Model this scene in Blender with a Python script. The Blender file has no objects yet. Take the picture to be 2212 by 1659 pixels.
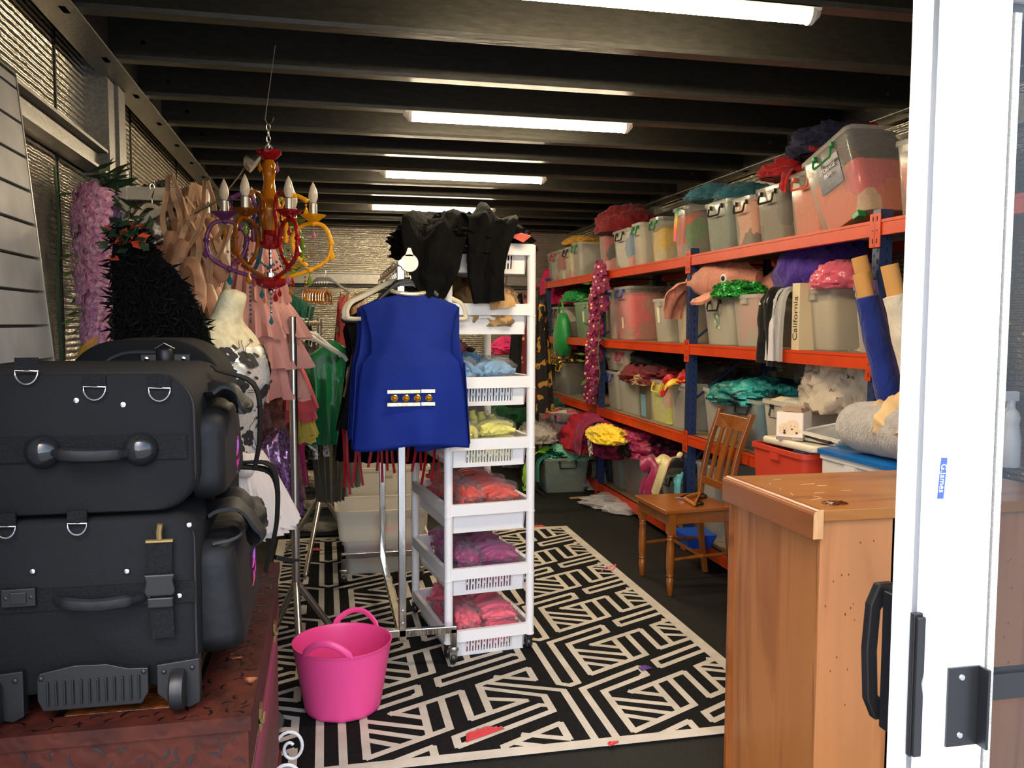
import bpy, bmesh, math, random
from mathutils import Vector as V, Matrix as Mx, noise
PI = math.pi
S = bpy.context.scene
COL = S.collection
R = math.radians
# ---------------------------------------------------------------- camera
FPX, YAW, PITCH, ROLL, EYE = 1848.0, R(12.32), R(3.99), R(.216), 1.5
fw = V((math.sin(YAW)*math.cos(PITCH), math.cos(YAW)*math.cos(PITCH), -math.sin(PITCH)))
r0 = V((math.cos(YAW), -math.sin(YAW), 0)); u0 = r0.cross(fw)
rt = math.cos(ROLL)*r0+math.sin(ROLL)*u0; up = math.cos(ROLL)*u0-math.sin(ROLL)*r0
CAM = V((0, 0, EYE))
cd = bpy.data.cameras.new('camera'); cam = bpy.data.objects.new('camera', cd); COL.objects.link(cam)
cam.matrix_world = Mx(((rt.x, up.x, -fw.x, 0), (rt.y, up.y, -fw.y, 0), (rt.z, up.z, -fw.z, EYE), (0, 0, 0, 1)))
cd.sensor_fit = 'HORIZONTAL'; cd.sensor_width = 36; cd.lens = 36*FPX/2212; cd.clip_start = .05; cd.clip_end = 200
S.camera = cam
def P(x, y, X=None, Y=None, Z=None):
    d = ((x-1106)/FPX)*rt+((829.5-y)/FPX)*up+fw
    t = (X-CAM.x)/d.x if X is not None else (Y-CAM.y)/d.y if Y is not None else (Z-CAM.z)/d.z
    return CAM+t*d
# ---------------------------------------------------------------- materials
MATS = {}
def nodes(name):
    m = bpy.data.materials.new(name); m.use_nodes = True
    nt = m.node_tree; b = nt.nodes['Principled BSDF']
    return m, nt, b
def L(nt, a, b): nt.links.new(a, b)
def texco(nt, stretch=(1, 1, 1), rot=(0, 0, 0), out='Object'):
    t = nt.nodes.new('ShaderNodeTexCoord'); mp = nt.nodes.new('ShaderNodeMapping')
    mp.inputs['Scale'].default_value = stretch; mp.inputs['Rotation'].default_value = rot
    L(nt, t.outputs[out], mp.inputs['Vector']); return mp.outputs['Vector']
def ntex(nt, vec, scale, detail=3, rough=.5, dist=0):
    n = nt.nodes.new('ShaderNodeTexNoise'); n.inputs['Scale'].default_value = scale
    n.inputs['Detail'].default_value = detail; n.inputs['Roughness'].default_value = rough
    n.inputs['Distortion'].default_value = dist
    L(nt, vec, n.inputs['Vector']); return n.outputs['Fac']
def ramp(nt, fac, stops, const=False):
    r = nt.nodes.new('ShaderNodeValToRGB'); cr = r.color_ramp
    cr.interpolation = 'CONSTANT' if const else 'LINEAR'
    while len(cr.elements) < len(stops): cr.elements.new(.5)
    for e, (p, c) in zip(cr.elements, stops):
        e.position = p; e.color = (c[0], c[1], c[2], 1)
    L(nt, fac, r.inputs['Fac']); return r.outputs['Color']
def bumpn(nt, b, h, strength, dist=.01):
    n = nt.nodes.new('ShaderNodeBump'); n.inputs['Strength'].default_value = strength
    n.inputs['Distance'].default_value = dist
    L(nt, h, n.inputs['Height']); L(nt, n.outputs['Normal'], b.inputs['Normal'])
def pm(name, col, rough=.5, metal=0, col2=None, ns=12, bump=0, bs=None, sheen=0, stretch=(1, 1, 1), lo=.35, hi=.65, coat=0, spec=None, det=3):
    if name in MATS: return MATS[name]
    m, nt, b = nodes(name)
    b.inputs['Base Color'].default_value = (*col, 1); b.inputs['Roughness'].default_value = rough
    b.inputs['Metallic'].default_value = metal
    if sheen: b.inputs['Sheen Weight'].default_value = sheen
    if coat: b.inputs['Coat Weight'].default_value = coat
    if spec is not None: b.inputs['Specular IOR Level'].default_value = spec
    if col2 or bump:
        v = texco(nt, stretch)
        if col2: L(nt, ramp(nt, ntex(nt, v, ns, det), [(lo, col), (hi, col2)]), b.inputs['Base Color'])
        if bump: bumpn(nt, b, ntex(nt, v, bs or ns, 4), bump)
    MATS[name] = m; return m
def cloth(name, col, rough=.85, var=.25, sheen=.15):          # woven fabric: colour mottling, fold and weave bump
    if name in MATS: return MATS[name]
    m, nt, b = nodes(name); dk = max(col) < .03
    b.inputs['Roughness'].default_value = rough; b.inputs['Sheen Weight'].default_value = 0 if dk else sheen; b.inputs['Specular IOR Level'].default_value = .12 if dk else .35
    v = texco(nt)
    c2 = tuple(c*(1-var) for c in col)
    L(nt, ramp(nt, ntex(nt, v, 9, 3), [(.35, c2), (.65, col)]), b.inputs['Base Color'])
    bumpn(nt, b, ntex(nt, texco(nt, (1, 1, .45)), 17, 4, .55, .9), .9, .022)
    MATS[name] = m; return m
def satin(name, col, rough=.35): 
    if name in MATS: return MATS[name]
    m, nt, b = nodes(name); b.inputs['Base Color'].default_value = (*col, 1); b.inputs['Roughness'].default_value = rough
    b.inputs['Sheen Weight'].default_value = .2
    bumpn(nt, b, ntex(nt, texco(nt, (1, 1, .3)), 14, 3, .5, .8), .6, .012); MATS[name] = m; return m
def sequin(name, col, col2, scale=140):
    if name in MATS: return MATS[name]
    m, nt, b = nodes(name); v = texco(nt)
    vo = nt.nodes.new('ShaderNodeTexVoronoi'); vo.inputs['Scale'].default_value = scale; L(nt, v, vo.inputs['Vector'])
    sp = nt.nodes.new('ShaderNodeSeparateColor'); L(nt, vo.outputs['Color'], sp.inputs['Color'])
    L(nt, ramp(nt, sp.outputs[0], [(.2, col), (.8, col2)]), b.inputs['Base Color'])
    b.inputs['Roughness'].default_value = .25; b.inputs['Metallic'].default_value = .6
    bumpn(nt, b, sp.outputs[1], .9, .006); MATS[name] = m; return m
def pal(name, cols, scale=6, rough=.85):                      # mixed garments: patches of several fabric colours
    if name in MATS: return MATS[name]
    m, nt, b = nodes(name); b.inputs['Roughness'].default_value = rough
    v = texco(nt); nz = nt.nodes.new('ShaderNodeTexNoise'); nz.inputs['Scale'].default_value = 7; L(nt, v, nz.inputs['Vector'])
    ad = nt.nodes.new('ShaderNodeVectorMath'); ad.operation = 'MULTIPLY_ADD'; ad.inputs[1].default_value = (.16, .16, .16)
    L(nt, nz.outputs['Color'], ad.inputs[0]); L(nt, v, ad.inputs[2])
    vo = nt.nodes.new('ShaderNodeTexVoronoi'); vo.inputs['Scale'].default_value = scale*1.15; L(nt, ad.outputs[0], vo.inputs['Vector'])
    sp = nt.nodes.new('ShaderNodeSeparateColor'); L(nt, vo.outputs['Color'], sp.inputs['Color'])
    n = len(cols); st = [(i/n, c) for i, c in enumerate(cols)]
    L(nt, ramp(nt, sp.outputs[0], st, True), b.inputs['Base Color'])
    bumpn(nt, b, ntex(nt, v, 20, 4, .55, .9), .8, .02); MATS[name] = m; return m
def film(name, fac, col=(.9, .9, .9), rough=.2, tint=(.97, .97, .97), bump=0, bs=30, edge=.5):  # thin plastic: transparent mixed with a lit surface
    if name in MATS: return MATS[name]
    m, nt, b = nodes(name); b.inputs['Base Color'].default_value = (*col, 1); b.inputs['Roughness'].default_value = rough
    t = nt.nodes.new('ShaderNodeBsdfTransparent'); t.inputs['Color'].default_value = (*tint, 1)
    mx = nt.nodes.new('ShaderNodeMixShader'); o = nt.nodes['Material Output']
    lw = nt.nodes.new('ShaderNodeLayerWeight'); lw.inputs['Blend'].default_value = .35
    ma = nt.nodes.new('ShaderNodeMath'); ma.operation = 'MULTIPLY_ADD'; ma.inputs[1].default_value = edge*(1-fac); ma.inputs[2].default_value = fac
    L(nt, lw.outputs['Facing'], ma.inputs[0]); L(nt, ma.outputs[0], mx.inputs[0])
    if bump: bumpn(nt, b, ntex(nt, texco(nt), bs, 3), bump)
    L(nt, t.outputs[0], mx.inputs[1]); L(nt, b.outputs[0], mx.inputs[2]); L(nt, mx.outputs[0], o.inputs['Surface'])
    MATS[name] = m; return m
def cglass(name, col, fac=.45):                               # coloured acrylic
    return film(name, fac, col, .08, tuple(.35+.65*c for c in col))
def wood(name, c1, c2, axis=(1, 1, .08), ns=9, rough=.4, coat=.25, knots=True):
    if name in MATS: return MATS[name]
    m, nt, b = nodes(name); b.inputs['Roughness'].default_value = rough; b.inputs['Coat Weight'].default_value = coat
    b.inputs['Coat Roughness'].default_value = .25
    v = texco(nt, axis); f = ntex(nt, v, ns, 4, .55, .9)
    c = ramp(nt, f, [(.3, c2), (.5, c1), (.62, tuple(.9*x for x in c1)), (.75, c2)])
    if knots:
        vo = nt.nodes.new('ShaderNodeTexVoronoi'); vo.inputs['Scale'].default_value = 3.2
        L(nt, texco(nt, tuple(.5 if a < .5 else 1.6 for a in axis)), vo.inputs['Vector'])
        k = ramp(nt, vo.outputs['Distance'], [(.03, (.18, .07, .02)), (.1, (1, 1, 1))])
        mx = nt.nodes.new('ShaderNodeMixRGB'); mx.blend_type = 'MULTIPLY'; mx.inputs[0].default_value = .8
        L(nt, c, mx.inputs[1]); L(nt, k, mx.inputs[2]); c = mx.outputs[0]
    L(nt, c, b.inputs['Base Color']); bumpn(nt, b, f, .15, .004); MATS[name] = m; return m
def emit(name, col, st):
    if name in MATS: return MATS[name]
    m, nt, b = nodes(name); b.inputs['Base Color'].default_value = (*col, 1)
    b.inputs['Emission Color'].default_value = (*col, 1); b.inputs['Emission Strength'].default_value = st
    MATS[name] = m; return m
# ---------------------------------------------------------------- mesh builder
class MB:
    def __init__(s): s.bm = bmesh.new(); s.mi = 0
    def _f(s, vs):
        try:
            f = s.bm.faces.new(vs); f.material_index = s.mi; return f
        except ValueError: return None
    def box(s, c, d, rot=None, top=(1, 1), shear=(0, 0)):
        c = V(c); vs = []
        for z in (-1, 1):
            k = top if z > 0 else (1, 1)
            for x, y in ((-1, -1), (1, -1), (1, 1), (-1, 1)):
                p = V((x*d[0]/2*k[0]+(shear[0] if z > 0 else 0), y*d[1]/2*k[1]+(shear[1] if z > 0 else 0), z*d[2]/2))
                if rot is not None: p = rot @ p
                vs.append(s.bm.verts.new(c+p))
        for q in ((3, 2, 1, 0), (4, 5, 6, 7), (0, 1, 5, 4), (1, 2, 6, 5), (2, 3, 7, 6), (3, 0, 4, 7)): s._f([vs[i] for i in q])
        return s
    def bar(s, a, b, w, h=None):                               # rectangular bar between two points
        a, b = V(a), V(b); d = b-a; q = d.to_track_quat('X', 'Z').to_matrix()
        return s.box((a+b)/2, (d.length, w, h or w), q)
    def loft(s, rings, cap=(True, True), closed=False):
        rs = [[s.bm.verts.new(V(p)) for p in r] for r in rings]; n = len(rs[0])
        k = len(rs)
        for i in range(k if closed else k-1):
            a, b = rs[i], rs[(i+1) % k]
            for j in range(n): s._f([a[j], a[(j+1) % n], b[(j+1) % n], b[j]])
        if not closed:
            if cap[0]: s._f(rs[0][::-1])
            if cap[1]: s._f(rs[-1])
        return s
    def tube(s, pts, r, n=8, closed=False, sq=1.0):
        pts = [V(p) for p in pts]; k = len(pts); rings = []; prev = None
        for i, p in enumerate(pts):
            if closed: t = pts[(i+1) % k]-pts[i-1]
            else: t = pts[min(i+1, k-1)]-pts[max(i-1, 0)]
            if t.length < 1e-9: t = V((0, 0, 1))
            t.normalize()
            if prev is None:
                prev = t.orthogonal().normalized()
                if abs(t.z) < .9: prev = (V((0, 0, 1))-t*t.z).normalized()
            else:
                prev = prev-t*prev.dot(t)
                prev = prev.normalized() if prev.length > 1e-6 else t.orthogonal().normalized()
            bn = t.cross(prev); rr = r[i] if isinstance(r, (list, tuple)) else r
            rings.append([p+rr*(math.cos(2*PI*j/n)*prev+sq*math.sin(2*PI*j/n)*bn) for j in range(n)])
        return s.loft(rings, closed=closed)
    def lathe(s, prof, c=(0, 0, 0), n=24, rot=None, cap=(True, True), fn=None):
        c = V(c); rings = []
        for i, (r, z) in enumerate(prof):
            ring = []
            for j in range(n):
                a = 2*PI*j/n; k = fn(a, i) if fn else 1
                p = V((r*k*math.cos(a), r*k*math.sin(a), z))
                ring.append(c+(rot @ p if rot is not None else p))
            rings.append(ring)
        return s.loft(rings, cap)
    def ball(s, c, r, n=10, rot=None):
        r = (r, r, r) if not isinstance(r, (tuple, list)) else r
        pr = [(max(1e-4, math.sin(PI*i/n)), -math.cos(PI*i/n)) for i in range(n+1)]
        m = Mx.Diagonal(V(r))
        if rot is not None: m = rot @ m
        return s.lathe(pr, c, n*2 if n < 9 else 16, m)
    def prism(s, pts, off):                                    # closed outline (3D points) extruded by off
        a = [s.bm.verts.new(V(p)) for p in pts]; b = [s.bm.verts.new(V(p)+V(off)) for p in pts]; n = len(pts)
        s._f(a[::-1]); s._f(b)
        for i in range(n): s._f([a[i], a[(i+1) % n], b[(i+1) % n], b[i]])
        return s
    def face(s, pts): s._f([s.bm.verts.new(V(p)) for p in pts]); return s
    def grid(s, fn, nu, nv):
        vs = [[s.bm.verts.new(V(fn(i/nu, j/nv))) for i in range(nu+1)] for j in range(nv+1)]
        for j in range(nv):
            for i in range(nu): s._f([vs[j][i], vs[j][i+1], vs[j+1][i+1], vs[j+1][i]])
        return s
    def blob(s, c, r, amp=.12, fr=4, seed=0, flat=True, n=36, ridge=True, fold=.13):   # crumpled cloth heap
        c = V(c); o = V((seed*7.31, seed*3.7, seed*1.9)); m = max(r)
        def f(u, v):
            th = PI*v; ph = 2*PI*u
            d = V((math.sin(th)*math.cos(ph), math.sin(th)*math.sin(ph), math.cos(th)))
            h = noise.noise(d*fr*.5+o)*.9
            h2 = noise.noise(d*fr+o*2)
            h += (.5-abs(h2)) if ridge else h2*.6
            w_ = V((noise.noise(d*2+o), noise.noise(d*2-o), h2))*.35
            h += .75*(.3-abs(noise.noise((d+w_)*fr*1.7+o*3)))+.4*(.25-abs(noise.noise((d-w_)*fr*3.3+o)))
            f_ = noise.noise((d+w_*1.6)*fr*1.1+o*5); g_ = noise.noise((d+w_*1.2)*fr*2.6-o*2)
            k = 1+amp*h+fold*((.5-abs(f_)*1.6)+.55*(.4-abs(g_)*1.6))
            z = d.z*r[2]*k
            if flat and z < -.35*r[2]: z = -.35*r[2]
            return c+V((d.x*r[0]*k, d.y*r[1]*k, z+(.35*r[2] if flat else 0)))
        ng = n*2; rows = []
        for j in range(1, n):
            rows.append([f(i/ng, j/n) for i in range(ng)])
        return s.loft([x[::-1] for x in rows])
    def build(s, name, mats=None, parent=None, smooth=35, bevel=None, solid=0, sub=0, loc=None, rot=None):
        bm = s.bm; bmesh.ops.recalc_face_normals(bm, faces=bm.faces[:])
        me = bpy.data.meshes.new(name); bm.to_mesh(me); bm.free()
        if smooth:
            me.polygons.foreach_set('use_smooth', [True]*len(me.polygons))
            if smooth < 180: me.set_sharp_from_angle(angle=R(smooth))
        for m in (mats if isinstance(mats, (list, tuple)) else [mats]):
            if m: me.materials.append(m)
        o = bpy.data.objects.new(name, me); COL.objects.link(o)
        if parent: o.parent = parent
        if loc is not None: o.location = loc
        if rot is not None: o.rotation_euler = rot
        if solid:
            d = o.modifiers.new('solid', 'SOLIDIFY'); d.thickness = solid; d.offset = 0
        if bevel:
            d = o.modifiers.new('bevel', 'BEVEL'); d.width = bevel[0]; d.segments = bevel[1]; d.limit_method = 'ANGLE'; d.angle_limit = R(40)
        if sub:
            d = o.modifiers.new('sub', 'SUBSURF'); d.levels = sub; d.render_levels = sub
        return o
def tag(o, label=None, cat=None, group=None, kind=None):
    if label: o['label'] = label
    if cat: o['category'] = cat
    if group: o['group'] = group
    if kind: o['kind'] = kind
    return o
def empty(name, label, cat, loc=(0, 0, 0), rz=0, group=None, kind=None, rot=None):
    o = bpy.data.objects.new(name, None); COL.objects.link(o); o.empty_display_size = .1
    o.location = loc; o.rotation_euler = rot or (0, 0, rz)
    return tag(o, label, cat, group, kind)
KIDS = {}
def kids(o): return [c for c in bpy.data.objects if c.parent == o]
def dup(o, loc=None, rot=None, label=None, group=None, parent=None, scale=None):
    c = o.copy(); COL.objects.link(c)
    if parent: c.parent = parent
    for k in kids(o): dup(k, parent=c)
    if loc is not None: c.location = loc
    if rot is not None: c.rotation_euler = rot
    if label: c['label'] = label
    if group: c['group'] = group
    if scale: c.scale = scale
    return c
def struct(o): o['kind'] = 'structure'; return o
def text(body, size, loc, rot, m, parent=None, name='lettering', ext=.0004, align='CENTER'):
    c = bpy.data.curves.new(name, 'FONT'); c.body = body; c.size = size; c.extrude = ext; c.align_x = align; c.align_y = 'CENTER'
    t = bpy.data.objects.new(name, c); COL.objects.link(t); bpy.context.view_layer.update()
    me = bpy.data.meshes.new_from_object(t.evaluated_get(bpy.context.evaluated_depsgraph_get())); bpy.data.objects.remove(t)
    me.materials.clear(); me.materials.append(m)
    o = bpy.data.objects.new(name, me); COL.objects.link(o); o.location = loc; o.rotation_euler = rot
    if parent: o.parent = parent
    return o
def bez(p, n=16):                                              # Catmull-Rom through points
    p = [V(q) for q in p]; out = []
    q = [p[0]*2-p[1]]+p+[p[-1]*2-p[-2]]
    for i in range(1, len(q)-2):
        for k in range(n):
            t = k/n; a, b, c, d = q[i-1], q[i], q[i+1], q[i+2]
            out.append(.5*((2*b)+(c-a)*t+(2*a-5*b+4*c-d)*t*t+(3*b-a-3*c+d)*t**3))
    out.append(p[-1]); return out
def rotm(x=0, y=0, z=0): return Mx.Rotation(z, 3, 'Z') @ Mx.Rotation(y, 3, 'Y') @ Mx.Rotation(x, 3, 'X')
def lerp(a, b, t): return a+(b-a)*t
def interp(tab, x):
    if x <= tab[0][0]: return tab[0][1]
    for (a, va), (b, vb) in zip(tab, tab[1:]):
        if x <= b: return va+(vb-va)*(x-a)/(b-a)
    return tab[-1][1]
def C(r, g, b): return tuple(((x/255)/12.92 if x <= 10 else ((x/255+.055)/1.055)**2.4) for x in (r, g, b))
# common materials
BLACKP = pm('black_plastic', (.012, .012, .013), .35)
CHROME = pm('chrome', (.75, .75, .74), .12, 1)
STEEL = pm('brushed_steel', (.5, .5, .49), .28, 1)
GALV = pm('galvanised_steel', (.22, .215, .2), .42, .85, (.30, .295, .275), 90, .15, 60)
WHITEP = pm('white_plastic', (.82, .82, .84), .3)
CREAM = pm('cream_flocking', (.72, .66, .5), .8)
FROST = film('frosted_plastic', .46, (.60, .585, .53), .4, (.9, .9, .88))
CLEAR = film('clear_plastic', .20, (.62, .62, .58), .15, (.95, .95, .93))
BAGFILM = film('bag_film', .05, (.7, .7, .72), .10, (.98, .98, .98), .8, 40, .18)
BLACKC = cloth('black_cloth', (.012, .012, .013), .9)
# ================================================================ ROOM
def foil(name, tint):
    m, nt, b = nodes(name)
    b.inputs['Base Color'].default_value = (*tint, 1); b.inputs['Metallic'].default_value = .85; b.inputs['Roughness'].default_value = .24
    v = texco(nt, (1, 1, 1)); w = nt.nodes.new('ShaderNodeTexWave'); w.bands_direction = 'Z'; w.inputs['Scale'].default_value = 13
    w.inputs['Distortion'].default_value = 1.6; w.inputs['Detail'].default_value = 2; w.inputs['Detail Scale'].default_value = 2.5
    L(nt, v, w.inputs['Vector'])
    n = ntex(nt, texco(nt, (1, 1, 5)), 16, 4, .6)
    a = nt.nodes.new('ShaderNodeMath'); a.operation = 'MULTIPLY_ADD'; a.inputs[1].default_value = .45
    L(nt, n, a.inputs[0]); L(nt, w.outputs['Fac'], a.inputs[2]); bumpn(nt, b, a.outputs[0], .55, .012)
    return m
FOIL = foil('foil_insulation', (.88, .82, .68))
JOIST = pm('joist_steel', (.025, .0245, .019), .40, .35, (.037, .035, .027), 60, .12, 50, stretch=(.3, 1, 1))
DECK = pm('roof_deck', (.06, .06, .055), .6, .4)
RUBBER = pm('rubber_floor', (.0065, .0075, .0065), .62, 0, (.011, .012, .0105), 120, .25, 160, spec=.25)
CONC = pm('concrete', (.34, .335, .32), .9, 0, (.28, .275, .26), 3, .1, 40)
def slab(name, c, d, m, kind='structure'):
    return tag(MB().box(c, d).build(name, m, smooth=0), kind=kind)
slab('floor', (.975, 5.5, -.05), (4.05, 8.6, .1), RUBBER)
slab('ground', (2, -8.85, -.07), (40, 20, .1), CONC)
slab('wall_left', (-1.03, 5.5, 1.4), (.06, 8.6, 2.8), FOIL)
slab('wall_right', (2.98, 5.5, 1.4), (.06, 8.6, 2.8), FOIL)
slab('wall_back', (.975, 9.79, 1.4), (4.05, .06, 2.8), FOIL)
slab('ceiling', (.975, 5.5, 2.81), (4.05, 8.6, .06), DECK)
slab('wall_front', (2.72, 1.28, 1.05), (.58, .1, 2.1), pm('wall_paint', (.75, .75, .73), .8))
slab('trim_1', (.975, 1.28, 2.46), (4.05, .12, .64), pm('header_paint', (.75, .75, .73), .8))
tn = [1]
def trim(mb, m, **k):
    tn[0] += 1; return struct(mb.build('trim_%d' % tn[0], m, smooth=0, **k))
# ceiling joists: C sections across the room, bottom flange with a small lip
for k in range(-1, 13):
    y = 2.62+.566*k
    b = MB(); x0, x1 = -.86, 2.86
    prof = [(y, 2.78), (y, 2.57), (y+.006, 2.555), (y+.075, 2.555), (y+.078, 2.58), (y+.075, 2.58), (y+.072, 2.56), (y+.008, 2.56), (y+.003, 2.572), (y+.003, 2.78)]
    b.prism([(x0, p, z) for p, z in prof], (x1-x0, 0, 0))
    trim(b, JOIST)
    for xx in (-.70, 2.68):                                     # bolt pairs holding each joist end
        for zz in (2.62, 2.70):
            b = MB(); b.lathe([(.011, -.006), (.011, 0)], (xx, y-.001, zz), 6, rotm(x=PI/2)); trim(b, CHROME)
# wall rails, wall posts, girts
for xa, xb in ((-.93, -.83), (2.80, 2.9)):
    trim(MB().box(((xa+xb)/2, 5.5, 2.66), (xb-xa, 8.5, .21)), GALV)
    s = 1 if xa < 0 else -1
    trim(MB().box(((xb if s > 0 else xa)+s*.012, 5.5, 2.553), (.03, 8.5, .006)), GALV)
for y in (4.17, 7.3): trim(MB().box((-.95, y, 1.39), (.1, .26 if y < 5 else .12, 2.78)).box((-.893, y+.06, 1.39), (.015, .13, 2.7)), GALV)
for y in (4.9, 7.3, 9.0): trim(MB().box((2.91, y, 1.39), (.08, .09, 2.78)), GALV)
def girt(p, q, w=.09):
    b = MB(); b.bar(p, q, .05, w)
    return trim(b, GALV)
girt((-.97, 1.35, 2.19), (-.97, 4.04, 2.19)); trim(MB().box((-.93, 2.7, 2.235), (.05, 2.7, .012)).box((-.93, 2.7, 2.145), (.05, 2.7, .012)), GALV)
girt((-.97, 4.3, 2.08), (-.97, 9.7, 2.08)); girt((-.97, 1.35, 1.1), (-.97, 9.7, 1.1))
girt((2.92, 1.35, 2.42), (2.92, 9.7, 2.42), .12); girt((2.92, 1.35, 1.15), (2.92, 9.7, 1.15))
b = MB(); b.box((.97, 9.73, 2.0), (3.9, .05, .11)).box((.97, 9.70, 2.06), (3.9, .06, .012)); trim(b, GALV)
b = MB(); b.box((.97, 9.73, 1.0), (3.9, .05, .11)); trim(b, GALV)
TAPE = pm('foil_tape', (.035, .035, .03), .5, .6)
for y in (3.64, 4.95, 6.4, 8.0): trim(MB().box((-.997, y, 1.9), (.006, .014, 1.7)), TAPE)
for x in (.82, 2.15): trim(MB().box((x, 9.757, 1.6), (.012, .006, 2.2)), TAPE)
# ---------------------------------------------------------------- LED battens
LEDM = emit('led_diffuser', (1, .80, .53), 40.0)
CAPM = pm('batten_body', (.8, .77, .7), .4)
pos = ['nearest the doorway and largest', 'second from the doorway', 'third from the doorway', 'farthest, just above the black clothes pile']
for i, (y, x0, x1) in enumerate(((2.66, .45, 1.60), (4.345, .42, 1.56), (6.03, .41, 1.535), (7.73, .41, 1.5))):
    e = empty('ceiling_light', 'lit warm LED batten, '+pos[i], 'light', ((x0+x1)/2, y, 2.55), group='LED battens on the ceiling')
    w = x1-x0
    b = MB(); b.prism([(-w/2-.02, .035, 0), (-w/2-.02, -.035, 0), (-w/2, -.03, -.03), (-w/2+.02, -.03, -.045), (-w/2+.02, .03, -.045), (-w/2, .03, -.03)][:1]+[(-w/2-.02, -.035, 0), (-w/2-.02, -.03, -.008), (-w/2-.02, .03, -.008)], (w+.04, 0, 0)); b.build('housing', CAPM, e, smooth=0)
    b = MB(); n = 8
    rings = [[(x, .029*math.cos(PI*j/n)*k, -.008-.037*math.sin(PI*j/n)*k) for j in range(n+1)] for x, k in ((-w/2, .92), (-w/2+.01, 1), (w/2-.01, 1), (w/2, .92))]
    b.loft(rings); b.build('diffuser', LEDM, e)
    for s in (-1, 1):
        b = MB(); rings = [[(s*(w/2+dx), .033*math.cos(PI*j/n)*k, -.006-.042*math.sin(PI*j/n)*k) for j in range(n+1)] for dx, k in ((-.012, 1.02), (.004, 1), (.03, .35))]
        b.loft(rings); b.build('end_cap', CAPM, e)
# ---------------------------------------------------------------- rug
def clip(poly, ax, lim, keep_less):
    out = []
    for i in range(len(poly)):
        a, b = poly[i-1], poly[i]
        ia = (a[ax] <= lim) == keep_less; ib = (b[ax] <= lim) == keep_less
        if ia != ib:
            t = (lim-a[ax])/(b[ax]-a[ax]); out.append((a[0]+(b[0]-a[0])*t, a[1]+(b[1]-a[1])*t))
        if ib: out.append(b)
    return out
RX0, RX1, RY0, RY1, BW = -.33, 1.735, 2.80, 6.03, .055
e = empty('area_rug', 'black and cream geometric patterned rug lying on the black rubber floor', 'rug')
RUGB = pm('rug_black', (.0075, .0075, .0078), .95, 0, (.012, .012, .0115), 60, .5, 300, spec=.1)
RUGW = pm('rug_cream', (.60, .55, .47), .95, 0, (.50, .46, .39), 8, .5, 300)
b = MB(); b.box(((RX0+RX1)/2, (RY0+RY1)/2, .004), (RX1-RX0, RY1-RY0, .008)); b.build('backing', RUGB, e, smooth=0)
ST = [[(1.325, 3.355), (1.325, 3.44), (1.015, 3.273), (1.015, 2.815), (.975, 2.795), (.935, 2.82), (.935, 3.275), (.655, 3.405)],
      [(1.325, 3.355), (1.095, 3.235), (1.095, 2.885), (1.405, 3.045), (1.405, 3.305)], [(1.31, 3.365), (1.325, 3.35)],
      [(1.20, 3.205), (1.495, 3.352), (1.495, 3.10), (1.735, 3.215), (1.575, 3.265)], [(1.325, 3.265), (1.325, 3.015)],
      [(1.20, 3.212), (1.325, 3.145)], [(1.11, 3.16), (1.325, 3.058)], [(1.11, 3.085), (1.28, 2.995)], [(1.11, 3.01), (1.2, 2.955)],
      [(1.575, 3.15), (1.575, 3.395), (1.815, 3.523), (1.815, 3.40), (1.66, 3.465)],
      [(1.575, 3.37), (1.815, 3.243), (1.815, 3.105), (1.415, 2.9), (1.415, 2.972), (1.78, 3.165), (1.815, 3.155)]]
W = .03
c = MB()
zc = [0]
def addp(p):
    zc[0] += 1; z = .0086+.00003*(zc[0] % 37)
    for ax, lim, kl in ((0, RX0+BW, False), (0, RX1-BW, True), (1, RY0+BW-.01, False), (1, RY1-BW, True)):
        p = clip(p, ax, lim, kl)
        if len(p) < 3: return
    c.face([(x, y, z) for x, y in p])
for ki in range(-3, 2):
    for kj in range(-2, 7):
        ox, oy = .97*ki, .5225*kj
        for st in ST:
            for (xa, ya), (xb, yb) in zip(st, st[1:]):
                if ox+max(xa, xb) < RX0 or ox+min(xa, xb) > RX1 or oy+max(ya, yb) < RY0-.05 or oy+min(ya, yb) > RY1+.05: continue
                dx, dy = xb-xa, yb-ya; l = math.hypot(dx, dy); dx, dy = dx/l, dy/l
                k = W/2
                nx, ny = -dy*k, dx*k; ex, ey = dx*k*.55, dy*k*.55
                addp([(xa+nx-ex+ox, ya+ny-ey+oy), (xb+nx+ex+ox, yb+ny+ey+oy), (xb-nx+ex+ox, yb-ny+ey+oy), (xa-nx-ex+ox, ya-ny-ey+oy)])
for kk, (x0, x1, y0, y1) in enumerate(((RX0, RX1, RY0, RY0+BW), (RX0, RX1, RY1-BW, RY1), (RX0, RX0+BW, RY0, RY1), (RX1-BW, RX1, RY0, RY1))):
    c.box(((x0+x1)/2, (y0+y1)/2, .005), (x1-x0, y1-y0, .0102+.0002*kk))
c.build('cream_pattern', RUGW, e, smooth=0)
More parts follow.
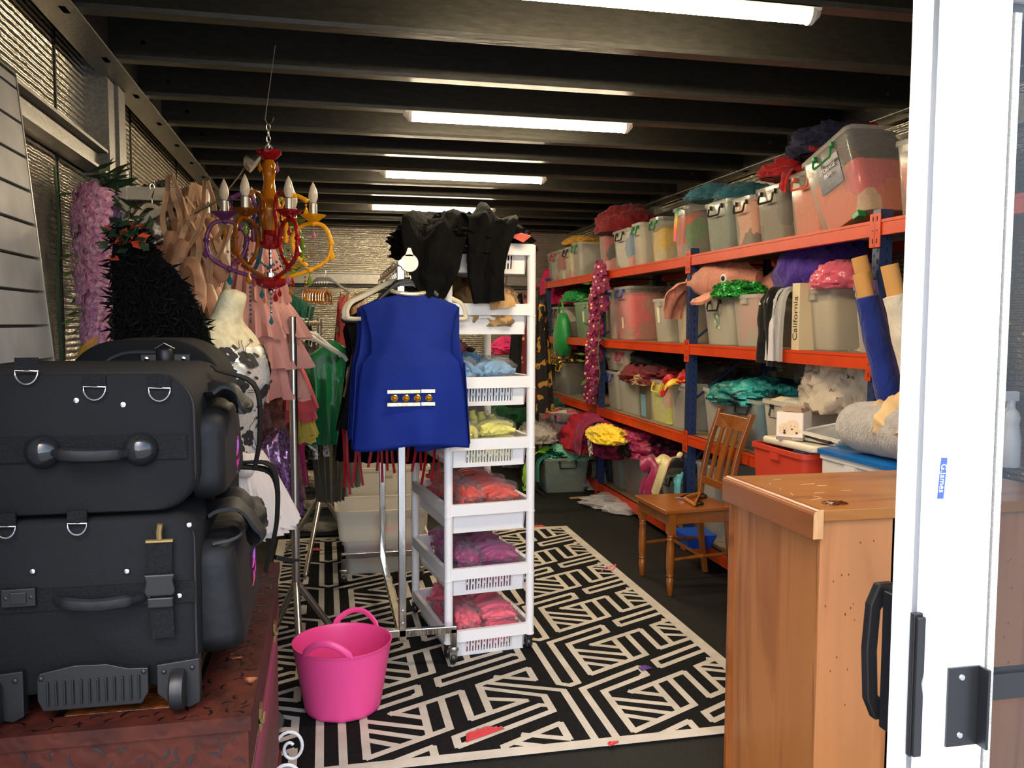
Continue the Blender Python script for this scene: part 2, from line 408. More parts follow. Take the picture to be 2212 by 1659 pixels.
# ================================================================ RACK AND BINS
FX, RD = 2.33, .615
ORANGE = pm('orange_powder_coat', C(206, 66, 20), .42, 0, C(190, 56, 16), 5, spec=.3)
NAVY = pm('navy_powder_coat', C(28, 48, 92), .4)
HOLE = pm('slot_dark', (.004, .004, .006), .8)
BOARD = pm('particle_board', C(150, 125, 98), .85, 0, C(128, 105, 80), 60)
UY = [1.42, 3.315, 5.27, 7.165, 9.02]
LV = [1.955, 1.375, .775, .11]
rack = empty('longspan_shelving', 'long orange and navy bolted shelving rack along the wall, loaded with plastic bins', 'shelving', (FX+RD/2, 6.2, 0))
ro = V((FX+RD/2, 6.2, 0))
for i, y in enumerate(UY):
    for x in (FX+.035, FX+RD-.035):
        b = MB(); h = 2.0; X = x-ro.x; Yy = y-ro.y
        b.box((X, Yy-.026, h/2), (.06, .003, h)).box((X-.028*(1 if x < FX+.2 else -1), Yy, h/2), (.004, .054, h)).box((X, Yy+.026, h/2), (.06, .003, h))
        b.mi = 1
        k = 0
        while .1+k*.0508 < h-.05 and x < FX+.2:
            z = .1+k*.0508; k += 1
            b.box((X-.0302, Yy-.012, z), (.0012, .006, .022)).box((X-.0302, Yy+.012, z+.025), (.0012, .006, .014)).box((X+.004, Yy-.0279, z), (.007, .0012, .02))
        b.build('upright', [NAVY, HOLE], rack, smooth=0)
    b = MB()
    for z0, z1 in ((.2, .6), (.6, 1.0), (1.0, 1.4), (1.4, 1.8)):
        b.bar((FX+.05-ro.x, y-ro.y, z0), (FX+RD-.05-ro.x, y-ro.y, z1), .02, .012)
    b.bar((FX+.05-ro.x, y-ro.y, 1.9), (FX+RD-.05-ro.x, y-ro.y, 1.9), .02, .012)
    b.build('brace', NAVY, rack, smooth=0)
for bay in range(4):
    y0, y1 = UY[bay]+.03, UY[bay+1]-.03
    for li, z in enumerate(LV):
        if bay == 0 and li: continue
        for x in (FX+.02, FX+RD-.02):
            s = -1 if x < FX+.2 else 1; b = MB(); X = x-ro.x
            b.box((X, (y0+y1)/2-ro.y, z-.034), (.036, y1-y0, .068))
            b.box((X+s*.019, (y0+y1)/2-ro.y, z-.008), (.004, y1-y0, .012))
            for yy, d in ((y0, -1), (y1, 1)):
                b.box((X+s*.0215, yy+d*.012-ro.y, z-.045), (.004, .038, .145)); b.mi = 1
                b.box((X+s*.0237, yy+d*.016-ro.y, z+.005), (.001, .006, .02)).box((X+s*.0237, yy+d*.016-ro.y, z-.09), (.001, .006, .02)).box((X+s*.0237, yy+d*.016-ro.y, z-.045), (.001, .006, .006)); b.mi = 0
            b.build('beam', [ORANGE, HOLE], rack, smooth=0, bevel=None)
        b = MB(); b.box((0, (y0+y1)/2-ro.y, z-.009), (RD-.05, y1-y0-.005, .018)); b.build('shelf_board', BOARD, rack, smooth=0)
# ---------------------------------------------------------------- bins
HC = {'k': BLACKP, 'b': pm('blue_handle', C(30, 62, 160), .35), 'g': pm('green_handle', C(20, 130, 70), .35), 'r': pm('red_handle', C(190, 35, 45), .35), 'm': pm('magenta_handle', C(190, 30, 90), .35), 'y': pm('yellow_handle', C(240, 195, 30), .35), 'o': pm('orange_handle', C(240, 105, 60), .35)}
PAPER = pm('paper_label', C(235, 225, 200), .7)
def rrect(w, d, r, z, n=5):
    out = []
    for cx, cy, a0 in ((w/2-r, d/2-r, 0), (-w/2+r, d/2-r, 90), (-w/2+r, -d/2+r, 180), (w/2-r, -d/2+r, 270)):
        for i in range(n+1):
            a = R(a0+90*i/n); out.append((cx+r*math.cos(a), cy+r*math.sin(a), z))
    return out
def make_bin(label, loc, rz, w, d, h, m, handle=None, sticker=None, group=None, rot=None, taper=.86, name='storage_bin', cat='storage bin', lid=None, feet=False):
    e = empty(name, label, cat, loc, rz, group, rot=rot)        # local: -x is the end face, w along y, d along x
    b = MB(); t = taper
    rows = [(t, .0), (t+.01, .006), (t+(1-t)*.5, h*.5), (.985, h-.02), (.985, h)]
    rg = [rrect(d*.5+d*.5*k if 0 else d*k, w*k, .035, z) for k, z in rows]
    b.loft(rg, (True, False))
    b.build('tub', m, e, smooth=60, solid=0)
    b = MB()
    o, i_ = rrect(d+.012, w+.012, .04, 0), rrect(d*.985-.006, w*.985-.006, .034, 0)
    up_ = lambda r, z: [(x, y, z) for x, y, _ in r]
    b.loft([up_(i_, h-.002), up_(i_, h+.004), up_(o, h+.004), up_(o, h-.018)], (False, False))
    b.build('rim', m, e, smooth=30)
    if handle:
        hw = min(.075, w*.24); b = MB(); x = -d*.5
        b.tube([(x-.004, -hw, h-.028), (x-.014, -hw, h-.04), (x-.02, -hw, h-.075), (x-.02, -hw+.01, h-.085), (x-.02, hw-.01, h-.085), (x-.02, hw, h-.075), (x-.014, hw, h-.04), (x-.004, hw, h-.028)], .006, 6)
        for s in (-1, 1): b.box((x-.006, s*hw, h-.03), (.016, .02, .026))
        b.build('handle', HC[handle], e, smooth=40)
        for s in ((1,) if handle != 'g' else (1,)):
            b = MB(); x2 = d*.5
            b.tube([(x2+.004, -hw, h-.028), (x2+.018, -hw, h-.07), (x2+.018, hw, h-.07), (x2+.004, hw, h-.028)], .006, 6)
            b.build('handle', HC[handle], e, smooth=40)
    else:
        b = MB()
        b.box((-d*.5-.003, 0, h-.035), (.012, .07, .03))
        b.build('latch_lug', m, e, smooth=0)
    if sticker:
        sy, sz, sw, sh, sm = sticker
        b = MB(); k = t+(1-t)*(sz/h); b.box((-d*k/2-.002, sy, sz), (.0015, sw, sh), rotm(y=-math.atan((1-t)*d/2/h)))
        b.build('label_sticker', sm, e, smooth=0)
    if lid:
        b = MB(); b.loft([rrect(d+.03, w+.03, .04, h+.004), rrect(d+.03, w+.03, .04, h+.02), rrect(d-.03, w-.03, .04, h+.03)]); b.build('lid', lid, e, smooth=30)
    if feet:
        for s in (-1, 1):
            b = MB(); b.box((-d*t/2+.0, s*w*.3, -.006), (.04, .05, .03)); b.build('foot', HC['g'], e, smooth=0, bevel=(.004, 2))
    return e
def packed(name, label, cat, loc, rz, w, d, z0, z1, m, seed, taper=.86, h=None, rot=None, amp=.02, dome=.06, kind=None, group=None, off=0):
    b = MB(); h = h or z1; n = 40; rings = []
    def ring(k, z, jit):
        base = rrect(d*k-.012, w*k-.012, .05*k, z, 9); out = []
        for x, y, zz in base:
            q = V((x*7+seed*3.1, y*7, zz*9)); j = noise.noise(q)*jit
            j = min(j, .002); l = math.hypot(x, y) or 1
            out.append((x*(1+j/l*1.0), y*(1+j/l), zz+(noise.noise(q*1.3)*jit*1.2 if z > z0+.01 else 0)))
        return out
    for i in range(7):
        z = lerp(z0, z1, i/6); rings.append(ring(taper+(1-taper)*z/h, z, amp))
    for k, dz in ((.9, .25), (.72, .6), (.5, .9), (.25, 1.0), (.06, 1.0)):
        r = ring(k*(taper+(1-taper)*z1/h), z1+dome*dz, amp)
        rings.append([(x, y, z+dome*.6*noise.noise(V((x*9, y*9, seed)))) for x, y, z in r])
    b.loft(rings)
    return tag(b.build(name, m, smooth=60, loc=loc, rot=rot or (0, 0, rz)), label, cat, group, kind)
nb = [0]
def rbin(label, pf, pn, ty, lv, m, handle, cols, fill, what, topx=None, sticker=None, d=.5, X=None, taper=.86, cs=5, dome=.05, dd=.455):
    """bin on the rack: pf/pn far and near edges of its end face in the photo, ty its top"""
    X = X or FX+.075; d = dd; nb[0] += 1
    z = LV[lv] if isinstance(lv, int) else lv
    a = P(pf, ty, X=X); c = P(pn, ty, X=X); h = (P((pf+pn)/2, ty, X=X).z)-z
    w = a.y-c.y-.014; loc = V((X+d/2, (a.y+c.y)/2, z+.001))
    e = make_bin(label, loc, 0, w, d, h, m, handle, sticker, 'clear storage bins on the rack', taper=taper)
    if cols:
        mm = pal('packed_%d' % nb[0], cols, cs) if isinstance(cols, list) else cols
        packed('packed_costumes', what, 'clothes', loc+V((0, 0, .004)), 0, w, d, 0, h*fill, mm, nb[0], taper, h, dome=dome, group='clothes packed in the bins')
    return e
TAG = PAPER
CR, PK, HP, OR, YL, TL, GN, WH, GY, DK, RD_, PU, BL = C(222, 205, 165), C(225, 150, 150), C(240, 60, 120), C(235, 100, 60), C(240, 200, 60), C(60, 120, 125), C(110, 150, 90), C(215, 210, 195), C(140, 135, 120), C(60, 55, 50), C(170, 35, 40), C(100, 60, 130), C(110, 150, 190)
# top shelf, far end to near end
rbin('small clear bin with red handle at the far end of the top shelf', 1180, 1213, 545, 0, CLEAR, 'r', [CR, PK, WH, RD_, BL], .8, 'cream and pastel clothes inside the red-handled bin, top shelf')
rbin('clear bin with black handle beside the red-handled bin, top shelf', 1215, 1231, 536, 0, CLEAR, 'k', [PK, CR, OR], .8, 'peach clothes inside the narrow black-handled bin, top shelf')
rbin('clear bin with green handle under a yellow cloth, top shelf', 1233, 1251, 526, 0, FROST, 'g', [GY, WH], .85, 'grey clothes inside the bin below the yellow cloth')
rbin('tall clear bin with blue handle beside the dark red cloth', 1290, 1306, 488, 0, CLEAR, 'b', [GN, PK, RD_, DK, CR], .75, 'mixed clothes inside the tall blue-handled bin, top shelf')
rbin('clear bin with black handle under the dark red cloth', 1322, 1360, 498, 0, CLEAR, 'k', [PK, WH, BL, GN], .9, 'pale blue and green clothes inside the bin under the dark red cloth')
rbin('frosted bin with green handle next to the dark red cloth', 1363, 1385, 484, 0, FROST, 'g', [CR, WH], .9, 'cream clothes inside the green-handled bin beside the dark red cloth')
rbin('clear bin with green handle showing a yellow garment, top shelf', 1401, 1426, 472, 0, CLEAR, 'g', [CR, YL, PK], .7, 'yellow and cream clothes inside a green-handled bin, top shelf')
rbin('clear bin with a rainbow ribbon hanging over its end', 1451, 1483, 450, 0, CLEAR, None, [WH, GY, OR, GN, BL], .8, 'multicoloured clothes inside the bin with the rainbow ribbon')
rbin('clear bin with black handle holding teal and pale green clothes', 1520, 1577, 437, 0, CLEAR, 'k', [C(90, 115, 105), C(90, 115, 105), C(150, 180, 120)], .95, 'teal and pale green clothes inside the black-handled bin, top shelf')
rbin('clear bin with black handle holding peach and pink clothes, top shelf', 1579, 1626, 428, 0, CLEAR, 'k', [C(120, 95, 80), C(235, 165, 130), C(190, 120, 110)], .9, 'peach and pink clothes inside the black-handled bin, top shelf')
rbin('clear bin with black handle holding drab grey clothes, top shelf', 1629, 1693, 405, 0, CLEAR, 'k', [C(125, 115, 95), C(95, 90, 75)], .95, 'drab grey clothes inside the black-handled bin beside the orange clothes')
rbin('clear bin with orange handle full of bright orange clothes', 1699, 1772, 372, 0, CLEAR, 'o', [C(238, 120, 78), C(238, 120, 78), C(250, 200, 70)], .72, 'bright orange clothes inside the orange-handled bin')
STK = pm('box_sticker', C(60, 70, 110), .3, 0, C(25, 28, 40), 30)
# tilted bin by the upright
tb = P(1800, 478, X=FX+.0); loc = V((FX+.30, 3.66, 1.975))
e = make_bin('large clear bin with green handles tipped over the upright', loc, 0, .42, .55, .40, CLEAR, 'g', (0, .26, .18, .15, STK), 'clear storage bins on the rack', rot=(R(-17), R(0), 0), feet=True, taper=.84)
text('STORAGE\nBOX', .030, (-.272, 0.0, .27), (R(90), 0, R(-90)), pm('label_white_ink', (.8, .8, .8), .5), e)
packed('packed_costumes', 'pink and orange clothes inside the tipped green-handled bin', 'clothes', loc+V((0, 0, .008)), 0, .41, .54, 0, .24, pal('packed_tip', [C(215, 180, 150), C(235, 110, 70), C(225, 80, 100), C(120, 100, 85)], 5), 77, .84, .40, rot=(R(-17), 0, 0), group='clothes packed in the bins')
rbin('clear bin half hidden by the white door frame, top shelf', 1929, 2005, 300, 0, CLEAR, None, [CR, OR, YL], .7, 'orange and cream clothes inside the bin beside the white door frame')
# second shelf
rbin('small clear bin with black handle behind the green bag', 1187, 1208, 664, 1, CLEAR, 'k', [C(120, 90, 80), WH], .8, 'grey clothes inside the small bin behind the green bag')
rbin('pale green bin with a paper tag beside the flower garland', 1238, 1290, 653, 1, film('green_tint_plastic', .6, C(150, 180, 150), .3, (.8, .9, .8)), None, [C(110, 140, 110), C(90, 120, 90)], .8, 'green clothes inside the pale green tagged bin', sticker=(.07, .2, .05, .1, PAPER))
rbin('frosted bin with blue handle between the garland and the pink bin', 1304, 1323, 628, 1, FROST, 'b', [C(240, 120, 130), PK], .8, 'pink clothes inside the blue-handled bin beside the garland')
rbin('long clear bin with blue handle full of bright pink clothes', 1322, 1362, 621, 1, CLEAR, 'b', [C(205, 120, 105), C(250, 90, 100), C(180, 70, 75)], .8, 'bright pink clothes inside the long blue-handled bin', sticker=(0, .14, .04, .09, PAPER), d=.53)
rbin('frosted bin with white tag left of the navy upright, second shelf', 1408, 1440, 647, 1, FROST, None, [C(200, 190, 150), C(150, 140, 110)], .8, 'cream clothes inside the white-tagged frosted bin', sticker=(.03, .2, .05, .12, PAPER))
rbin('frosted bin touching the navy upright, second shelf', 1455, 1487, 644, 1, FROST, None, [C(235, 200, 110), C(170, 150, 130)], .85, 'yellow clothes inside the frosted bin touching the upright')
BIRD = pm('bird_sticker', C(70, 110, 70), .5, 0, C(225, 225, 215), 40)
e = rbin('frosted bin with a green bird sticker below the pink fish', 1516, 1576, 642, 1, FROST, 'k', [C(200, 200, 165), C(215, 210, 180)], .85, 'pale clothes inside the bin with the bird sticker', sticker=(.0, .16, .07, .12, BIRD))
rbin('frosted bin beside the black garment bag, below the pink fish', 1578, 1641, 638, 1, FROST, None, [C(190, 180, 150), C(235, 115, 90), C(180, 165, 140)], .85, 'cream and coral clothes inside the bin beside the garment bag')
ORT = pm('orange_tag', C(232, 215, 185), .6, 0, C(225, 140, 70), 60)
rbin('big frosted bin with orange price tag below the purple tulle', 1713, 1799, 627, 1, FROST, None, [C(215, 200, 160), C(225, 205, 150), C(90, 75, 110)], .8, 'cream clothes and purple folds inside the big tagged bin', sticker=(.07, .23, .09, .13, ORT))
rbin('frosted bin hidden behind the fabric rolls, second shelf', 1838, 1885, 618, 1, FROST, None, [C(215, 150, 150), WH], .8, 'pink clothes inside the bin behind the fabric rolls')
# third shelf
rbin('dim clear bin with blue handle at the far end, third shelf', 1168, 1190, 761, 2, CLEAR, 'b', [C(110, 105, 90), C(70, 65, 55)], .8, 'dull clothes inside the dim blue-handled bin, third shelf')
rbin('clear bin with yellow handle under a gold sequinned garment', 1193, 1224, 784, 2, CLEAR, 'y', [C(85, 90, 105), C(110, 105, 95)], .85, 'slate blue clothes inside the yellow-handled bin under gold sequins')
for nm, a, c, hc, cl, tx in (('lower blue-handled', 1307, 1331, 'b', [C(165, 150, 110), C(130, 125, 100)], 'olive'), ('lower mint', 1332, 1374, None, [C(150, 175, 160), C(150, 175, 160), C(125, 160, 190)], 'mint and pale blue')):
    rbin('frosted %s bin at the bottom of the stack by the garland' % nm, a, c, 803 if hc else 806, 2, FROST, hc, cl, .88, '%s clothes inside the %s bin, third shelf' % (tx, nm), dome=.01)
zs = P(1340, 805, X=FX+.075).z+.006
rbin('frosted bin stacked on the lower blue-handled bin by the garland', 1304, 1324, 760, zs, FROST, None, [C(170, 140, 135), PK], .8, 'mauve clothes inside the stacked frosted bin, third shelf')
rbin('frosted bin with red handle stacked on the mint bin', 1325, 1352, 757, zs, FROST, 'm', [C(220, 165, 160), C(225, 205, 170)], .8, 'pale pink clothes inside the stacked red-handled bin')
PICB = pm('picture_blue', C(120, 170, 185), .4)
rbin('grey bin with a blue picture in a frame on its end', 1376, 1401, 826, 2, film('grey_plastic', .8, C(125, 118, 100), .35), None, None, 0, '', sticker=(0, .1, .1, .17, PICB), taper=.93)
rbin('clear bin with yellow handle packed with neon yellow clothes', 1400, 1444, 822, 2, CLEAR, 'y', [C(220, 225, 60), C(220, 225, 60), C(225, 175, 140), C(240, 110, 85)], .9, 'neon yellow and coral clothes inside the yellow-handled bin', taper=.93, cs=4, dome=.02)
rbin('frosted bin under the red and yellow cloth, by the navy upright', 1446, 1486, 828, 2, FROST, None, [C(120, 112, 92), C(135, 125, 100)], .9, 'khaki clothes inside the frosted bin by the upright', taper=.92)
rbin('tall frosted bin behind the chair, beside the navy upright', 1515, 1575, 843, 2, FROST, None, [C(150, 145, 125), C(135, 130, 112)], .85, 'pale khaki clothes inside the tall frosted bin behind the chair')
rbin('clear bin with black handle under the teal cloth, behind the chair', 1577, 1640, 863, 2, CLEAR, 'k', [C(90, 115, 115), C(40, 110, 130)], .9, 'teal and blue clothes inside the bin behind the chair')
rbin('white bin with black handle behind the puppy tissue box', 1643, 1730, 870, 2, film('white_bin', .85, C(200, 195, 180), .35), 'k', [WH, CR], .9, 'white linen inside the bin behind the tissue box')
# floor level
rbin('clear bin with blue handle at floor level beside the yellow cloth', 1315, 1338, 963, 3, CLEAR, 'b', [C(70, 95, 85), C(90, 110, 100), C(210, 80, 60)], .85, 'dark green clothes inside the floor-level blue-handled bin')
rbin('clear bin heaped with magenta sequins at floor level', 1340, 1398, 975, 3, CLEAR, None, [C(85, 90, 85), C(120, 90, 85), C(200, 80, 60)], .9, 'grey and coral clothes inside the bin heaped with magenta sequins')
rbin('dark clear bin under the heap of red clothes at floor level', 1291, 1311, 962, 3, film('dark_plastic', .45, C(70, 70, 75), .25, (.6, .6, .62)), None, [C(45, 42, 50), C(90, 50, 80)], .85, 'dark clothes inside the dark bin under the red heap')
rbin('pale green bin with black handle behind the chair seat', 1424, 1462, 1022, 3, CLEAR, 'k', [C(120, 150, 125), C(60, 80, 60)], .8, 'green clothes inside the pale green floor-level bin')
rbin('empty frosted bin at floor level behind the chair', 1499, 1546, 1003, 3, FROST, None, None, 0, '')
# dim stack past the end of the rack
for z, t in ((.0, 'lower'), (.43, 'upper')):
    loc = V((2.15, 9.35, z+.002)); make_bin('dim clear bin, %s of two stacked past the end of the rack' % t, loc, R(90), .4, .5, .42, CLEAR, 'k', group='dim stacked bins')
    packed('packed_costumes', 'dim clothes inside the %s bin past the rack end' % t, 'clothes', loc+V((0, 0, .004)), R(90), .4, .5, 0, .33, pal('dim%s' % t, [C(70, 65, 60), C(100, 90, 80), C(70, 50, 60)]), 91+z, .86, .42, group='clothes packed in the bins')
# aisle bins
a, c = P(1184, 1066, Z=0), P(1270, 1066, Z=0); w = (c-a).length/.86; y = (a.y+c.y)/2
h = P(1227, 992, Y=y).z; loc = V(((a.x+c.x)/2, y+.27, .001))
make_bin('clear bin with black handle full of green clothes standing in the aisle', loc, R(90), w, .5, h, CLEAR, 'k')
packed('packed_costumes', 'dark green and teal clothes inside the aisle bin', 'clothes', loc+V((0, 0, .004)), R(90), w, .5, 0, h*.9, pal('packed_aisle', [C(55, 85, 70), C(45, 95, 80), C(40, 110, 150)], 4), 55, .86, h, group='clothes packed in the bins')
y = 7.6; a = P(1172, 947, Y=y); c = P(1262, 950, Y=y)
loc = V(((a.x+c.x)/2, y+.25, a.z)); h = P(1215, 893, Y=y).z-a.z
make_bin('clear bin with blue handle on the grey tray behind the green bin', loc, R(90), c.x-a.x, .45, h, CLEAR, 'b', taper=.92)
packed('packed_costumes', 'bottles and pale clothes inside the bin on the grey tray', 'clothes', loc+V((0, 0, .004)), R(90), c.x-a.x, .45, 0, h*.8, pal('packed_tray', [C(150, 145, 130), C(190, 60, 70), C(90, 85, 75), C(205, 200, 190)], 9), 56, .92, h, group='clothes packed in the bins')
b = MB(); b.loft([rrect(.48, .48, .03, 0), rrect(.50, .50, .03, a.z-.004)], (True, True)); tag(b.build('tray_box', pm('grey_tray', C(120, 118, 108), .5), loc=(loc.x-.05, loc.y+.03, .001)), 'low grey plastic box under the clear bin behind the aisle bin', 'box')
# ---------------------------------------------------------------- cloth lying on the bins
def heap(name, label, cat, c, r, m, seed, amp=.18, fr=4.5, rz=0, group=None, n=36, kind=None, rot=None, fold=.13):
    b = MB(); b.blob((0, 0, 0), r, amp, fr, seed, True, n, fold=fold)
    return tag(b.build(name, m, smooth=70, loc=c, rot=rot or (0, 0, rz)), label, cat, group, kind)
def strip(pts, w, t=.012, n=10, ripple=.3, seed=0, spread=None, side=None):
    """a hanging or lying length of cloth along a path"""
    b = MB(); q = bez(pts, 6); rings = []; k = len(q)
    for i, p in enumerate(q):
        d = (q[min(i+1, k-1)]-q[max(i-1, 0)]).normalized()
        s = (side or V((0, 1, 0))); s = (s-d*s.dot(d)).normalized(); nn = d.cross(s)
        ww = (w if spread is None else interp(spread, i/(k-1)))
        ring = []
        for j in range(n*2):
            u = (j/n if j < n else (2*n-1-j)/n) ; u = min(1, max(0, u*n/(n-1)))
            sg = 1 if j < n else -1
            f = ripple*ww*.35*math.sin(u*9+seed+i*.25)*math.sin(PI*u)+ripple*ww*.2*noise.noise(V((u*4, i*.3, seed)))
            ring.append(p+s*(u-.5)*ww+nn*(f+sg*t/2))
        rings.append(ring)
    return b.loft(rings)
def sheet(name, label, cat, pts, w, m, t=.008, ripple=.3, seed=0, spread=None, side=None, group=None, parent=None):
    o = strip(pts, w, t, 12, ripple, seed, spread, side).build(name, m, parent, smooth=70)
    return tag(o, label, cat, group) if label else o
X1 = FX+.3
def at(px, py, X=FX+.25): return P(px, py, X=X)
c = at(1262, 524, FX+.25); heap('folded_cloth', 'mustard yellow cloth on the green-handled bin, top shelf', 'cloth', c-V((0, 0, .03)), (.2, .2, .07), cloth('mustard', C(215, 160, 50)), 3)
c = at(1352, 500, FX+.25); heap('folded_cloth', 'dark red cloth heaped on a black-handled bin, top shelf', 'cloth', c-V((0, 0, .02)), (.25, .27, .17), cloth('dark_red', C(130, 22, 32)), 4, .15)
c = at(1555, 424, FX+.22); heap('folded_cloth', 'teal cloth spilling from a bin, top shelf', 'cloth', c-V((0, 0, .04)), (.2, .14, .08), cloth('teal', C(50, 110, 125)), 5)
c = at(1618, 415, FX+.3); heap('folded_cloth', 'teal cloth behind the peach bin, top shelf', 'cloth', c-V((0, 0, .06)), (.2, .14, .08), cloth('teal', C(50, 110, 125)), 6)
c = at(1738, 368, FX+.26); heap('folded_cloth', 'red cloth on the bin of orange clothes', 'cloth', c-V((0, 0, .05)), (.23, .17, .09), cloth('scarlet', C(190, 28, 35)), 7)
sheet('red_drape', 'red cloth end hanging off the orange-handled bin', 'cloth', [at(1712, 372, FX+.2), at(1702, 372, FX+.06), at(1694, 392, FX+.02), at(1690, 412, FX+.02)], .07, cloth('scarlet', C(190, 28, 35)), seed=2)
c = P(1820, 318, X=FX+.25); heap('folded_cloth', 'dark red and navy clothes heaped in the tipped bin', 'cloth', c-V((0, 0, .05)), (.25, .2, .12), pal('rednavy', [C(28, 28, 60), C(28, 28, 60), C(135, 25, 45), C(205, 190, 150)], 3), 8)
RB = [C(50, 90, 170), C(70, 165, 110), C(235, 200, 80), C(240, 110, 70), C(210, 100, 140)]
m, nt, bb = nodes('rainbow_ribbon'); bb.inputs['Roughness'].default_value = .6
tc = nt.nodes.new('ShaderNodeTexCoord'); sx = nt.nodes.new('ShaderNodeSeparateXYZ'); L(nt, tc.outputs['Generated'], sx.inputs[0])
L(nt, ramp(nt, sx.outputs['Z'], [(0, RB[4]), (.3, RB[3]), (.55, RB[2]), (.75, RB[1]), (1, RB[0])]), bb.inputs['Base Color'])
sheet('ribbon', 'rainbow ribbon hanging over the end of a clear bin, top shelf', 'ribbon', [at(1476, 447, FX+.15), at(1466, 452, FX+.05), at(1461, 470, FX+.03), at(1459, 500, FX+.035), at(1458, 522, FX+.04)], .05, m, .004, .15, 3)
# second shelf
heap('tulle_skirt', 'hot pink tulle bundle above the green bag, second shelf', 'tulle', at(1212, 655, FX+.3)-V((0, 0, .02)), (.24, .36, .30), cloth('hot_pink', C(235, 25, 105), .7), 11, .2, 6)
e = empty('carrier_bag', 'green reusable carrier bag hanging off the second shelf', 'bag', P(1220, 690, X=FX+.02))
b = MB()
b.loft([[(-.02+rx*math.cos(2*PI*j/30)*(1+.1*math.sin(j*1.3+z*20)), ry*math.sin(2*PI*j/30)*(1+.12*noise.noise(V((j*.9, z*9, 2)))), z+.02*noise.noise(V((j*.5, z*5, 7)))) for j in range(30)] for z, rx, ry in ((-.37, .03, .05), (-.36, .07, .11), (-.28, .09, .155), (-.16, .085, .165), (-.05, .07, .15), (.02, .05, .12), (.06, .03, .07))])
b.build('sack', satin('bag_green', C(20, 140, 62), .45), e, smooth=70)
b = MB(); b.tube(bez([(-.02, .13, .05), (-.03, .12, .15), (-.03, .02, .19), (-.03, -.03, .12), (-.02, -.05, .04)], 5), .012, 6, sq=.4); b.build('handle', satin('bag_green', C(20, 140, 62), .45), e)
heap('folded_cloth', 'green cloth on the pale green tagged bin', 'cloth', at(1262, 648, FX+.25)-V((0, 0, .02)), (.2, .2, .1), satin('bag_green', C(20, 140, 62)), 13)
FL, FLC, LEAF = pm('orchid_purple', C(125, 25, 80), .6, 0, C(150, 40, 95), 30), pm('orchid_centre', C(235, 205, 140), .6), pm('stem_green', C(80, 110, 50), .6)
def garland(name, label, top, bot, w, nfl, seed, sz, mats, sway=.04, lip=True, lf=.33, ll=2.2):
    rnd = random.Random(seed); e = empty(name, label, 'garland', top)
    d = bot-top; b = MB(); s = MB()
    s.tube(bez([(0, 0, 0)]+[(rnd.uniform(-.01, .01), rnd.uniform(-.015, .015), d.z*i/6) for i in range(1, 6)]+[tuple(d)], 4), .004, 5)
    for i in range(nfl):
        t = (i+rnd.random())/nfl; a = rnd.uniform(0, 2*PI); rr = w*math.sqrt(rnd.random())*(.6+.4*math.sin(PI*min(1, t*1.2+.1)))
        c = V((math.cos(a)*rr*.7+d.x*t, math.sin(a)*rr+d.y*t, d.z*t))
        out = (V((-1, -.35, .1))*.9+V((math.cos(a), math.sin(a), rnd.uniform(-.5, .5)))).normalized()
        q = out.to_track_quat('Z', 'Y').to_matrix() @ rotm(z=rnd.uniform(0, 6))
        z = sz*rnd.uniform(.75, 1.15); b.mi = 0
        for k in range(5):
            g = 2*PI*k/5; u = V((math.cos(g), math.sin(g), 0)); v = V((-math.sin(g), math.cos(g), 0))
            p = [V((0, 0, 0)), u*z*.45+v*z*.36+V((0, 0, z*.16)), u*z*.9+v*z*.2+V((0, 0, z*.05)), u*z-v*z*.05, u*z*.85-v*z*.28+V((0, 0, z*.1)), u*z*.4-v*z*.36+V((0, 0, z*.2))]
            b.face([c+q @ x for x in p])
        if lip:
            b.mi = 1; b.ball(c+q @ V((0, 0, z*.2)), z*.2, 4)
    b.build('blossoms', mats, e, smooth=0, solid=.0012)
    for i in range(int(nfl*lf)):
        t = rnd.random(); a = rnd.uniform(0, 6.28); c = V((math.cos(a)*w*.6+d.x*t, math.sin(a)*w*.9+d.y*t, d.z*t)); l = sz*ll
        dd = V((math.cos(a), math.sin(a), rnd.uniform(-.8, .3))).normalized(); n_ = dd.orthogonal().normalized()*sz*.3
        s.face([c, c+dd*l*.5+n_, c+dd*l, c+dd*l*.5-n_])
    s.build('stem', LEAF, e, smooth=0, solid=.001)
    return e
garland('flower_garland', 'purple and cream orchid garland hanging down the front of the rack', P(1296, 570, X=FX-.06), P(1272, 862, X=FX-.08), .085, 170, 5, .058, [FL, FLC], lf=.12, ll=1.6)
SK, SK2 = cloth('fish_pink', C(205, 135, 115), .6), cloth('fish_fin', C(235, 165, 140))
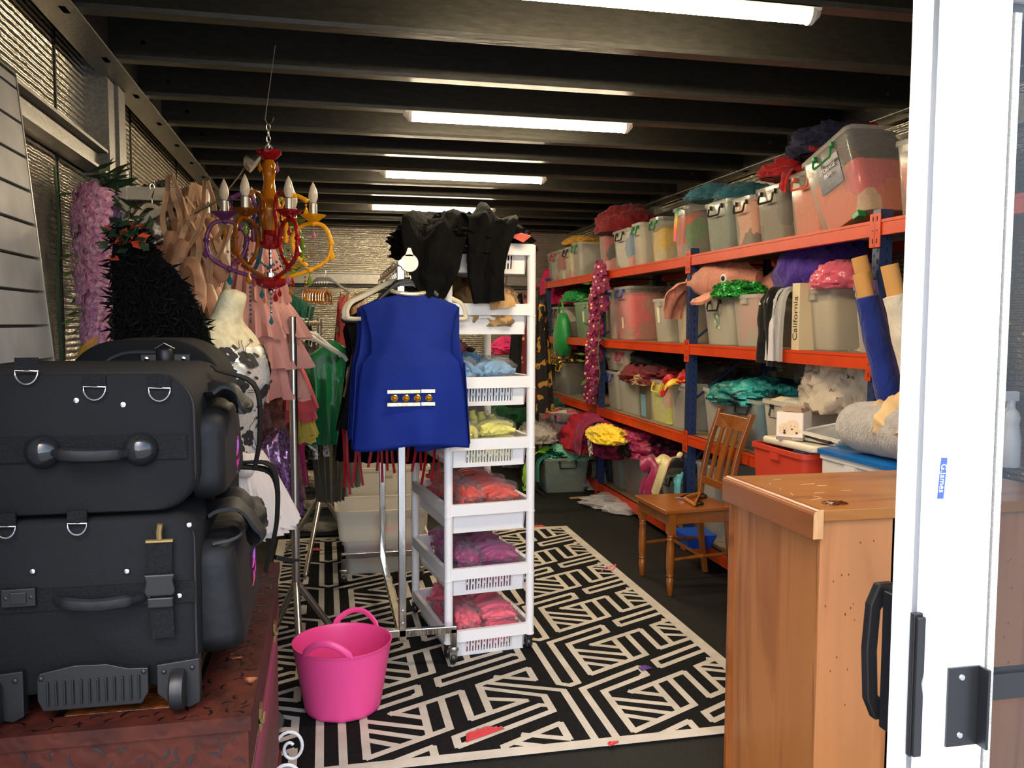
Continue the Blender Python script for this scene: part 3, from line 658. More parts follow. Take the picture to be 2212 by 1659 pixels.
def fish(label, c, ln, h, rz, rx, hair):
    e = empty('fish_puppet', label, 'puppet', c, rot=(rx, 0, rz)); b = MB(); rings = []   # mouth at +x... tail at -x
    for i in range(13):
        t = i/12; x = lerp(-ln/2, ln/2, t); k = interp([(0, .3), (.15, .62), (.4, 1), (.75, .85), (1, .35)], t)
        rings.append([(x+.02*noise.noise(V((t*5, j, 1))), h*.36*k*math.cos(2*PI*j/16)*(1+.3*noise.noise(V((t*9, j*.8, 3)))), h/2*k*math.sin(2*PI*j/16)*(1+.3*noise.noise(V((t*9, j*.8, 5))))) for j in range(16)])
    b.loft(rings); b.build('body', SK, e, smooth=50)
    for s in (-1, 1):
        b = MB(); b.lathe([(.028, 0), (.028, .008), (.02, .012)], (ln*.18, s*h*.33, h*.02), 14, rotm(x=-s*PI/2)); b.build('eye', pm('eye_white', (.75, .72, .68), .3), e)
        b = MB(); b.lathe([(.017, .010), (.015, .016), (.001, .017)], (ln*.18, s*h*.33, h*.02), 12, rotm(x=-s*PI/2)); b.build('pupil', BLACKP, e)
    strip([(-ln*.45, 0, 0), (-ln*.62, 0, -.04), (-ln*.72, 0, -.14), (-ln*.74, 0, -.24)], .2, .01, 10, .5, 2, [(0, .1), (.5, .2), (1, .14)]).build('tail', SK, e, smooth=70)
    strip([(ln*.1, -h*.3, -h*.3), (-.02, -h*.5, -h*.45), (-.1, -h*.6, -h*.52)], .1, .02, 10, .2, 2, [(0, .05), (.5, .11), (1, .04)], V((1, 0, 0))).build('fin', SK2, e, smooth=70)
    if hair:
        b = MB(); rnd = random.Random(4)
        for i in range(40):
            a = rnd.uniform(0, 6.28); p = V((ln*.1, 0, h*.42)); b.tube([p, p+V((math.cos(a)*.05, math.sin(a)*.05, .03)), p+V((math.cos(a)*.09, math.sin(a)*.09, -.01))], .004, 4)
        b.build('hair', BLACKP, e)
fish('big pink cloth fish puppet lying over two bins, tail hanging down', P(1560, 606, X=FX+.12), .66, .26, R(-75), R(0), False)
fish('smaller pink fish puppet with black hair under the top shelf', P(1695, 612, X=FX+.29), .42, .2, R(-80), 0, True)
heap('tinsel_heap', 'shiny green tinsel between the two fish puppets', 'tinsel', P(1618, 634, X=FX+.22)-V((0, 0, .03)), (.2, .2, .08), sequin('green_tinsel', C(20, 110, 45), C(90, 220, 110), 90), 15, .25, 8)
heap('tulle_skirt', 'deep purple tulle heaped on the big tagged bin', 'tulle', P(1775, 618, X=FX+.3)-V((0, 0, .03)), (.2, .28, .25), cloth('deep_purple', C(70, 40, 145)), 16, .14, 5)
heap('plastic_parcel', 'pink parcel in clear film beside the purple tulle', 'parcel', P(1835, 620, X=FX+.2)-V((0, 0, .01)), (.18, .14, .1), satin('pink_film', C(215, 95, 120), .2), 17, .1)
e = empty('garment_bag', 'black garment bag in clear film hanging over the second shelf', 'garment bag', P(1672, 640, X=FX+.005))
strip([(.14, 0, .02), (.02, 0, .02), (-.025, 0, -.05), (-.03, 0, -.2), (-.025, .02, -.36)], .17, .03, 12, .35, 4).build('bag', satin('vinyl_black', (.008, .008, .009), .15), e, smooth=60)
strip([(.1, -.10, .03), (.0, -.1, .02), (-.03, -.1, -.1), (-.03, -.09, -.34)], .09, .02, 10, .3, 7).build('film_edge', film('film_strong', .4, (.75, .75, .75), .1, (.9, .9, .9), .6, 30), e, smooth=60)
strip([(.02, -.06, -.0), (-.045, -.06, -.14), (-.05, -.055, -.34)], .07, .006, 8, .1, 9, [(0, .02), (1, .085)]).build('white_lining', pm('lining', C(205, 200, 205), .6), e, smooth=60)
a = P(1716, 640, X=FX+.01); c2 = P(1722, 757, X=FX+.01)
e = empty('narrow_carton', 'narrow cream carton printed California beside the garment bag', 'carton', (FX+.05, a.y, LV[1]))
b = MB(); b.box((.02, 0, .17), (.10, .07, .34)); b.build('box', pm('carton_cream', C(215, 200, 165), .6), e, smooth=0)
text('California', .058, (-.0312, .0, .16), (R(90), R(-90), R(-90)), pm('carton_ink', C(60, 55, 50), .6), e)
# fabric rolls standing against the rack
def roll(label, p, q, r, m, core=.30):
    q = p+(q-p)*((p.z-.03)/(p.z-q.z))
    e = empty('fabric_roll', label, 'fabric roll', q); d = p-q; u = d.normalized()
    qm = u.to_track_quat('Z', 'Y').to_matrix(); l = d.length
    b = MB(); b.lathe([(.024, 0), (.034, 0), (.034, l), (.027, l), (.027, l-.12), (.024, l-.12)], (0, 0, 0), 18, qm, cap=(False, False)); b.build('core_tube', pm('cardboard', C(200, 150, 85), .8), e, smooth=40)
    b = MB(); b.lathe([(.034, .1), (r, .1)]+[(r*(1+.06*math.sin(i*1.7)), lerp(.1, l-core*.45, i/26)) for i in range(27)]+[(.034, l-core*.45+.004)], (0, 0, 0), 20, qm); b.build('fabric', m, e, smooth=60)
pb = P(1860, 590, X=FX-.14); db = P(1934, 925, X=FX)-pb
roll('roll of royal blue fabric leaning on the rack', pb, pb+db, .048, cloth('roll_blue', C(22, 45, 130)), .23)
roll('roll of lilac fabric behind the blue roll', P(1856, 555, X=FX-.056), P(1856, 555, X=FX-.056)+db+V((-.0, -.02, 0)), .05, cloth('roll_lilac', C(120, 95, 160)), .26)
roll('roll of white fabric beside the navy upright', P(1921, 572, X=FX-.14), P(1921, 572, X=FX-.14)+db, .05, cloth('roll_white', C(225, 215, 195)), .28)
# third shelf
heap('sequin_garment', 'gold sequinned garment on the yellow-handled bin', 'costume', at(1230, 782, FX+.22)-V((0, 0, .02)), (.24, .26, .14), sequin('gold_seq', C(60, 45, 25), C(220, 185, 110)), 21, .15)
heap('hair_scrunchie', 'hot pink scrunchie on the gold sequinned garment', 'scrunchie', at(1233, 755, FX+.1), (.06, .06, .05), cloth('hot_pink', C(235, 25, 105)), 22)
heap('folded_cloth', 'white cloth roll beside the gold sequinned garment', 'cloth', at(1212, 768, FX+.1), (.07, .09, .06), cloth('offwhite', C(220, 212, 195)), 23)
heap('costume_heap', 'dark red velvet clothes heaped over the neon yellow bin', 'clothes', at(1428, 815, FX+.26)-V((0, 0, .04)), (.26, .42, .13), pal('redheap', [C(110, 18, 30), C(110, 18, 30), C(70, 14, 20), C(90, 70, 60)], 5), 24, .16)
heap('costume_heap', 'black jacket with white piping on the dark red clothes', 'clothes', at(1432, 782, FX+.30)-V((0, 0, .02)), (.22, .34, .1), BLACKC, 25, .16)
heap('folded_cloth', 'beige cloth in the yellow-handled neon bin', 'cloth', at(1422, 822, FX+.2)-V((0, 0, .03)), (.2, .17, .09), cloth('beige', C(190, 155, 105)), 26)
sheet('red_yellow_scarf', 'red and yellow shiny cloth over the bin by the upright', 'scarf', [at(1484, 800, FX+.16), at(1470, 822, FX+.1), at(1450, 826, FX+.03), at(1432, 836, FX+.01)], .16, pal('redyellow', [C(195, 25, 35), C(195, 25, 35), C(240, 205, 60)], 7, .4), seed=5)
heap('costume_heap', 'dark clothes with a red shiny fold behind the upright', 'clothes', at(1540, 822, FX+.34)-V((0, 0, .03)), (.17, .22, .11), pal('darkred2', [C(35, 30, 30), C(120, 25, 35), C(60, 70, 60)], 4), 27)
heap('costume_heap', 'teal and turquoise shiny clothes heaped behind the chair', 'clothes', at(1640, 860, FX+.28)-V((0, 0, .03)), (.26, .36, .11), pal('tealheap', [C(15, 55, 60), C(25, 120, 115), C(60, 170, 165), C(15, 30, 75)], 6, .4), 28, .2)
b = MB(); b.blob((0, 0, 0), (.2, .24, .27), .2, 7, 29, True, 40, fold=.2)
tag(b.build('tulle_bundle', cloth('white_tulle', C(205, 190, 170), .9, .12), loc=P(1838, 890, X=FX+.3), smooth=60), 'big bundle of white tulle above the picture frames', 'tulle')
# floor level heaps
heap('costume_heap', 'heap of red and magenta clothes at the foot of the rack', 'clothes', P(1300, 965, X=FX+.1)-V((0, 0, .02)), (.3, .62, .24), pal('redmag', [C(150, 30, 60), C(200, 40, 60), C(165, 45, 100), C(90, 20, 35)], 4), 31, .2)
heap('yellow_cloth', 'crumpled bright yellow cloth on the red clothes', 'cloth', P(1312, 940, X=FX-.12)-V((0, 0, .05)), (.12, .24, .085), satin('bright_yellow', C(250, 215, 20), .6), 32, .3, 3.5)
sheet('print_scarf', 'white patterned scarf hanging from the red clothes', 'scarf', [P(1290, 915, X=FX-.1), P(1277, 930, X=FX-.2), P(1274, 955, X=FX-.2), P(1277, 984, X=FX-.2)], .09, pal('printscarf', [C(215, 205, 190), C(215, 205, 190), C(110, 100, 90)], 40), seed=8)
sheet('magenta_drape', 'magenta cloth end hanging into the aisle from the heap', 'cloth', [P(1300, 905, X=FX-.05), P(1262, 915, X=FX-.2), P(1250, 945, X=FX-.25), P(1246, 972, X=FX-.25)], .2, cloth('magenta', C(150, 35, 75)), seed=9)
heap('sequin_heap', 'magenta and black sequinned clothes on a floor-level bin', 'clothes', P(1395, 970, X=FX+.2)-V((0, 0, .03)), (.27, .36, .15), pal('magblack', [C(30, 20, 20), C(150, 30, 75), C(70, 20, 40)], 5, .35), 33, .2)
sheet('magenta_costume', 'magenta costume hanging down the front of the sequin bin', 'costume', [P(1430, 990, X=FX+.05), P(1425, 1005, X=FX-.05), P(1408, 1050, X=FX-.1), P(1398, 1090, X=FX-.1)], .3, satin('magenta_satin', C(150, 32, 78)), seed=10, ripple=.5)
sheet('cream_sash', 'shiny cream sash tied over the magenta costume', 'sash', [P(1445, 985, X=FX-.05), P(1436, 1000, X=FX-.12), P(1425, 1035, X=FX-.14), P(1412, 1072, X=FX-.14)], .12, satin('cream_satin', C(225, 210, 150), .3), seed=11, ripple=.4, spread=[(0, .2), (.3, .12), (1, .09)])
sheet('aqua_cloth', 'aqua cloth strip hanging beside the empty frosted bin', 'cloth', [P(1466, 1026, X=FX-.02), P(1464, 1045, X=FX-.05), P(1462, 1072, X=FX-.05)], .08, cloth('aqua', C(110, 205, 215)), seed=12)
# aisle bin contents over the rim
lb = P(1227, 992, Z=.4)
ab = V((2.08, 6.95, .4))
a, c = P(1184, 1066, Z=0), P(1270, 1066, Z=0); yy = (a.y+c.y)/2; xx = (a.x+c.x)/2; hh = P(1227, 992, Y=yy).z
heap('folded_cloth', 'mint green cloth on top of the aisle bin', 'cloth', (xx+.08, yy+.2, hh-.03), (.2, .17, .12), satin('mint', C(120, 200, 165), .5), 41, .2)
heap('sequin_garment', 'dark emerald sequinned cloth in the aisle bin', 'costume', (xx+.02, yy+.14, hh-.05), (.24, .1, .09), sequin('emerald_seq', C(10, 45, 38), C(40, 130, 105)), 42, .15)
heap('folded_cloth', 'black and cream patterned clothes at the back of the aisle bin', 'cloth', (xx-.08, yy+.36, hh-.03), (.22, .14, .14), pal('blackcream', [C(25, 25, 22), C(215, 190, 140), C(20, 110, 80)], 9), 43, .2)
sheet('lime_cloth', 'lime green cloth hanging down beside the aisle bin', 'cloth', [(xx-.12, yy+.26, hh+.04), (xx-.26, yy+.22, hh+.02), (xx-.33, yy+.2, hh-.12), (xx-.33, yy+.18, hh-.26), (xx-.3, yy+.16, .06)], .26, satin('lime', C(140, 215, 45), .5), seed=13, ripple=.5, side=V((.3, 1, 0)))
sheet('teal_drape', 'teal cloth fold between the lime cloth and the aisle bin', 'cloth', [(xx-.15, yy+.1, hh+.03), (xx-.26, yy+.06, hh-.03), (xx-.27, yy+.04, hh-.2)], .09, satin('teal_satin', C(15, 110, 95)), seed=14)
for i, (px, py, s) in enumerate(((1300, 1050, .2), (1345, 1088, .28), (1375, 1102, .2))):
    b = MB(); b.blob((0, 0, 0), (s, s*.8, .05), .4, 6, 60+i, True, 14)
    tag(b.build('plastic_sheet', film('loose_film', .22, (.75, .75, .78), .12, (.95, .95, .95), .9, 25), loc=P(px-6, py, Z=.012), smooth=60), ['crumpled clear plastic bag on the floor by the dark bin', 'crumpled clear plastic sheet on the floor below the sequin bin', 'small clear plastic bag on the floor by the chair'][i], 'plastic bag')
heap('plastic_bag', 'clear plastic bag slumped against the dark bin', 'plastic bag', P(1300, 1058, Z=.002), (.08, .12, .2), film('loose_film2', .22, (.7, .7, .75), .15, (.9, .9, .92), .9, 20), 64, .3)
b = MB(); b.prism([(0, 0, 0), (.2, .03, 0), (.33, .1, 0), (.36, .16, 0), (.28, .13, 0), (.19, .08, 0), (0, .06, 0)], (0, 0, .004)); tag(b.build('paper_scrap', pm('brown_paper', C(170, 140, 105), .8), loc=P(1233, 1078, Z=.001), smooth=0), 'torn brown paper strip on the floor before the aisle bin', 'paper')
# ================================================================ WHITE TROLLEY
e = empty('utility_trolley', 'tall white plastic seven-tier trolley on black castors, standing on the rug', 'trolley', (.6725, 4.0325, .0105), R(7.4))
ZT = [1.845, 1.580, 1.258, .985, .695, .408, .126]; TW, TD = .426, .673
TB = film('trolley_solid', 1, (.82, .82, .84), .3, (1, 1, 1)) if 0 else WHITEP
for sx in (-1, 1):
    for sy in (-1, 1):
        x, y = sx*(TW/2-.02), sy*(TD/2-.02)
        b = MB(); b.tube([(x, y, .075), (x, y, 1.842)], .0195, 14); 
        for z in ZT[1:]: b.tube([(x, y, z-.055), (x, y, z-.05)], .0215, 14)
        b.build('post', WHITEP, e)
        b = MB(); b.tube([(x, y, .048), (x, y, .085)], .012, 8); b.box((x, y+.01, .052), (.03, .03, .014)); b.lathe([(.001, -.011), (.024, -.011), (.027, -.006), (.027, .006), (.024, .011), (.001, .011)], (x, y+.014, .0275), 14, rotm(y=PI/2)); b.build('castor', BLACKP, e)
for ti, z in enumerate(ZT):
    slots = ti in (0, 2, 3, 5, 6)
    t = MB(); w, d = TW-.035, TD-.035
    o = rrect(w+.03, d+.03, .03, 0); i_ = rrect(w-.012, d-.012, .03, 0)
    up_ = lambda r, zz: [(x, y, zz) for x, y, _ in r]
    t.loft([up_(i_, z), up_(o, z), up_(o, z-.05), up_(rrect(w+.024, d+.024, .03, 0), z-.05), up_(rrect(w+.0, d+.0, .03, 0), z-.004), up_(i_, z-.006)], (False, False), closed=True)
    t.build('tray_rim', WHITEP, e, smooth=30)
    t = MB(); hb = .095 if slots else .10
    def wall(p, q, zt, zb, inset):                              # one slotted basket wall
        p, q = V(p), V(q); l = (q-p).length; u = (q-p)/l; nrm = V((u.y, -u.x, 0))
        A = lambda s, zz: p+u*s+nrm*(-inset*(zt-zz)/(zt-zb))+V((0, 0, zz))
        def strip_(s0, s1, za, zb_):
            t.prism([A(s0, za), A(s1, za), A(s1, zb_), A(s0, zb_)], -nrm*.003)
        if not slots: strip_(0, l, zt, zb); return
        m0 = .055
        strip_(0, l, zt, zt-.012); strip_(0, l, zb+.02, zb); strip_(0, m0, zt-.012, zb+.02); strip_(l-m0, l, zt-.012, zb+.02)
        n = int((l-2*m0)/.0135); st = (l-2*m0)/n
        for k in range(n+1):
            s = m0+k*st; strip_(s-.0035, s+.0035, zt-.012, zb+.02)
            if k < n and k % 2 == 0: zm = (zt+zb)/2+.006; strip_(s, s+st, zm+.006, zm-.006)
    z1, z0 = z-.04, z-.05-hb*.85
    hw, hd = w/2-.012, d/2-.012
    wall((-hw+.02, -hd, 0), (hw-.02, -hd, 0), z1, z0, .012); wall((hw-.02, hd, 0), (-hw+.02, hd, 0), z1, z0, .012)
    wall((hw, -hd+.02, 0), (hw, hd-.02, 0), z1, z0, .012); wall((-hw, hd-.02, 0), (-hw, -hd+.02, 0), z1, z0, .012)
    for sx in (-1, 1):
        for sy in (-1, 1):                                      # rounded basket corners
            t.prism([(sx*(hw-.02), sy*hd, z1), (sx*hw, sy*(hd-.02), z1), (sx*(hw-.012), sy*(hd-.02), z0), (sx*(hw-.02), sy*(hd-.012), z0)], (-sx*.002, -sy*.002, 0))
    for k in range(9): t.box((lerp(-hw+.02, hw-.02, k/8), 0, z0+.004), (.012, d-.06, .006))
    for k in range(13): t.box((0, lerp(-hd+.02, hd-.02, k/12), z0+.004), (w-.05, .012, .005))
    if not slots: t.box((0, 0, z0+.003), (w-.05, d-.05, .004))
    t.build('tray_basket', WHITEP, e, smooth=0)
tr = Mx.Translation((.6725, 4.0325, .0105)) @ Mx.Rotation(R(7.4), 4, 'Z')
def bagged(label, group, pos, rz, m, s, seed, first=[None]):
    e = empty('bagged_garment', label, 'bagged garment', tr @ V(pos), R(rz), group)
    b = MB(); rnd = random.Random(seed)
    b.blob((0, 0, 0), (.078*s, .05*s, .034*s), .2, 6, seed+3, True, 22, fold=.30)
    for k in (0, 2, 5):                                         # loose ends of cloth
        y = (k-2.5)*.016*s; l = .085*s*rnd.uniform(.8, 1.1); z = .012+.011*(k % 3)*s
        b.tube(bez([(-l, y*1.3, z), (-l*.3, y+rnd.uniform(-.006, .006), z+.016*s), (l*.4, y*.8, z+.012*s), (l, y*1.5+rnd.uniform(-.01, .01), z)], 4), [.012*s]*2+[.017*s]*9+[.011*s]*2, 7, sq=.8)
    o = b.build('cloth', m, e, smooth=80)
    b = MB(); b.blob((0, 0, -.002), (.10*s, .07*s, .058*s), .2, 5, seed, True, 14); b.build('film', BAGFILM, e, smooth=50)
    return e
rnd = random.Random(11)
for ti, nm, cl, n, s, zz, var in ((2, 'pale blue', C(120, 165, 205), 7, 1.0, .03, 0), (3, 'pale yellow', C(225, 218, 110), 7, 1.0, .03, 0), (4, 'orange-red', C(205, 62, 42), 8, 1.0, .035, 0), (5, 'magenta', C(150, 35, 105), 8, 1.0, .035, 0), (6, 'salmon pink', C(230, 85, 110), 8, 1.0, .04, 0)):
    m = satin('glove_'+nm.replace(' ', '_'), cl, .5); p0 = None
    for k in range(n+10):
        lay, col_, row = k//6, (k % 6)//2, k % 2
        pos = ((row-.5)*.15+rnd.uniform(-.012, .012), -.19+col_*.17+rnd.uniform(-.012, .012), ZT[ti]-.116+lay*.058)
        rz = rnd.uniform(-25, 25)+(90 if k % 2 == 0 else 20)
        lb = 'clear packet of %s cloth on the %s tray of the white trolley' % (nm, ['', '', 'third', 'fourth', 'fifth', 'sixth', 'bottom'][ti])
        if p0 is None or k == 1:
            p = bagged(lb, '%s packets on the trolley' % nm, pos, rz, m, s, ti*10+k)
            if p0 is None: p0 = p
        else: dup(p0 if k % 2 == 0 else p, tr @ V(pos), (rnd.uniform(-.08, .08), rnd.uniform(-.08, .08), R(rz)))
# upright yellow packets
ym = satin('glove_pale_yellow', C(225, 218, 110), .55)
for k in range(5):
    e2 = empty('bagged_garment', 'clear packet of pale yellow cloth leaning upright on the fourth tray', 'bagged garment', tr @ V((-.09+k*.045, -.12+.02*(k % 2), ZT[3]-.07)), R(90), 'upright pale yellow packets', rot=(R(-12+k*2), R(-8+k*6), R(90)))
    b = MB(); b.tube(bez([(0, 0, 0), (.004, 0, .06), (-.004, 0, .12), (0, 0, .175-.012*abs(k-2))], 5), [.02]*3+[.026]*10+[.018]*3, 8, sq=.7); b.build('cloth', ym, e2, smooth=80)
    b = MB(); b.tube(bez([(0, 0, -.005), (.004, 0, .06), (-.004, 0, .12), (0, 0, .185-.012*abs(k-2)), (0, 0, .2-.012*abs(k-2))], 5), [.023]*3+[.029]*14+[.02]*3+[.026], 8, sq=.75); b.build('film', BAGFILM, e2, smooth=50)
heap('folded_cloth', 'bundle of loose pale blue cloth at the back of the third tray', 'cloth', tr @ V((-.02, .0, ZT[2]-.06)), (.13, .1, .10), cloth('pale_blue', C(120, 165, 205)), 71, .3, 6)
BG = cloth('tan_cloth', C(190, 150, 100))
heap('folded_cloth', 'tan cloth folded on the second tray of the white trolley', 'cloth', tr @ V((.05, -.1, ZT[1]-.10)), (.15, .2, .13), BG, 72, .25, 5)
sheet('tan_drape', 'tan cloth end lapping over the second tray edge', 'cloth', [tr @ V((.03, -.15, ZT[1]+.02)), tr @ V((.03, -.30, ZT[1]+.035)), tr @ V((.04, -.355, ZT[1]+.012)), tr @ V((.045, -.36, ZT[1]-.02))], .11, BG, .012, .2, 4, side=V((1, 0, 0)))
heap('folded_cloth', 'olive cloth behind the tan cloth on the second tray', 'cloth', tr @ V((-.03, .12, ZT[1]-.10)), (.13, .13, .17), cloth('olive_tan', C(140, 115, 75)), 73, .25, 5)
heap('black_trousers', 'large heap of black clothes piled on top of the white trolley', 'clothes', tr @ V((-.06, -.05, ZT[0]-.05)), (.30, .31, .135), cloth('black_knit', (.0035, .0035, .0038), .95), 74, .22, 4, n=48)
BK2 = cloth('black_knit', (.007, .007, .0075), .9)
T = lambda x, y, z: tr @ V((x, y, z))
sheet('trouser_leg', 'black trouser leg hanging over the front of the trolley top', 'clothes', [T(.0, -.15, 1.96), T(-.0, -.33, 1.94), T(-.03, -.385, 1.85), T(-.045, -.39, 1.72), T(-.03, -.385, 1.585)], .22, BK2, .05, .5, 3, [(0, .3), (.3, .22), (.6, .17), (1, .13)], V((1, 0, 0)))
sheet('black_sleeve', 'wide black cloth hanging off the trolley corner beside the hangers', 'clothes', [T(-.13, -.1, 1.95), T(-.23, -.27, 1.93), T(-.27, -.37, 1.83), T(-.28, -.40, 1.70), T(-.28, -.40, 1.60)], .24, BK2, .04, .5, 6, [(0, .3), (.4, .28), (.7, .22), (1, .1)], V((1, 0, 0)))
b = MB(); b.prism([(0, 0, 0), (.06, .01, .012), (.10, .0, 0), (.06, -.02, -.03)], (0, .01, .004)); tag(b.build('coral_cloth', cloth('coral', C(215, 100, 85)), loc=T(.07, -.36, 1.875), smooth=0), 'coral cloth corner showing below the black clothes on the trolley top', 'cloth')
b = MB(); b.tube([T(.13, -.05, 1.51), T(.125, -.1, 1.53), T(.18, -.05, 1.78), T(.19, -.03, 1.80)], .004, 6); tag(b.build('wire_hook', CHROME), 'bare white wire hanger standing up on the tan cloth', 'hanger')
# ================================================================ CHROME GARMENT RAIL
CHR = pm('chrome_tube', (.62, .61, .58), .14, 1, (.5, .49, .46), 25, .08, 40, stretch=(1, 1, .3))
e = empty('garment_rail', 'chrome square-tube clothes rail on castors with the blue waistcoat at its front end', 'clothes rail', (.31, 4.27, .0105))
def l_(x, y, z): return (x-.31, y-4.27, z)
b = MB()
for y in (3.612, 4.9):
    b = MB(); b.box(l_(.311, y, .93), (.032, .026, 1.60)); b.build('upright', CHR, e, smooth=0, bevel=(.003, 2))
    b = MB(); b.box(l_(.311, y, .165), (.47, .026, .032)).box(l_(.311-.235+.014, y, .125), (.028, .026, .09)).box(l_(.311+.235-.014, y, .125), (.028, .026, .09)); b.build('crossbar', CHR, e, smooth=0, bevel=(.003, 2))
    for s in (-1, 1):
        x = .311+s*.221; b = MB(); b.lathe([(.02, .085), (.024, .08), (.024, .072), (.02, .068)], l_(x, y, 0), 14); b.box(l_(x, y+.012, .05), (.034, .03, .04)); cf = b.build('castor_fork', STEEL, e, bevel=(.004, 2))
        b = MB(); b.lathe([(.001, -.012), (.026, -.012), (.031, -.007), (.031, .007), (.026, .012), (.001, .012)], l_(x, y+.02, .0315), 18, rotm(y=PI/2)); b.build('castor_wheel', BLACKP, cf)
b = MB(); b.box(l_(.305, 4.256, .165), (.032, 1.288, .03)); b.build('base_bar', CHR, e, smooth=0, bevel=(.003, 2))
b = MB(); b.tube([l_(.311, 3.58, 1.742), l_(.311, 4.95, 1.735)], .0125, 12); b.build('hanging_bar', CHROME, e)
b = MB()
for z in (.21, .265): b.lathe([(.008, 0), (.007, .004), (.001, .005)], l_(.311, 3.598, z), 10, rotm(x=PI/2))
b.build('bolts', CHROME, e)
b = MB(); b.lathe([(.001, -.004), (.036, -.004), (.038, 0), (.036, .004), (.001, .004)], (0, 0, 0), 24, rotm(x=PI/2)); b.prism([(-.018, .004, .028), (.018, .004, .028), (.006, .004, .062), (-.006, .004, .062)], (0, -.008, 0))
b.mi = 1; b.lathe([(.011, -.0052), (.010, -.0056), (.001, -.0056)], (0, 0, 0), 14, rotm(x=PI/2))
tag(b.build('size_marker', [pm('white_disc', (.86, .86, .86), .4), HOLE], loc=(.345, 3.585, 1.752), smooth=40), 'white round size marker at the front end of the chrome rail', 'marker')
# hangers: local origin = where the hook sits on the bar
def hanger_plastic(name, label, m, loc, rz, w=.42, loops=True, cat='hanger', group=None, dz=-.09, thick=.010, bar=True):
    e = empty(name, label, cat, loc, rz, group)
    b = MB(); b.tube(bez([(-.018, 0, -.005), (-.016, 0, .012), (0, 0, .02), (.016, 0, .01), (.014, 0, -.012), (0, 0, -.035), (0, 0, dz+.01)], 4), .0032, 6); b.build('hook', STEEL, e)
    b = MB()
    sh = [(0, dz), (.06, dz-.012), (w*.36, dz-.075), (w*.46, dz-.10)]
    ends = [(w*.5, dz-.13), (w*.5, dz-.155), (w*.46, dz-.17), (0, dz-.17)] if bar else [(w*.5, dz-.125)]
    if bar:
        pts = sh+ends; full = pts+[(-x, z) for x, z in pts[::-1][1:-1]]
        b.tube(bez([(x, 0, z) for x, z in full]+[(full[0][0], 0, full[0][1])], 4), thick, 7, sq=.7)
    else:
        for s in (-1, 1): b.tube(bez([(s*x, 0, z) for x, z in sh+ends], 4), [thick*1.6]*5+[thick]*12+[thick*1.3]*8, 7, sq=.6)
        b.box((0, 0, dz-.005), (.09, thick*1.5, .03))
    b.build('shoulders', m, e, smooth=60); return e
# ---- blue waistcoats
def waistcoat(name, label, loc, rz, m, trims, seed, z0=-.18, h=.60, group=None):
    e = empty(name, label, 'waistcoat', loc, rz, group)
    wtab_b = [(0, .185), (.02, .205), (.06, .19), (.22, .168), (.34, .168), (.40, .205), (.5, .215), (1, .245)]
    wtab_f = [(0, .185), (.02, .205), (.06, .205), (.22, .205), (.34, .215), (.40, .225), (.5, .23), (1, .25)]
    def panel(wt, ysign, neck, hem):
        b = MB()
        def f(u, v):
            x = (u*2-1); w = interp(wt, v)
            zt = -neck*math.exp(-(x*w/.075)**2) - .055*abs(x)**1.3*1.0
            z = z0+lerp(zt, -h+hem(x), v)
            fold = .010*math.sin(x*6+seed+v*2)*v+.008*noise.noise(V((x*3, v*4, seed)))
            return (x*w, ysign*(.012+.055*(1-x*x)*(.25+.75*min(1, v*2.2)))+fold, z)
        return b.grid(f, 40, 44)
    panel(wtab_b, -1, .012, lambda x: .012*math.sin(x*3+1)).build('back_panel', m, e, smooth=80, solid=.003)
    panel(wtab_f, 1, .09, lambda x: -.035+.03*abs(x)+(.03 if abs(x) < .08 else 0)).build('front_panel', m, e, smooth=80, solid=.003)
    b = MB()
    for s in (-1, 1): b.grid(lambda u, v: (s*lerp(.2255, .2475, v), lerp(-.014, .014, u), z0+lerp(-.30, -h+.01, v)), 3, 6)
    b.build('side_seam', m, e, smooth=80, solid=.004)
    if trims:
        G = sequin('silver_gold_trim', C(215, 200, 150), C(250, 245, 225), 160); A = pm('amber_stud', C(225, 160, 30), .15, .7); RING = pm('gold_ring', C(225, 195, 110), .25, .9)
        b = MB()
        b.tube(bez([(-.085, .03, z0+.012), (-.07, -.012, z0-.004), (0, -.03, z0-.014), (.07, -.012, z0-.004), (.085, .03, z0+.012)], 6), .009, 8); b.build('collar_trim', G, e)
        for z, nm in ((-.415, 'belt_trim'), (-.468, 'belt_trim')):
            b = MB(); b.box((-.035, -.077, z0+z), (.135, .006, .014), rotm(z=R(2))).box((.065, -.077, z0+z+.001), (.056, .006, .014), rotm(z=R(-4))); b.build(nm, G, e, smooth=0)
        for k in range(4):
            b = MB(); c = (-.074+k*.047, -.077-.004*(k in (1, 2)), z0-.442); b.lathe([(.0145, 0), (.015, .004), (.012, .006)], c, 18, rotm(x=PI/2), cap=(True, False)); b.mi = 1; b.lathe([(.012, .005), (.001, .011)], c, 10, rotm(x=PI/2)); b.build('stud', [RING, A], e, smooth=30)
    return e
BLUE = pm('waistcoat_blue', C(22, 44, 132), .7, 0, C(18, 38, 118), 4, .12, 260, spec=.15)
hanger_plastic('clothes_hanger', 'wide black plastic hanger holding the front blue waistcoat', BLACKP, (.352, 3.60, 1.752), R(-2), .36, dz=-.075, bar=False)
waistcoat('blue_waistcoat', 'royal blue waistcoat with gold trim and four amber studs, hanging on the rail end', (.352, 3.60, 1.752), R(-2), BLUE, True, 1, -.115, .655)
hanger_plastic('clothes_hanger', 'cream flocked hanger directly behind the front blue waistcoat', CREAM, (.345, 3.70, 1.752), R(-4), .50, dz=-.06, thick=.009)
waistcoat('blue_waistcoat', 'second blue waistcoat half hidden behind the front one', (.338, 3.72, 1.752), R(-6), BLUE, False, 4, -.12, .62)
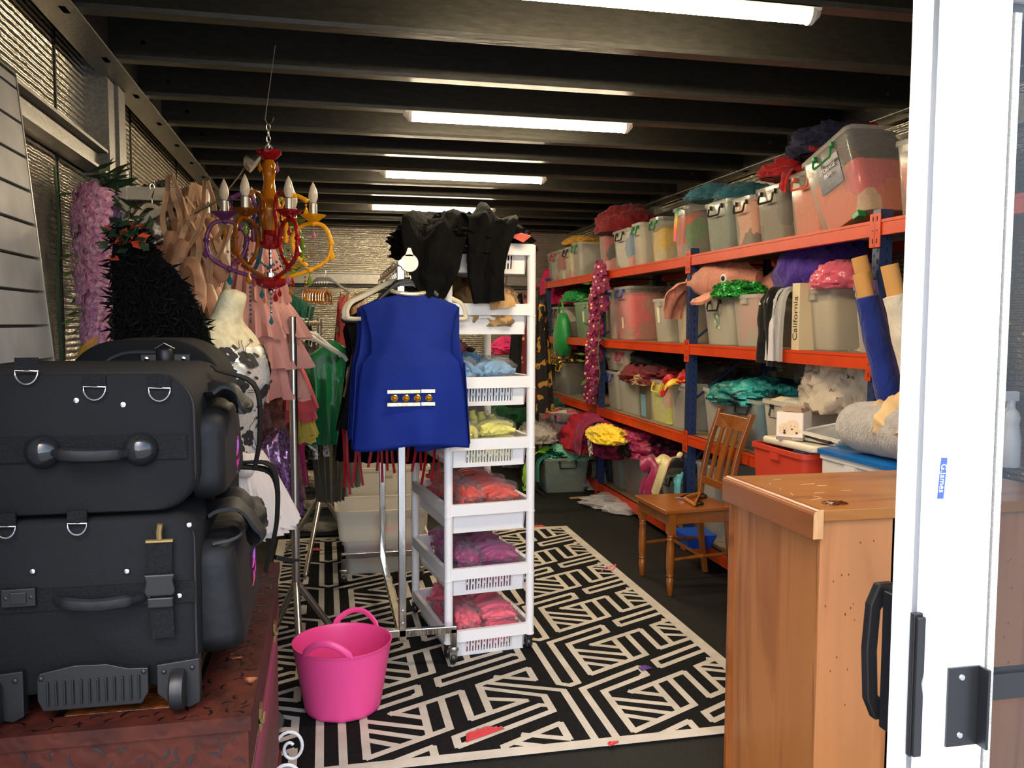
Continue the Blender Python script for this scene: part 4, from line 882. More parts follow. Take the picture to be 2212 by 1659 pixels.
hanger_plastic('clothes_hanger', 'second cream flocked hanger, behind the first', CREAM, (.33, 3.79, 1.752), R(-8), .50, dz=-.06, thick=.009)
def hung(name, label, cat, loc, rz, m, w, h, seed, top=-.12, t=.05, flare=1.25, parent=None, sh=.06, n=40, ripple=1, group=None):
    """a garment hanging from a hanger: folded closed tube flaring to the hem"""
    b = MB(); rings = []
    for i in range(15):
        v = i/14; ww = w/2*(interp([(0, .35), (.06, .85), (.16, 1), (.45, .84), (1, flare)], v)); tt = t*(.5+v)
        rings.append([(ww*math.cos(2*PI*j/n)*(1+.05*noise.noise(V((j, v*3, seed)))), tt*math.sin(2*PI*j/n)+ripple*.03*v*math.sin(j*2.4+seed+v), top-h*v+(-sh*abs(math.cos(2*PI*j/n))**2 if i < 3 else 0)) for j in range(n)])
    b.loft(rings)
    return tag(b.build(name, m, parent, smooth=70, loc=loc, rot=(0, 0, rz)), label, cat, group)
hs = [('black', BLACKP), ('black', BLACKP), ('cream flocked', CREAM), ('black', BLACKP), ('grey', pm('grey_plastic_hanger', C(105, 110, 115), .4)), ('black', BLACKP)]
BKS = sequin('black_sequins', (.008, .008, .009), (.12, .12, .12), 120)
NAVYD = cloth('navy_dress_cloth', C(8, 11, 24), .8)
gs = [('black_jacket', 'black jacket hanging just behind the blue waistcoats', BLACKC, .44, .62), ('fringed_dress', 'black dress with red foil fringe below the blue waistcoat', BLACKC, .40, .66),
      ('nude_leotard', 'nude leotard hanging behind the black fringed dress', cloth('nude', C(175, 130, 95)), .40, .5), ('navy_dress', 'long navy dress hanging on the chrome rail', NAVYD, .46, .84),
      ('black_jacket', 'black sequinned jacket near the middle of the chrome rail', BKS, .46, .7), ('red_dress', 'dark red and black dress on the chrome rail', pal('redblack', [C(18, 15, 16), C(18, 15, 16), C(110, 25, 35)], 3), .46, .8)]
for i in range(6):
    y = 3.9+i*.15; x = .311
    nm = hs[i]; hanger_plastic('clothes_hanger', '%s hanger %s' % (nm[0], ['right behind the second cream hanger', 'of the red fringed dress', 'holding the nude leotard', 'holding the long navy dress', 'of the black sequinned jacket', 'of the dark red dress'][i]), nm[1], (x, y, 1.75), R(-10-i*2), .46, dz=-.07, bar=(i != 4))
    g = gs[i]; hung(g[0], g[1], 'garment', (x-.005, y+.02, 1.75), R(-10-i*2), g[2], g[3], g[4], i+3, -.11, .045, 1.15)
fr = satin('red_foil', C(150, 12, 30), .2)
e = empty('foil_fringe', 'red foil fringe strips hanging below the blue waistcoat', 'fringe', (.311, 4.0, 1.02)); rnd = random.Random(5)
for k in range(17):
    x = lerp(-.24, .24, k/16)+rnd.uniform(-.01, .01); y = rnd.uniform(-.12, .05); l = rnd.uniform(.20, .34)
    strip([(x, y, .06), (x+rnd.uniform(-.01, .01), y, -l*.5+.03), (x+rnd.uniform(-.015, .015), y+rnd.uniform(-.01, .01), -l+.03)], .013, .002, 4, .2, k, side=V((1, .3, 0))).build('fringe_strip', fr, e, smooth=60)
# ================================================================ CARVED CHEST
CX0, CX1, CY0, CY1, CH = -.67, -.157, 1.77, 2.93, .70
m, nt, b_ = nodes('carved_red_wood'); b_.inputs['Roughness'].default_value = .55; b_.inputs['Specular IOR Level'].default_value = .2
v = texco(nt); vo = nt.nodes.new('ShaderNodeTexVoronoi'); vo.feature = 'SMOOTH_F1'; vo.inputs['Scale'].default_value = 24; L(nt, v, vo.inputs['Vector'])
wv = nt.nodes.new('ShaderNodeMath'); wv.operation = 'SINE'; ml = nt.nodes.new('ShaderNodeMath'); ml.operation = 'MULTIPLY'; ml.inputs[1].default_value = 16
L(nt, vo.outputs['Distance'], ml.inputs[0]); L(nt, ml.outputs[0], wv.inputs[0])
n2 = ntex(nt, v, 14, 3)
L(nt, ramp(nt, n2, [(.3, C(42, 15, 9)), (.55, C(64, 25, 15)), (.70, C(58, 20, 12)), (.76, C(150, 95, 60))]), b_.inputs['Base Color'])
bumpn(nt, b_, wv.outputs[0], .12, .004); CARVE = m
REDW = pm('red_stained_wood', C(86, 34, 24), .45, 0, C(110, 48, 34), 8, .2, 60, stretch=(.2, 1, 1))
PINKW = pm('pink_washed_wood', C(95, 48, 38), .6, 0, C(165, 50, 95), 5, .2, 50, stretch=(1, .15, 1), lo=.42, hi=.62)
AMBW = pm('amber_carved_panel', C(120, 62, 20), .35, 0, C(60, 28, 12), 26, .8, 30)
e = empty('carved_chest', 'old red carved timber chest with a pink-stained side, carrying the black travel bags', 'chest', ((CX0+CX1)/2, (CY0+CY1)/2, 0))
w, d = CX1-CX0, CY1-CY0
b = MB(); b.box((0, 0, .275), (w-.03, d-.03, .53)); b.mi = 1; b.box((w/2-.014, 0, .3), (.008, d-.06, .47)); b.mi = 2
LUN = pm('carving_groove', (.004, .0015, .001), .35, spec=.6)
rnd = random.Random(17)
lc = []
def lune(c, u, v_, nrm, r_, a0):
    if any((c-q).length < r_+k+.001 for q, k in lc): return
    lc.append((c, r_))
    pts = []
    for i in range(7): t = a0+lerp(-1.1, 1.1, i/6); pts.append(c+u*(r_*math.cos(t))+v_*(r_*math.sin(t)))
    for i in range(7): t = a0+lerp(1.1, -1.1, i/6); pts.append(c+u*(r_*.86*math.cos(t)-r_*.0)+v_*(r_*.86*math.sin(t))+(-u*math.cos(a0)-v_*math.sin(a0))*r_*.22*math.cos((t-a0)*1.4))
    b.prism([p-nrm*.0005 for p in pts], nrm*.0016)
for i in range(420):
    z = rnd.choice((.42, .34, .26, .18))+rnd.uniform(-.045, .045); lune(V((rnd.uniform(-w/2+.02, w/2-.02), -d/2+.015, z)), V((1, 0, 0)), V((0, 0, 1)), V((0, -1, 0)), rnd.uniform(.011, .021), rnd.uniform(0, 6.28))
b.build('carcass', [CARVE, PINKW, LUN], e, smooth=0)
b = MB()
for z, hh in ((.025, .05), (.545, .018)): b.box((0, 0, z), (w-.008, d-.008, hh))
b.build('plinth', REDW, e, smooth=0, bevel=(.003, 2))
b = MB(); b.box((0, 0, .615), (w-.012, d-.012, .12)); b.mi = 1; rnd = random.Random(18)
for i in range(160): lune(V((rnd.uniform(-w/2+.02, w/2-.02), -d/2+.006, rnd.uniform(.575, .655))), V((1, 0, 0)), V((0, 0, 1)), V((0, -1, 0)), rnd.uniform(.010, .017), rnd.uniform(0, 6.28))
b.build('lid_sides', [CARVE, LUN], e, smooth=0)
b = MB(); t = .12
tf = .075
b.box((-w/2+t/2, 0, .685), (t, d, .03)).box((w/2-t/2, 0, .685), (t, d, .03)).box((0, -d/2+tf/2, .685), (w-2*t, tf, .03)).box((0, d/2-t/2, .685), (w-2*t, t, .03)); b.mi = 1; rnd = random.Random(19)
for i in range(560):
    if rnd.random() < .45: c = V((rnd.uniform(-w/2+.01, w/2-.01), -d/2+rnd.uniform(.012, tf-.012), .7))
    else: c = V((w/2-rnd.uniform(.015, t-.015), rnd.uniform(-d/2+.02, d/2-.02), .7))
    lune(c, V((1, 0, 0)), V((0, 1, 0)), V((0, 0, 1)), rnd.uniform(.011, .018), rnd.uniform(0, 6.28))
b.build('lid_border', [CARVE, LUN], e, smooth=0)
b = MB(); b.box((0, (tf-t)/2, .679), (w-2*t, d-t-tf, .02)); b.build('inlay_strip', pm('black_inlay', (.012, .011, .01), .3), e, smooth=0)
b = MB(); b.box((0, (tf-t)/2, .684), (w-2*t-.03, d-t-tf-.03, .024)); b.build('centre_panel', AMBW, e, smooth=0, bevel=(.006, 2))
BRASS = pm('old_brass', C(150, 125, 80), .4, .8)
for yy in (-.30, .28):
    b = MB(); b.box((w/2-.002, yy, .585), (.006, .04, .025)).box((w/2-.002, yy, .55), (.006, .032, .02)).tube([(w/2+.003, yy-.02, .568), (w/2+.003, yy+.02, .568)], .006, 8); b.build('hinge', BRASS, e, smooth=0)
# ================================================================ BLACK TRAVEL BAGS
NYL = pm('black_nylon', (.0058, .0061, .007), .85, 0, (.0042, .0044, .005), 300, .25, 500, spec=.2)
NYL2 = pm('black_nylon_pocket', (.0062, .0065, .0078), .6, 0, (.0042, .0042, .0052), 8, .5, 14, spec=.3)
PIPE = pm('bag_piping', (.022, .022, .024), .5); WEB = pm('webbing', (.0042, .0042, .0046), .85, 0, (.0075, .0075, .008), 200, .35, 260, spec=.15)
PLB = pm('moulded_black', (.008, .008, .0085), .4, spec=.35); PINKT = pm('embroidery_pink', C(205, 45, 150), .5); PURT = pm('embroidery_purple', C(150, 90, 200), .5); REDT = pm('embroidery_red', C(190, 45, 60), .5)
def bagbody(b, x0, x1, y0, y1, z0, z1, r=.055, bulge=.012, seed=0, n=9):
    """soft box lofted front to back with rounded, slightly bulging sections"""
    rings = []; w, h = x1-x0, z1-z0; cx, cz = (x0+x1)/2, (z0+z1)/2
    ys = [(0, .86), (.012, .95), (.03, .99), (.06, 1), (.5, 1.012), (.94, 1), (.975, .98), (1, .88)]
    for t, k in ys:
        y = lerp(y0, y1, t); ring = []
        for x, zz, _ in rrect(w*(1-(1-k)*.28), h*(1-(1-k)*.28), r, 0, n):
            q = V((x*5, y*5, zz*5+seed)); j = bulge*noise.noise(q)
            ring.append((cx+x*(1+j*.6), y, cz+zz*(1+j*.6)))
        rings.append(ring)
    return b.loft(rings)
def facering(x0, x1, y, z0, z1, r, n=9):
    w, h = x1-x0, z1-z0
    return [((x0+x1)/2+x, y, (z0+z1)/2+z) for x, z, _ in rrect(w, h, r, 0, n)]
def rivet(b, c, r=.008): b.lathe([(r, 0), (r*.8, r*.5), (.0005, r*.7)], c, 10, rotm(x=PI/2))
def dring(e, x, y, z, w=.036):
    b = MB(); b.tube([(x-w/2, y-.006, z)]+[(x-w/2*math.cos(a), y-.010, z-w*.62*math.sin(a)) for a in [PI*i/10 for i in range(1, 10)]]+[(x+w/2, y-.006, z)], .0017, 6, True); b.build('d_ring', STEEL, e)
    b = MB(); b.box((x, y-.004, z+.012), (w*1.0, .006, .028)); b.build('ring_tab', WEB, e, smooth=0)
def softhandle(e, x0, x1, y, z, sag=.012, r=.014, m=NYL2):
    b = MB(); b.tube(bez([(x0, y, z), (x0+.03, y-.028, z-.002), ((x0+x1)/2, y-.036, z-sag), (x1-.03, y-.028, z-.004), (x1, y, z-.006)], 6), [r*.7]*5+[r]*15+[r*.7]*5, 8, sq=.75); b.build('carry_handle', m, e)
def pocket(b, x, y0, y1, z0, z1, depth, slope=.0, seed=0):
    rings = []
    for t, k in ((0, 1.0), (.35, 1.0), (.75, .97), (.95, .9), (1, .8)):
        ring = []
        for yy, zz, _ in rrect((y1-y0)*k, (z1-z0)*k, .05*k, 0, 6):
            ring.append((x+depth*t*(1-slope*(zz/(z1-z0)))+.012*noise.noise(V((yy*6, zz*6, seed+t))), (y0+y1)/2+yy, (z0+z1)/2+zz))
        rings.append(ring)
    return b.loft(rings)
def logo(e, x, y, z, tilt, s=1):
    # pink stroke emblem over script lettering, stitched on the pocket
    for k, (dy, hgt) in enumerate(((-.022, .028), (-.008, .04), (.008, .05), (.02, .038))):
        b = MB(); b.tube(bez([(x, y+dy*s-.006, z), (x+.001, y+dy*s, z+hgt*.5*s), (x, y+dy*s+.010*s, z+hgt*s)], 4), .0022*s, 5); b.build('emblem_stroke', [PINKT, PURT, PINKT, PURT][k], e)
    text('MT', .03*s, (x+.002, y-.004, z+.012*s), (R(90), 0, R(90)), PINKT, e)
    text('Brand', .034*s, (x+.002, y+.004, z-.018*s), (R(90), R(-6), R(90)), PINKT, e)
    b = MB(); b.tube([(x, y-.03*s, z-.045*s), (x, y+.03*s, z-.036*s)], .0018, 5); b.build('underline', REDT, e)
BX0, BX1, BY0 = -.80, -.268, 1.845
# lower bag
e = empty('wheeled_travel_bag', 'black wheeled travel bag at the bottom of the stack, with buckled strap', 'travel bag', (0, 0, 0))
b = MB(); bagbody(b, BX0, BX1, BY0, 2.50, .745, 1.105, .05, .02, 1); b.build('body', NYL, e, smooth=60)
b = MB(); b.tube(facering(BX0+.006, BX1-.006, BY0+.012, .752, 1.098, .05), .005, 6, True); b.build('piping', PIPE, e)
b = MB(); pocket(b, BX1-.01, 1.93, 2.42, .765, 1.02, .085, .25, 3); b.build('side_pocket', NYL2, e, smooth=60)
b = MB(); b.tube([(p.x, p.y, p.z) for p in bez([(BX1+.02, 1.95, 1.015), (BX1+.075, 2.0, 1.02), (BX1+.08, 2.3, 1.015), (BX1+.03, 2.4, 1.01)], 5)], .004, 6); b.build('zip', PIPE, e)
strip([(BX1-.02, 2.1, 1.06), (BX1+.05, 2.12, 1.075), (BX1+.10, 2.14, 1.03), (BX1+.10, 2.15, 1.0)], .22, .008, 10, .25, 4, side=V((0, 1, 0))).build('pocket_flap', NYL2, e, smooth=70)
logo(e, BX1+.083, 2.24, .885, 0, 1.0)
b = MB(); b.box((-.53, BY0-.002, .945), (.52, .004, .045)); b.build('webbing_band', WEB, e, smooth=0)
softhandle(e, -.535, -.37, BY0-.004, .945, .006, .013)
b = MB(); b.box((-.60, BY0-.008, .955), (.062, .012, .036)).box((-.60, BY0-.014, .955), (.03, .006, .024)); rivet(b, (-.623, BY0-.012, .955), .005); rivet(b, (-.577, BY0-.012, .955), .005); b.build('handle_plate', PLB, e, smooth=0, bevel=(.004, 2))
b = MB()
for x, z in ((-.575, 1.005), (-.355, .938), (-.3, .938), (-.278, 1.085), (-.40, .995)): rivet(b, (x, BY0-.003, z), .006)
b.build('rivets', CHROME, e)
sx = -.335
b = MB(); b.box((sx, BY0-.010, 1.012), (.046, .004, .085), rotm(y=R(2))).box((sx+.002, BY0-.014, .905), (.044, .004, .10), rotm(y=R(-2))); sp_ = b.build('strap', WEB, e, smooth=0)
b = MB(); b.prism([(sx-.03, BY0-.012, .99), (sx+.03, BY0-.012, .99), (sx+.026, BY0-.012, .975), (sx+.03, BY0-.012, .955), (sx+.026, BY0-.012, .945), (sx-.026, BY0-.012, .945), (sx-.03, BY0-.012, .955), (sx-.026, BY0-.012, .975)], (0, -.014, 0)); b.box((sx, BY0-.016, .93), (.05, .012, .022)); b.build('side_release_buckle', PLB, sp_, smooth=0, bevel=(.003, 2))
b = MB(); b.tube([(sx, BY0-.012, 1.06), (sx, BY0-.014, 1.075), (sx+.003, BY0-.016, 1.092)], .006, 8); b.tube([(sx-.026, BY0-.012, 1.056), (sx+.026, BY0-.012, 1.056)], .004, 6); b.build('swivel_hook', BRASS, sp_)
for x in (-.62, -.49): dring(e, x, BY0, 1.098)
b = MB()                                                        # corner guards, ribbed skid plate and wheels
g = [(-.57, .79), (-.565, .80), (-.50, .812), (-.44, .81), (-.40, .798), (-.362, .796), (-.362, .745), (-.375, .722), (-.56, .722), (-.57, .745)]
b.prism([(x, BY0+.004, z) for x, z in g], (0, -.024, 0))
for k in range(12): b.box((-.55+k*.0155, BY0-.021, .758), (.004, .010, .05))
for x, z in ((-.562, .79), (-.37, .789)): rivet(b, (x, BY0-.02, z), .006)
b.build('skid_plate', PLB, e, smooth=0, bevel=(.004, 2))
for x0, x1 in ((-.345, -.262), (-.70, -.595)):
    b = MB(); b.prism([(x0, BY0+.01, .80), (x1, BY0+.01, .808), (x1, BY0+.01, .715), (x1-.02, BY0+.01, .705), (x0+.02, BY0+.01, .72), (x0, BY0+.01, .74)], (0, -.03, 0)); rivet(b, (x0+.014, BY0-.02, .785), .006); rivet(b, (x1-.014, BY0-.02, .79), .006); wh = b.build('wheel_housing', PLB, e, smooth=0, bevel=(.005, 2))
    b = MB(); c = ((x0+x1)/2, BY0-.02, .747); b.lathe([(.001, -.014), (.034, -.016), (.042, -.012), (.044, 0), (.042, .012), (.034, .016), (.001, .014)], c, 24, rotm(y=PI/2)); b.build('wheel', PLB, wh)
for sgn in (0, 1):
    strip([(BX1+.02, 2.38+.05*sgn, 1.12), (BX1+.12, 2.45, 1.08+.02*sgn), (BX1+.13, 2.46, .95), (BX1+.10, 2.40+.04*sgn, .82)], .04, .004, 6, .1, 4+sgn, side=V((.2, 1, 0))).build('shoulder_strap', WEB, e, smooth=60)
b = MB(); b.bar((-.155, 2.62, .80), (-.105, 2.66, .775), .02, .014).bar((-.11, 2.655, .778), (-.085, 2.675, .772), .014, .008); b.build('strap_clip', PLB, e, smooth=0, bevel=(.002, 2))
# upper bag
e = empty('travel_bag', 'black travel bag stacked on the wheeled one, domed top with three metal D-rings', 'travel bag', (0, 0, 0))
b = MB(); bagbody(b, BX0-.02, BX1+.004, BY0+.005, 2.46, 1.112, 1.40, .075, .02, 5); b.build('body', NYL, e, smooth=60)
b = MB(); b.tube(facering(BX0-.014, BX1-.002, BY0+.018, 1.118, 1.394, .075), .005, 6, True); b.build('piping', PIPE, e)
b = MB(); b.box((-.53, BY0+.002, 1.248), (.50, .004, .05)); b.build('webbing_band', WEB, e, smooth=0)
for x in (-.55, -.368):
    b = MB(); b.lathe([(.034, 0), (.034, .006), (.027, .018), (.015, .027), (.001, .03)], (x, BY0+.003, 1.244), 20, rotm(x=PI/2)); b.build('handle_boss', pm('gloss_black', (.01, .01, .011), .12), e)
softhandle(e, -.535, -.383, BY0+.0, 1.243, .004, .014)
for x, z in ((-.575, 1.405), (-.452, 1.372), (-.33, 1.368)): dring(e, x, BY0+.008, z, .042)
b = MB()
for x, z in ((-.487, 1.345), (-.40, 1.335)): rivet(b, (x, BY0+.006, z), .0065)
b.build('rivets', CHROME, e)
b = MB(); pocket(b, BX1-.01, 1.93, 2.36, 1.115, 1.31, .06, .25, 6); b.build('side_pocket', NYL2, e, smooth=60)
strip([(BX1-.02, 2.05, 1.33), (BX1+.03, 2.08, 1.345), (BX1+.075, 2.1, 1.315), (BX1+.08, 2.1, 1.29)], .2, .008, 10, .25, 7, side=V((0, 1, 0))).build('pocket_flap', NYL2, e, smooth=70)
strip([(BX1+.0, 2.2, 1.39), (BX1+.09, 2.28, 1.34), (BX1+.10, 2.3, 1.22), (BX1+.085, 2.3, 1.12)], .035, .004, 6, .1, 9, side=V((.2, 1, 0))).build('shoulder_strap', WEB, e, smooth=60)
logo(e, BX1+.052, 2.2, 1.175, 0, .9)
# rear bag
e = empty('trolley_bag', 'black trolley bag standing behind the other two, handle tube at its crown', 'travel bag', (0, 0, 0))
b = MB(); bagbody(b, -.70, -.275, 2.51, 2.86, .712, 1.455, .15, .02, 8); b.build('body', NYL, e, smooth=60)
b = MB(); b.tube(facering(-.69, -.285, 2.522, .72, 1.447, .15), .006, 6, True); b.build('piping', PIPE, e)
b = MB(); b.tube(facering(-.63, -.34, 2.508, .85, 1.42, .12), .005, 6, True); b.build('zip', PIPE, e)
b = MB(); b.lathe([(.02, 0), (.024, .006), (.024, .05), (.02, .056)], (-.43, 2.50, 1.375), 14); b.box((-.43, 2.506, 1.402), (.13, .012, .028)); b.build('handle_tube', PLB, e, smooth=40, bevel=(.003, 2))
b = MB(); rivet(b, (-.478, 2.499, 1.402), .007); rivet(b, (-.382, 2.499, 1.402), .007); b.tube([(-.455, 2.50, 1.43), (-.43, 2.488, 1.445), (-.405, 2.50, 1.43)], .002, 6); b.build('rivets', CHROME, e)
# ================================================================ SLATWALL
e = empty('slatwall_panel', 'grey slatwall display panel leaning on the wall behind the black bags', 'slatwall', (0, 0, 0))
SLAT = pm('slat_grey', C(150, 150, 150), .5, 0, C(128, 128, 130), 6, .05, 30); ALU = pm('aluminium', C(190, 188, 180), .3, .9)
lean = math.atan2(.205, 2.2); q = rotm(y=-lean); o = V((-.668, 0, 0))
Y0, Y1 = 1.32, 2.775
b = MB(); k = 0; z = .03
while z < 2.2:
    h = min(.090, 2.215-z); b.box(o+q @ V((0, (Y0+Y1)/2, z+h/2)), (.016, Y1-Y0, h), q); z += .098
b.build('slats', SLAT, e, smooth=0, bevel=(.002, 2))
b = MB(); b.box(o+q @ V((-.012, (Y0+Y1)/2, 1.115)), (.006, Y1-Y0, 2.2), q); b.build('backing', pm('groove_dark', C(70, 68, 66), .5), e, smooth=0)
b = MB(); b.box(o+q @ V((-.002, Y1+.004, 1.115)), (.024, .007, 2.22), q); b.box(o+q @ V((-.002, (Y0+Y1)/2, 2.226)), (.024, Y1-Y0, .006), q); b.build('edge_trim', ALU, e, smooth=0)
# ================================================================ FLOWERS, FRAME, SHOES, FEATHERS
WP = pm('wisteria_pink', C(232, 185, 205), .7, 0, C(190, 120, 170), 55); WC = pm('wisteria_pale', C(215, 165, 190), .7); WL = pm('wisteria_lilac', C(165, 135, 190), .7, 0, C(125, 90, 160), 55)
garland('wisteria_garland', 'pink artificial wisteria garland hanging on the foil wall', P(195, 405, X=-.86), P(205, 745, X=-.84), .10, 300, 21, .036, [WP, WC], lip=False, lf=.05, ll=1.5)
garland('wisteria_garland', 'lilac artificial wisteria garland behind the pink one', P(222, 412, X=-.88), P(245, 730, X=-.87), .09, 190, 22, .032, [WL, WP], lip=False, lf=.05, ll=1.5)
b = MB(); rnd = random.Random(3)
for i in range(26):
    c = V(P(210, 405, X=-.86))+V((rnd.uniform(-.02, .05), rnd.uniform(-.12, .14), rnd.uniform(-.02, .05))); dd = V((rnd.uniform(.1, 1), rnd.uniform(-1, 1), rnd.uniform(-.6, .5))).normalized()*.12; nn = dd.orthogonal().normalized()*.014
    b.face([c, c+dd*.5+nn, c+dd, c+dd*.5-nn])
tag(b.build('leaf_spray', pm('dark_leaf', C(32, 58, 38), .5), smooth=0, solid=.001), 'dark green leaf spray at the top of the wisteria', 'leaves', kind='stuff')
b = MB(); b.tube(bez([P(118, 360, X=-.985), P(127, 480, X=-.985), P(124, 620, X=-.985), P(133, 790, X=-.985)], 8), .006, 6); tag(b.build('hanging_string', cloth('cord_green', C(95, 125, 85))), 'pale green cord hanging down the foil wall', 'cord')
b = MB(); b.tube(bez([P(205, 735, Y=3.2), P(180, 755, Y=3.1), P(172, 800, Y=3.05), P(176, 850, Y=3.05)], 6), .012, 6); tag(b.build('yellow_rope', cloth('cord_yellow', C(190, 140, 30))), 'yellow cord end hanging below the wisteria', 'cord')
WT = pm('white_timber', C(215, 212, 200), .5)
e = empty('timber_stand', 'white timber stand with a cross bar holding the pointe shoes', 'stand', (0, 0, 0))
b = MB(); b.box((-.83, 3.92, 1.07), (.05, .05, 2.14)); b.build('post', WT, e, smooth=0, bevel=(.003, 2))
b = MB(); b.box((-.66, 3.92, 2.045), (.36, .04, .055)); b.build('cross_bar', WT, e, smooth=0, bevel=(.003, 2))
b = MB(); b.bar((-.80, 3.90, 1.9), (-.60, 3.90, 2.02), .03, .03); b.bar((-.80, 3.94, 1.98), (-.5, 3.94, 1.78), .02, .02); b.build('strut', WT, e, smooth=0)
b = MB(); b.box((-.50, 3.92, 1.0), (.04, .04, 2.0)); b.build('post', WT, e, smooth=0, bevel=(.003, 2))
hanger_plastic('clothes_hanger', 'beige plastic hanger hooked on the white stand', CREAM, (-.70, 3.86, 2.06), R(70), .4, dz=-.07)
SH = satin('pointe_satin', C(200, 150, 115), .45); SHD = pm('shoe_sole', C(150, 105, 75), .7); RIB = cloth('shoe_ribbon', C(215, 175, 140), .8)
def pointe(loc, rot, s=1):
    e = empty('pointe_shoe', 'beige satin pointe shoe hanging by its ribbons from the white stand', 'shoe', loc, 0, 'hanging pointe shoes', rot=rot)
    b = MB(); rings = []                                          # toe down (-z), heel up
    for t, rx, ry, oy in ((0, .02, .016, 0), (.03, .03, .022, 0), (.2, .040, .028, .002), (.45, .044, .029, .004), (.7, .037, .028, .004), (.9, .031, .026, .002), (1, .02, .018, 0)):
        rings.append([(rx*math.cos(2*PI*j/16)*s, (oy+ry*math.sin(2*PI*j/16)*(1 if math.sin(2*PI*j/16) < 0 or t < .42 else .25))*s, (-.20*(1-t))*s) for j in range(16)])
    b.loft(rings); b.build('upper', SH, e, smooth=70)
    b = MB(); b.loft([[(.020*k*math.cos(2*PI*j/12)*s, -.0295*s-.0012, (-.115+.075*math.sin(2*PI*j/12)*k)*s) for j in range(12)] for k in (1,)]+[[(.020*math.cos(2*PI*j/12)*s, -.0335*s, (-.115+.075*math.sin(2*PI*j/12))*s) for j in range(12)]]); b.build('sole', SHD, e, smooth=30)
    for sg in (-1, 1): strip([(sg*.02*s, 0, -.03*s), (sg*.03*s, .0, .05*s), (sg*.008*s, 0, .14*s)], .018*s, .002, 4, .3, sg+2, side=V((1, .3, 0))).build('ribbon', RIB, e, smooth=60)
rnd = random.Random(8)
for px, py, yy in ((402, 520, 3.66), (436, 500, 3.70), (372, 500, 3.74), (458, 560, 3.68), (412, 560, 3.62), (440, 610, 3.64), (472, 520, 3.78), (428, 540, 3.78), (455, 470, 3.80), (385, 470, 3.80), (465, 620, 3.74)):
    pointe(P(px, py, Y=yy), (R(rnd.uniform(-25, 15)), R(rnd.uniform(-25, 25)), R(rnd.uniform(-60, 60))), rnd.uniform(1.05, 1.25))
heap('ribbon_bundle', 'bundle of nude ribbons and tights over the white cross bar', 'ribbons', P(420, 440, Y=3.88), (.045, .06, .06), cloth('shoe_ribbon', C(215, 175, 140)), 85, .15, 5, fold=.08)
for k, pts in enumerate(([(418, 395), (408, 450), (392, 520), (365, 560)], [(425, 400), (440, 470), (455, 540), (450, 590)], [(415, 400), (418, 500), (405, 580), (408, 640)], [(405, 470), (380, 500), (350, 545)])):
    sheet('ribbon_strand', 'nude ribbon strand trailing down among the pointe shoes', 'ribbons', [P(a, c, Y=3.80+.02*k) for a, c in pts], .026, RIB, .002, .12, k, side=V((1, .3, 0)), group='nude ribbon strands')
heap('silver_cloth', 'grey sparkling cloth on the beige hanger beside the white stand', 'cloth', P(350, 545, Y=4.0), (.16, .1, .2), sequin('grey_sparkle', C(95, 85, 80), C(150, 140, 135), 120), 86, .2)
# feather wings
e = empty('feather_wings', 'black feathered wings hanging above the black bags', 'wings', P(330, 700, Y=2.98))
FE = pm('black_feather', (.004, .004, .0045), .8, spec=.15)
out = [(250, 478), (300, 490), (340, 545), (385, 590), (425, 655), (450, 720), (455, 765), (255, 770), (245, 690), (240, 560)]
b = MB(); q0 = P(330, 700, Y=2.98)
ctr = P(320, 660, Y=2.98)
rings = []
for k in (1.0, .9):
    rings.append([P(x, y, Y=2.98)-q0 for x, y in out])
b.prism([p for p in rings[0]], (0, .05, 0)); b.build('wing_base', FE, e, smooth=0)
b = MB(); rnd = random.Random(9)
def inside(x, y):
    c = False
    for i in range(len(out)):
        (xa, ya), (xb, yb) = out[i-1], out[i]
        if (ya > y) != (yb > y) and x < (xb-xa)*(y-ya)/(yb-ya)+xa: c = not c
    return c
n = 0
while n < 2300:
    x, y = rnd.uniform(235, 460), rnd.uniform(475, 775)
    if not inside(x, y): continue
    n += 1; p = P(x, y, Y=2.975-rnd.random()*.05)-q0; dd = V((rnd.uniform(-.6, .9), rnd.uniform(-.5, .1), -1+rnd.uniform(-.4, 1.3))).normalized(); l = rnd.uniform(.025, .055); s = dd.cross(V((0, 1, 0))).normalized()*l*.09
    b.face([p, p+dd*l*.4+s+V((0, -.006, 0)), p+dd*l, p+dd*l*.4-s])
b.build('feathers', FE, e, smooth=0, solid=.0008)
b = MB(); rnd = random.Random(10); b.mi = 0
for i in range(60):
    c = P(285, 500, Y=2.93)+V((rnd.gauss(0, .035), rnd.gauss(0, .02), rnd.gauss(0, .03)))
    dd = V((rnd.uniform(-1, 1), -.6, rnd.uniform(-1, 1))).normalized()*.045; nn = dd.orthogonal().normalized()*.014; b.mi = 1 if i % 3 == 0 else 0
    b.face([c, c+dd*.5+nn, c+dd, c+dd*.5-nn])
tag(b.build('flower_headpiece', [pm('dark_leaf', C(32, 58, 38)), pm('red_petal', C(200, 70, 45), .6)], smooth=0, solid=.001), 'dark leaves and orange-red flowers above the feather wings', 'flowers')
# ================================================================ MANNEQUIN
e = empty('dress_form', 'cream dress form in a black lace bodice and white tulle tutu behind the bags', 'dress form', (-.335, 3.2, .0105), R(-30))
SKIN = pm('form_jersey', C(225, 215, 180), .8, 0, C(205, 192, 155), 40, .2, 80)
def ell(c, rx, ry, n=28, tilt=0, f=0):
    out = []
    for j in range(n):
        a = 2*PI*j/n; x, y = rx*math.cos(a), ry*math.sin(a)
        if f and x > 0: x *= 1+f*max(0, math.cos(a))**2*(.55+.45*abs(math.sin(a*1)))
        out.append((c[0]+x, c[1]+y, c[2]+x*tilt))
    return out
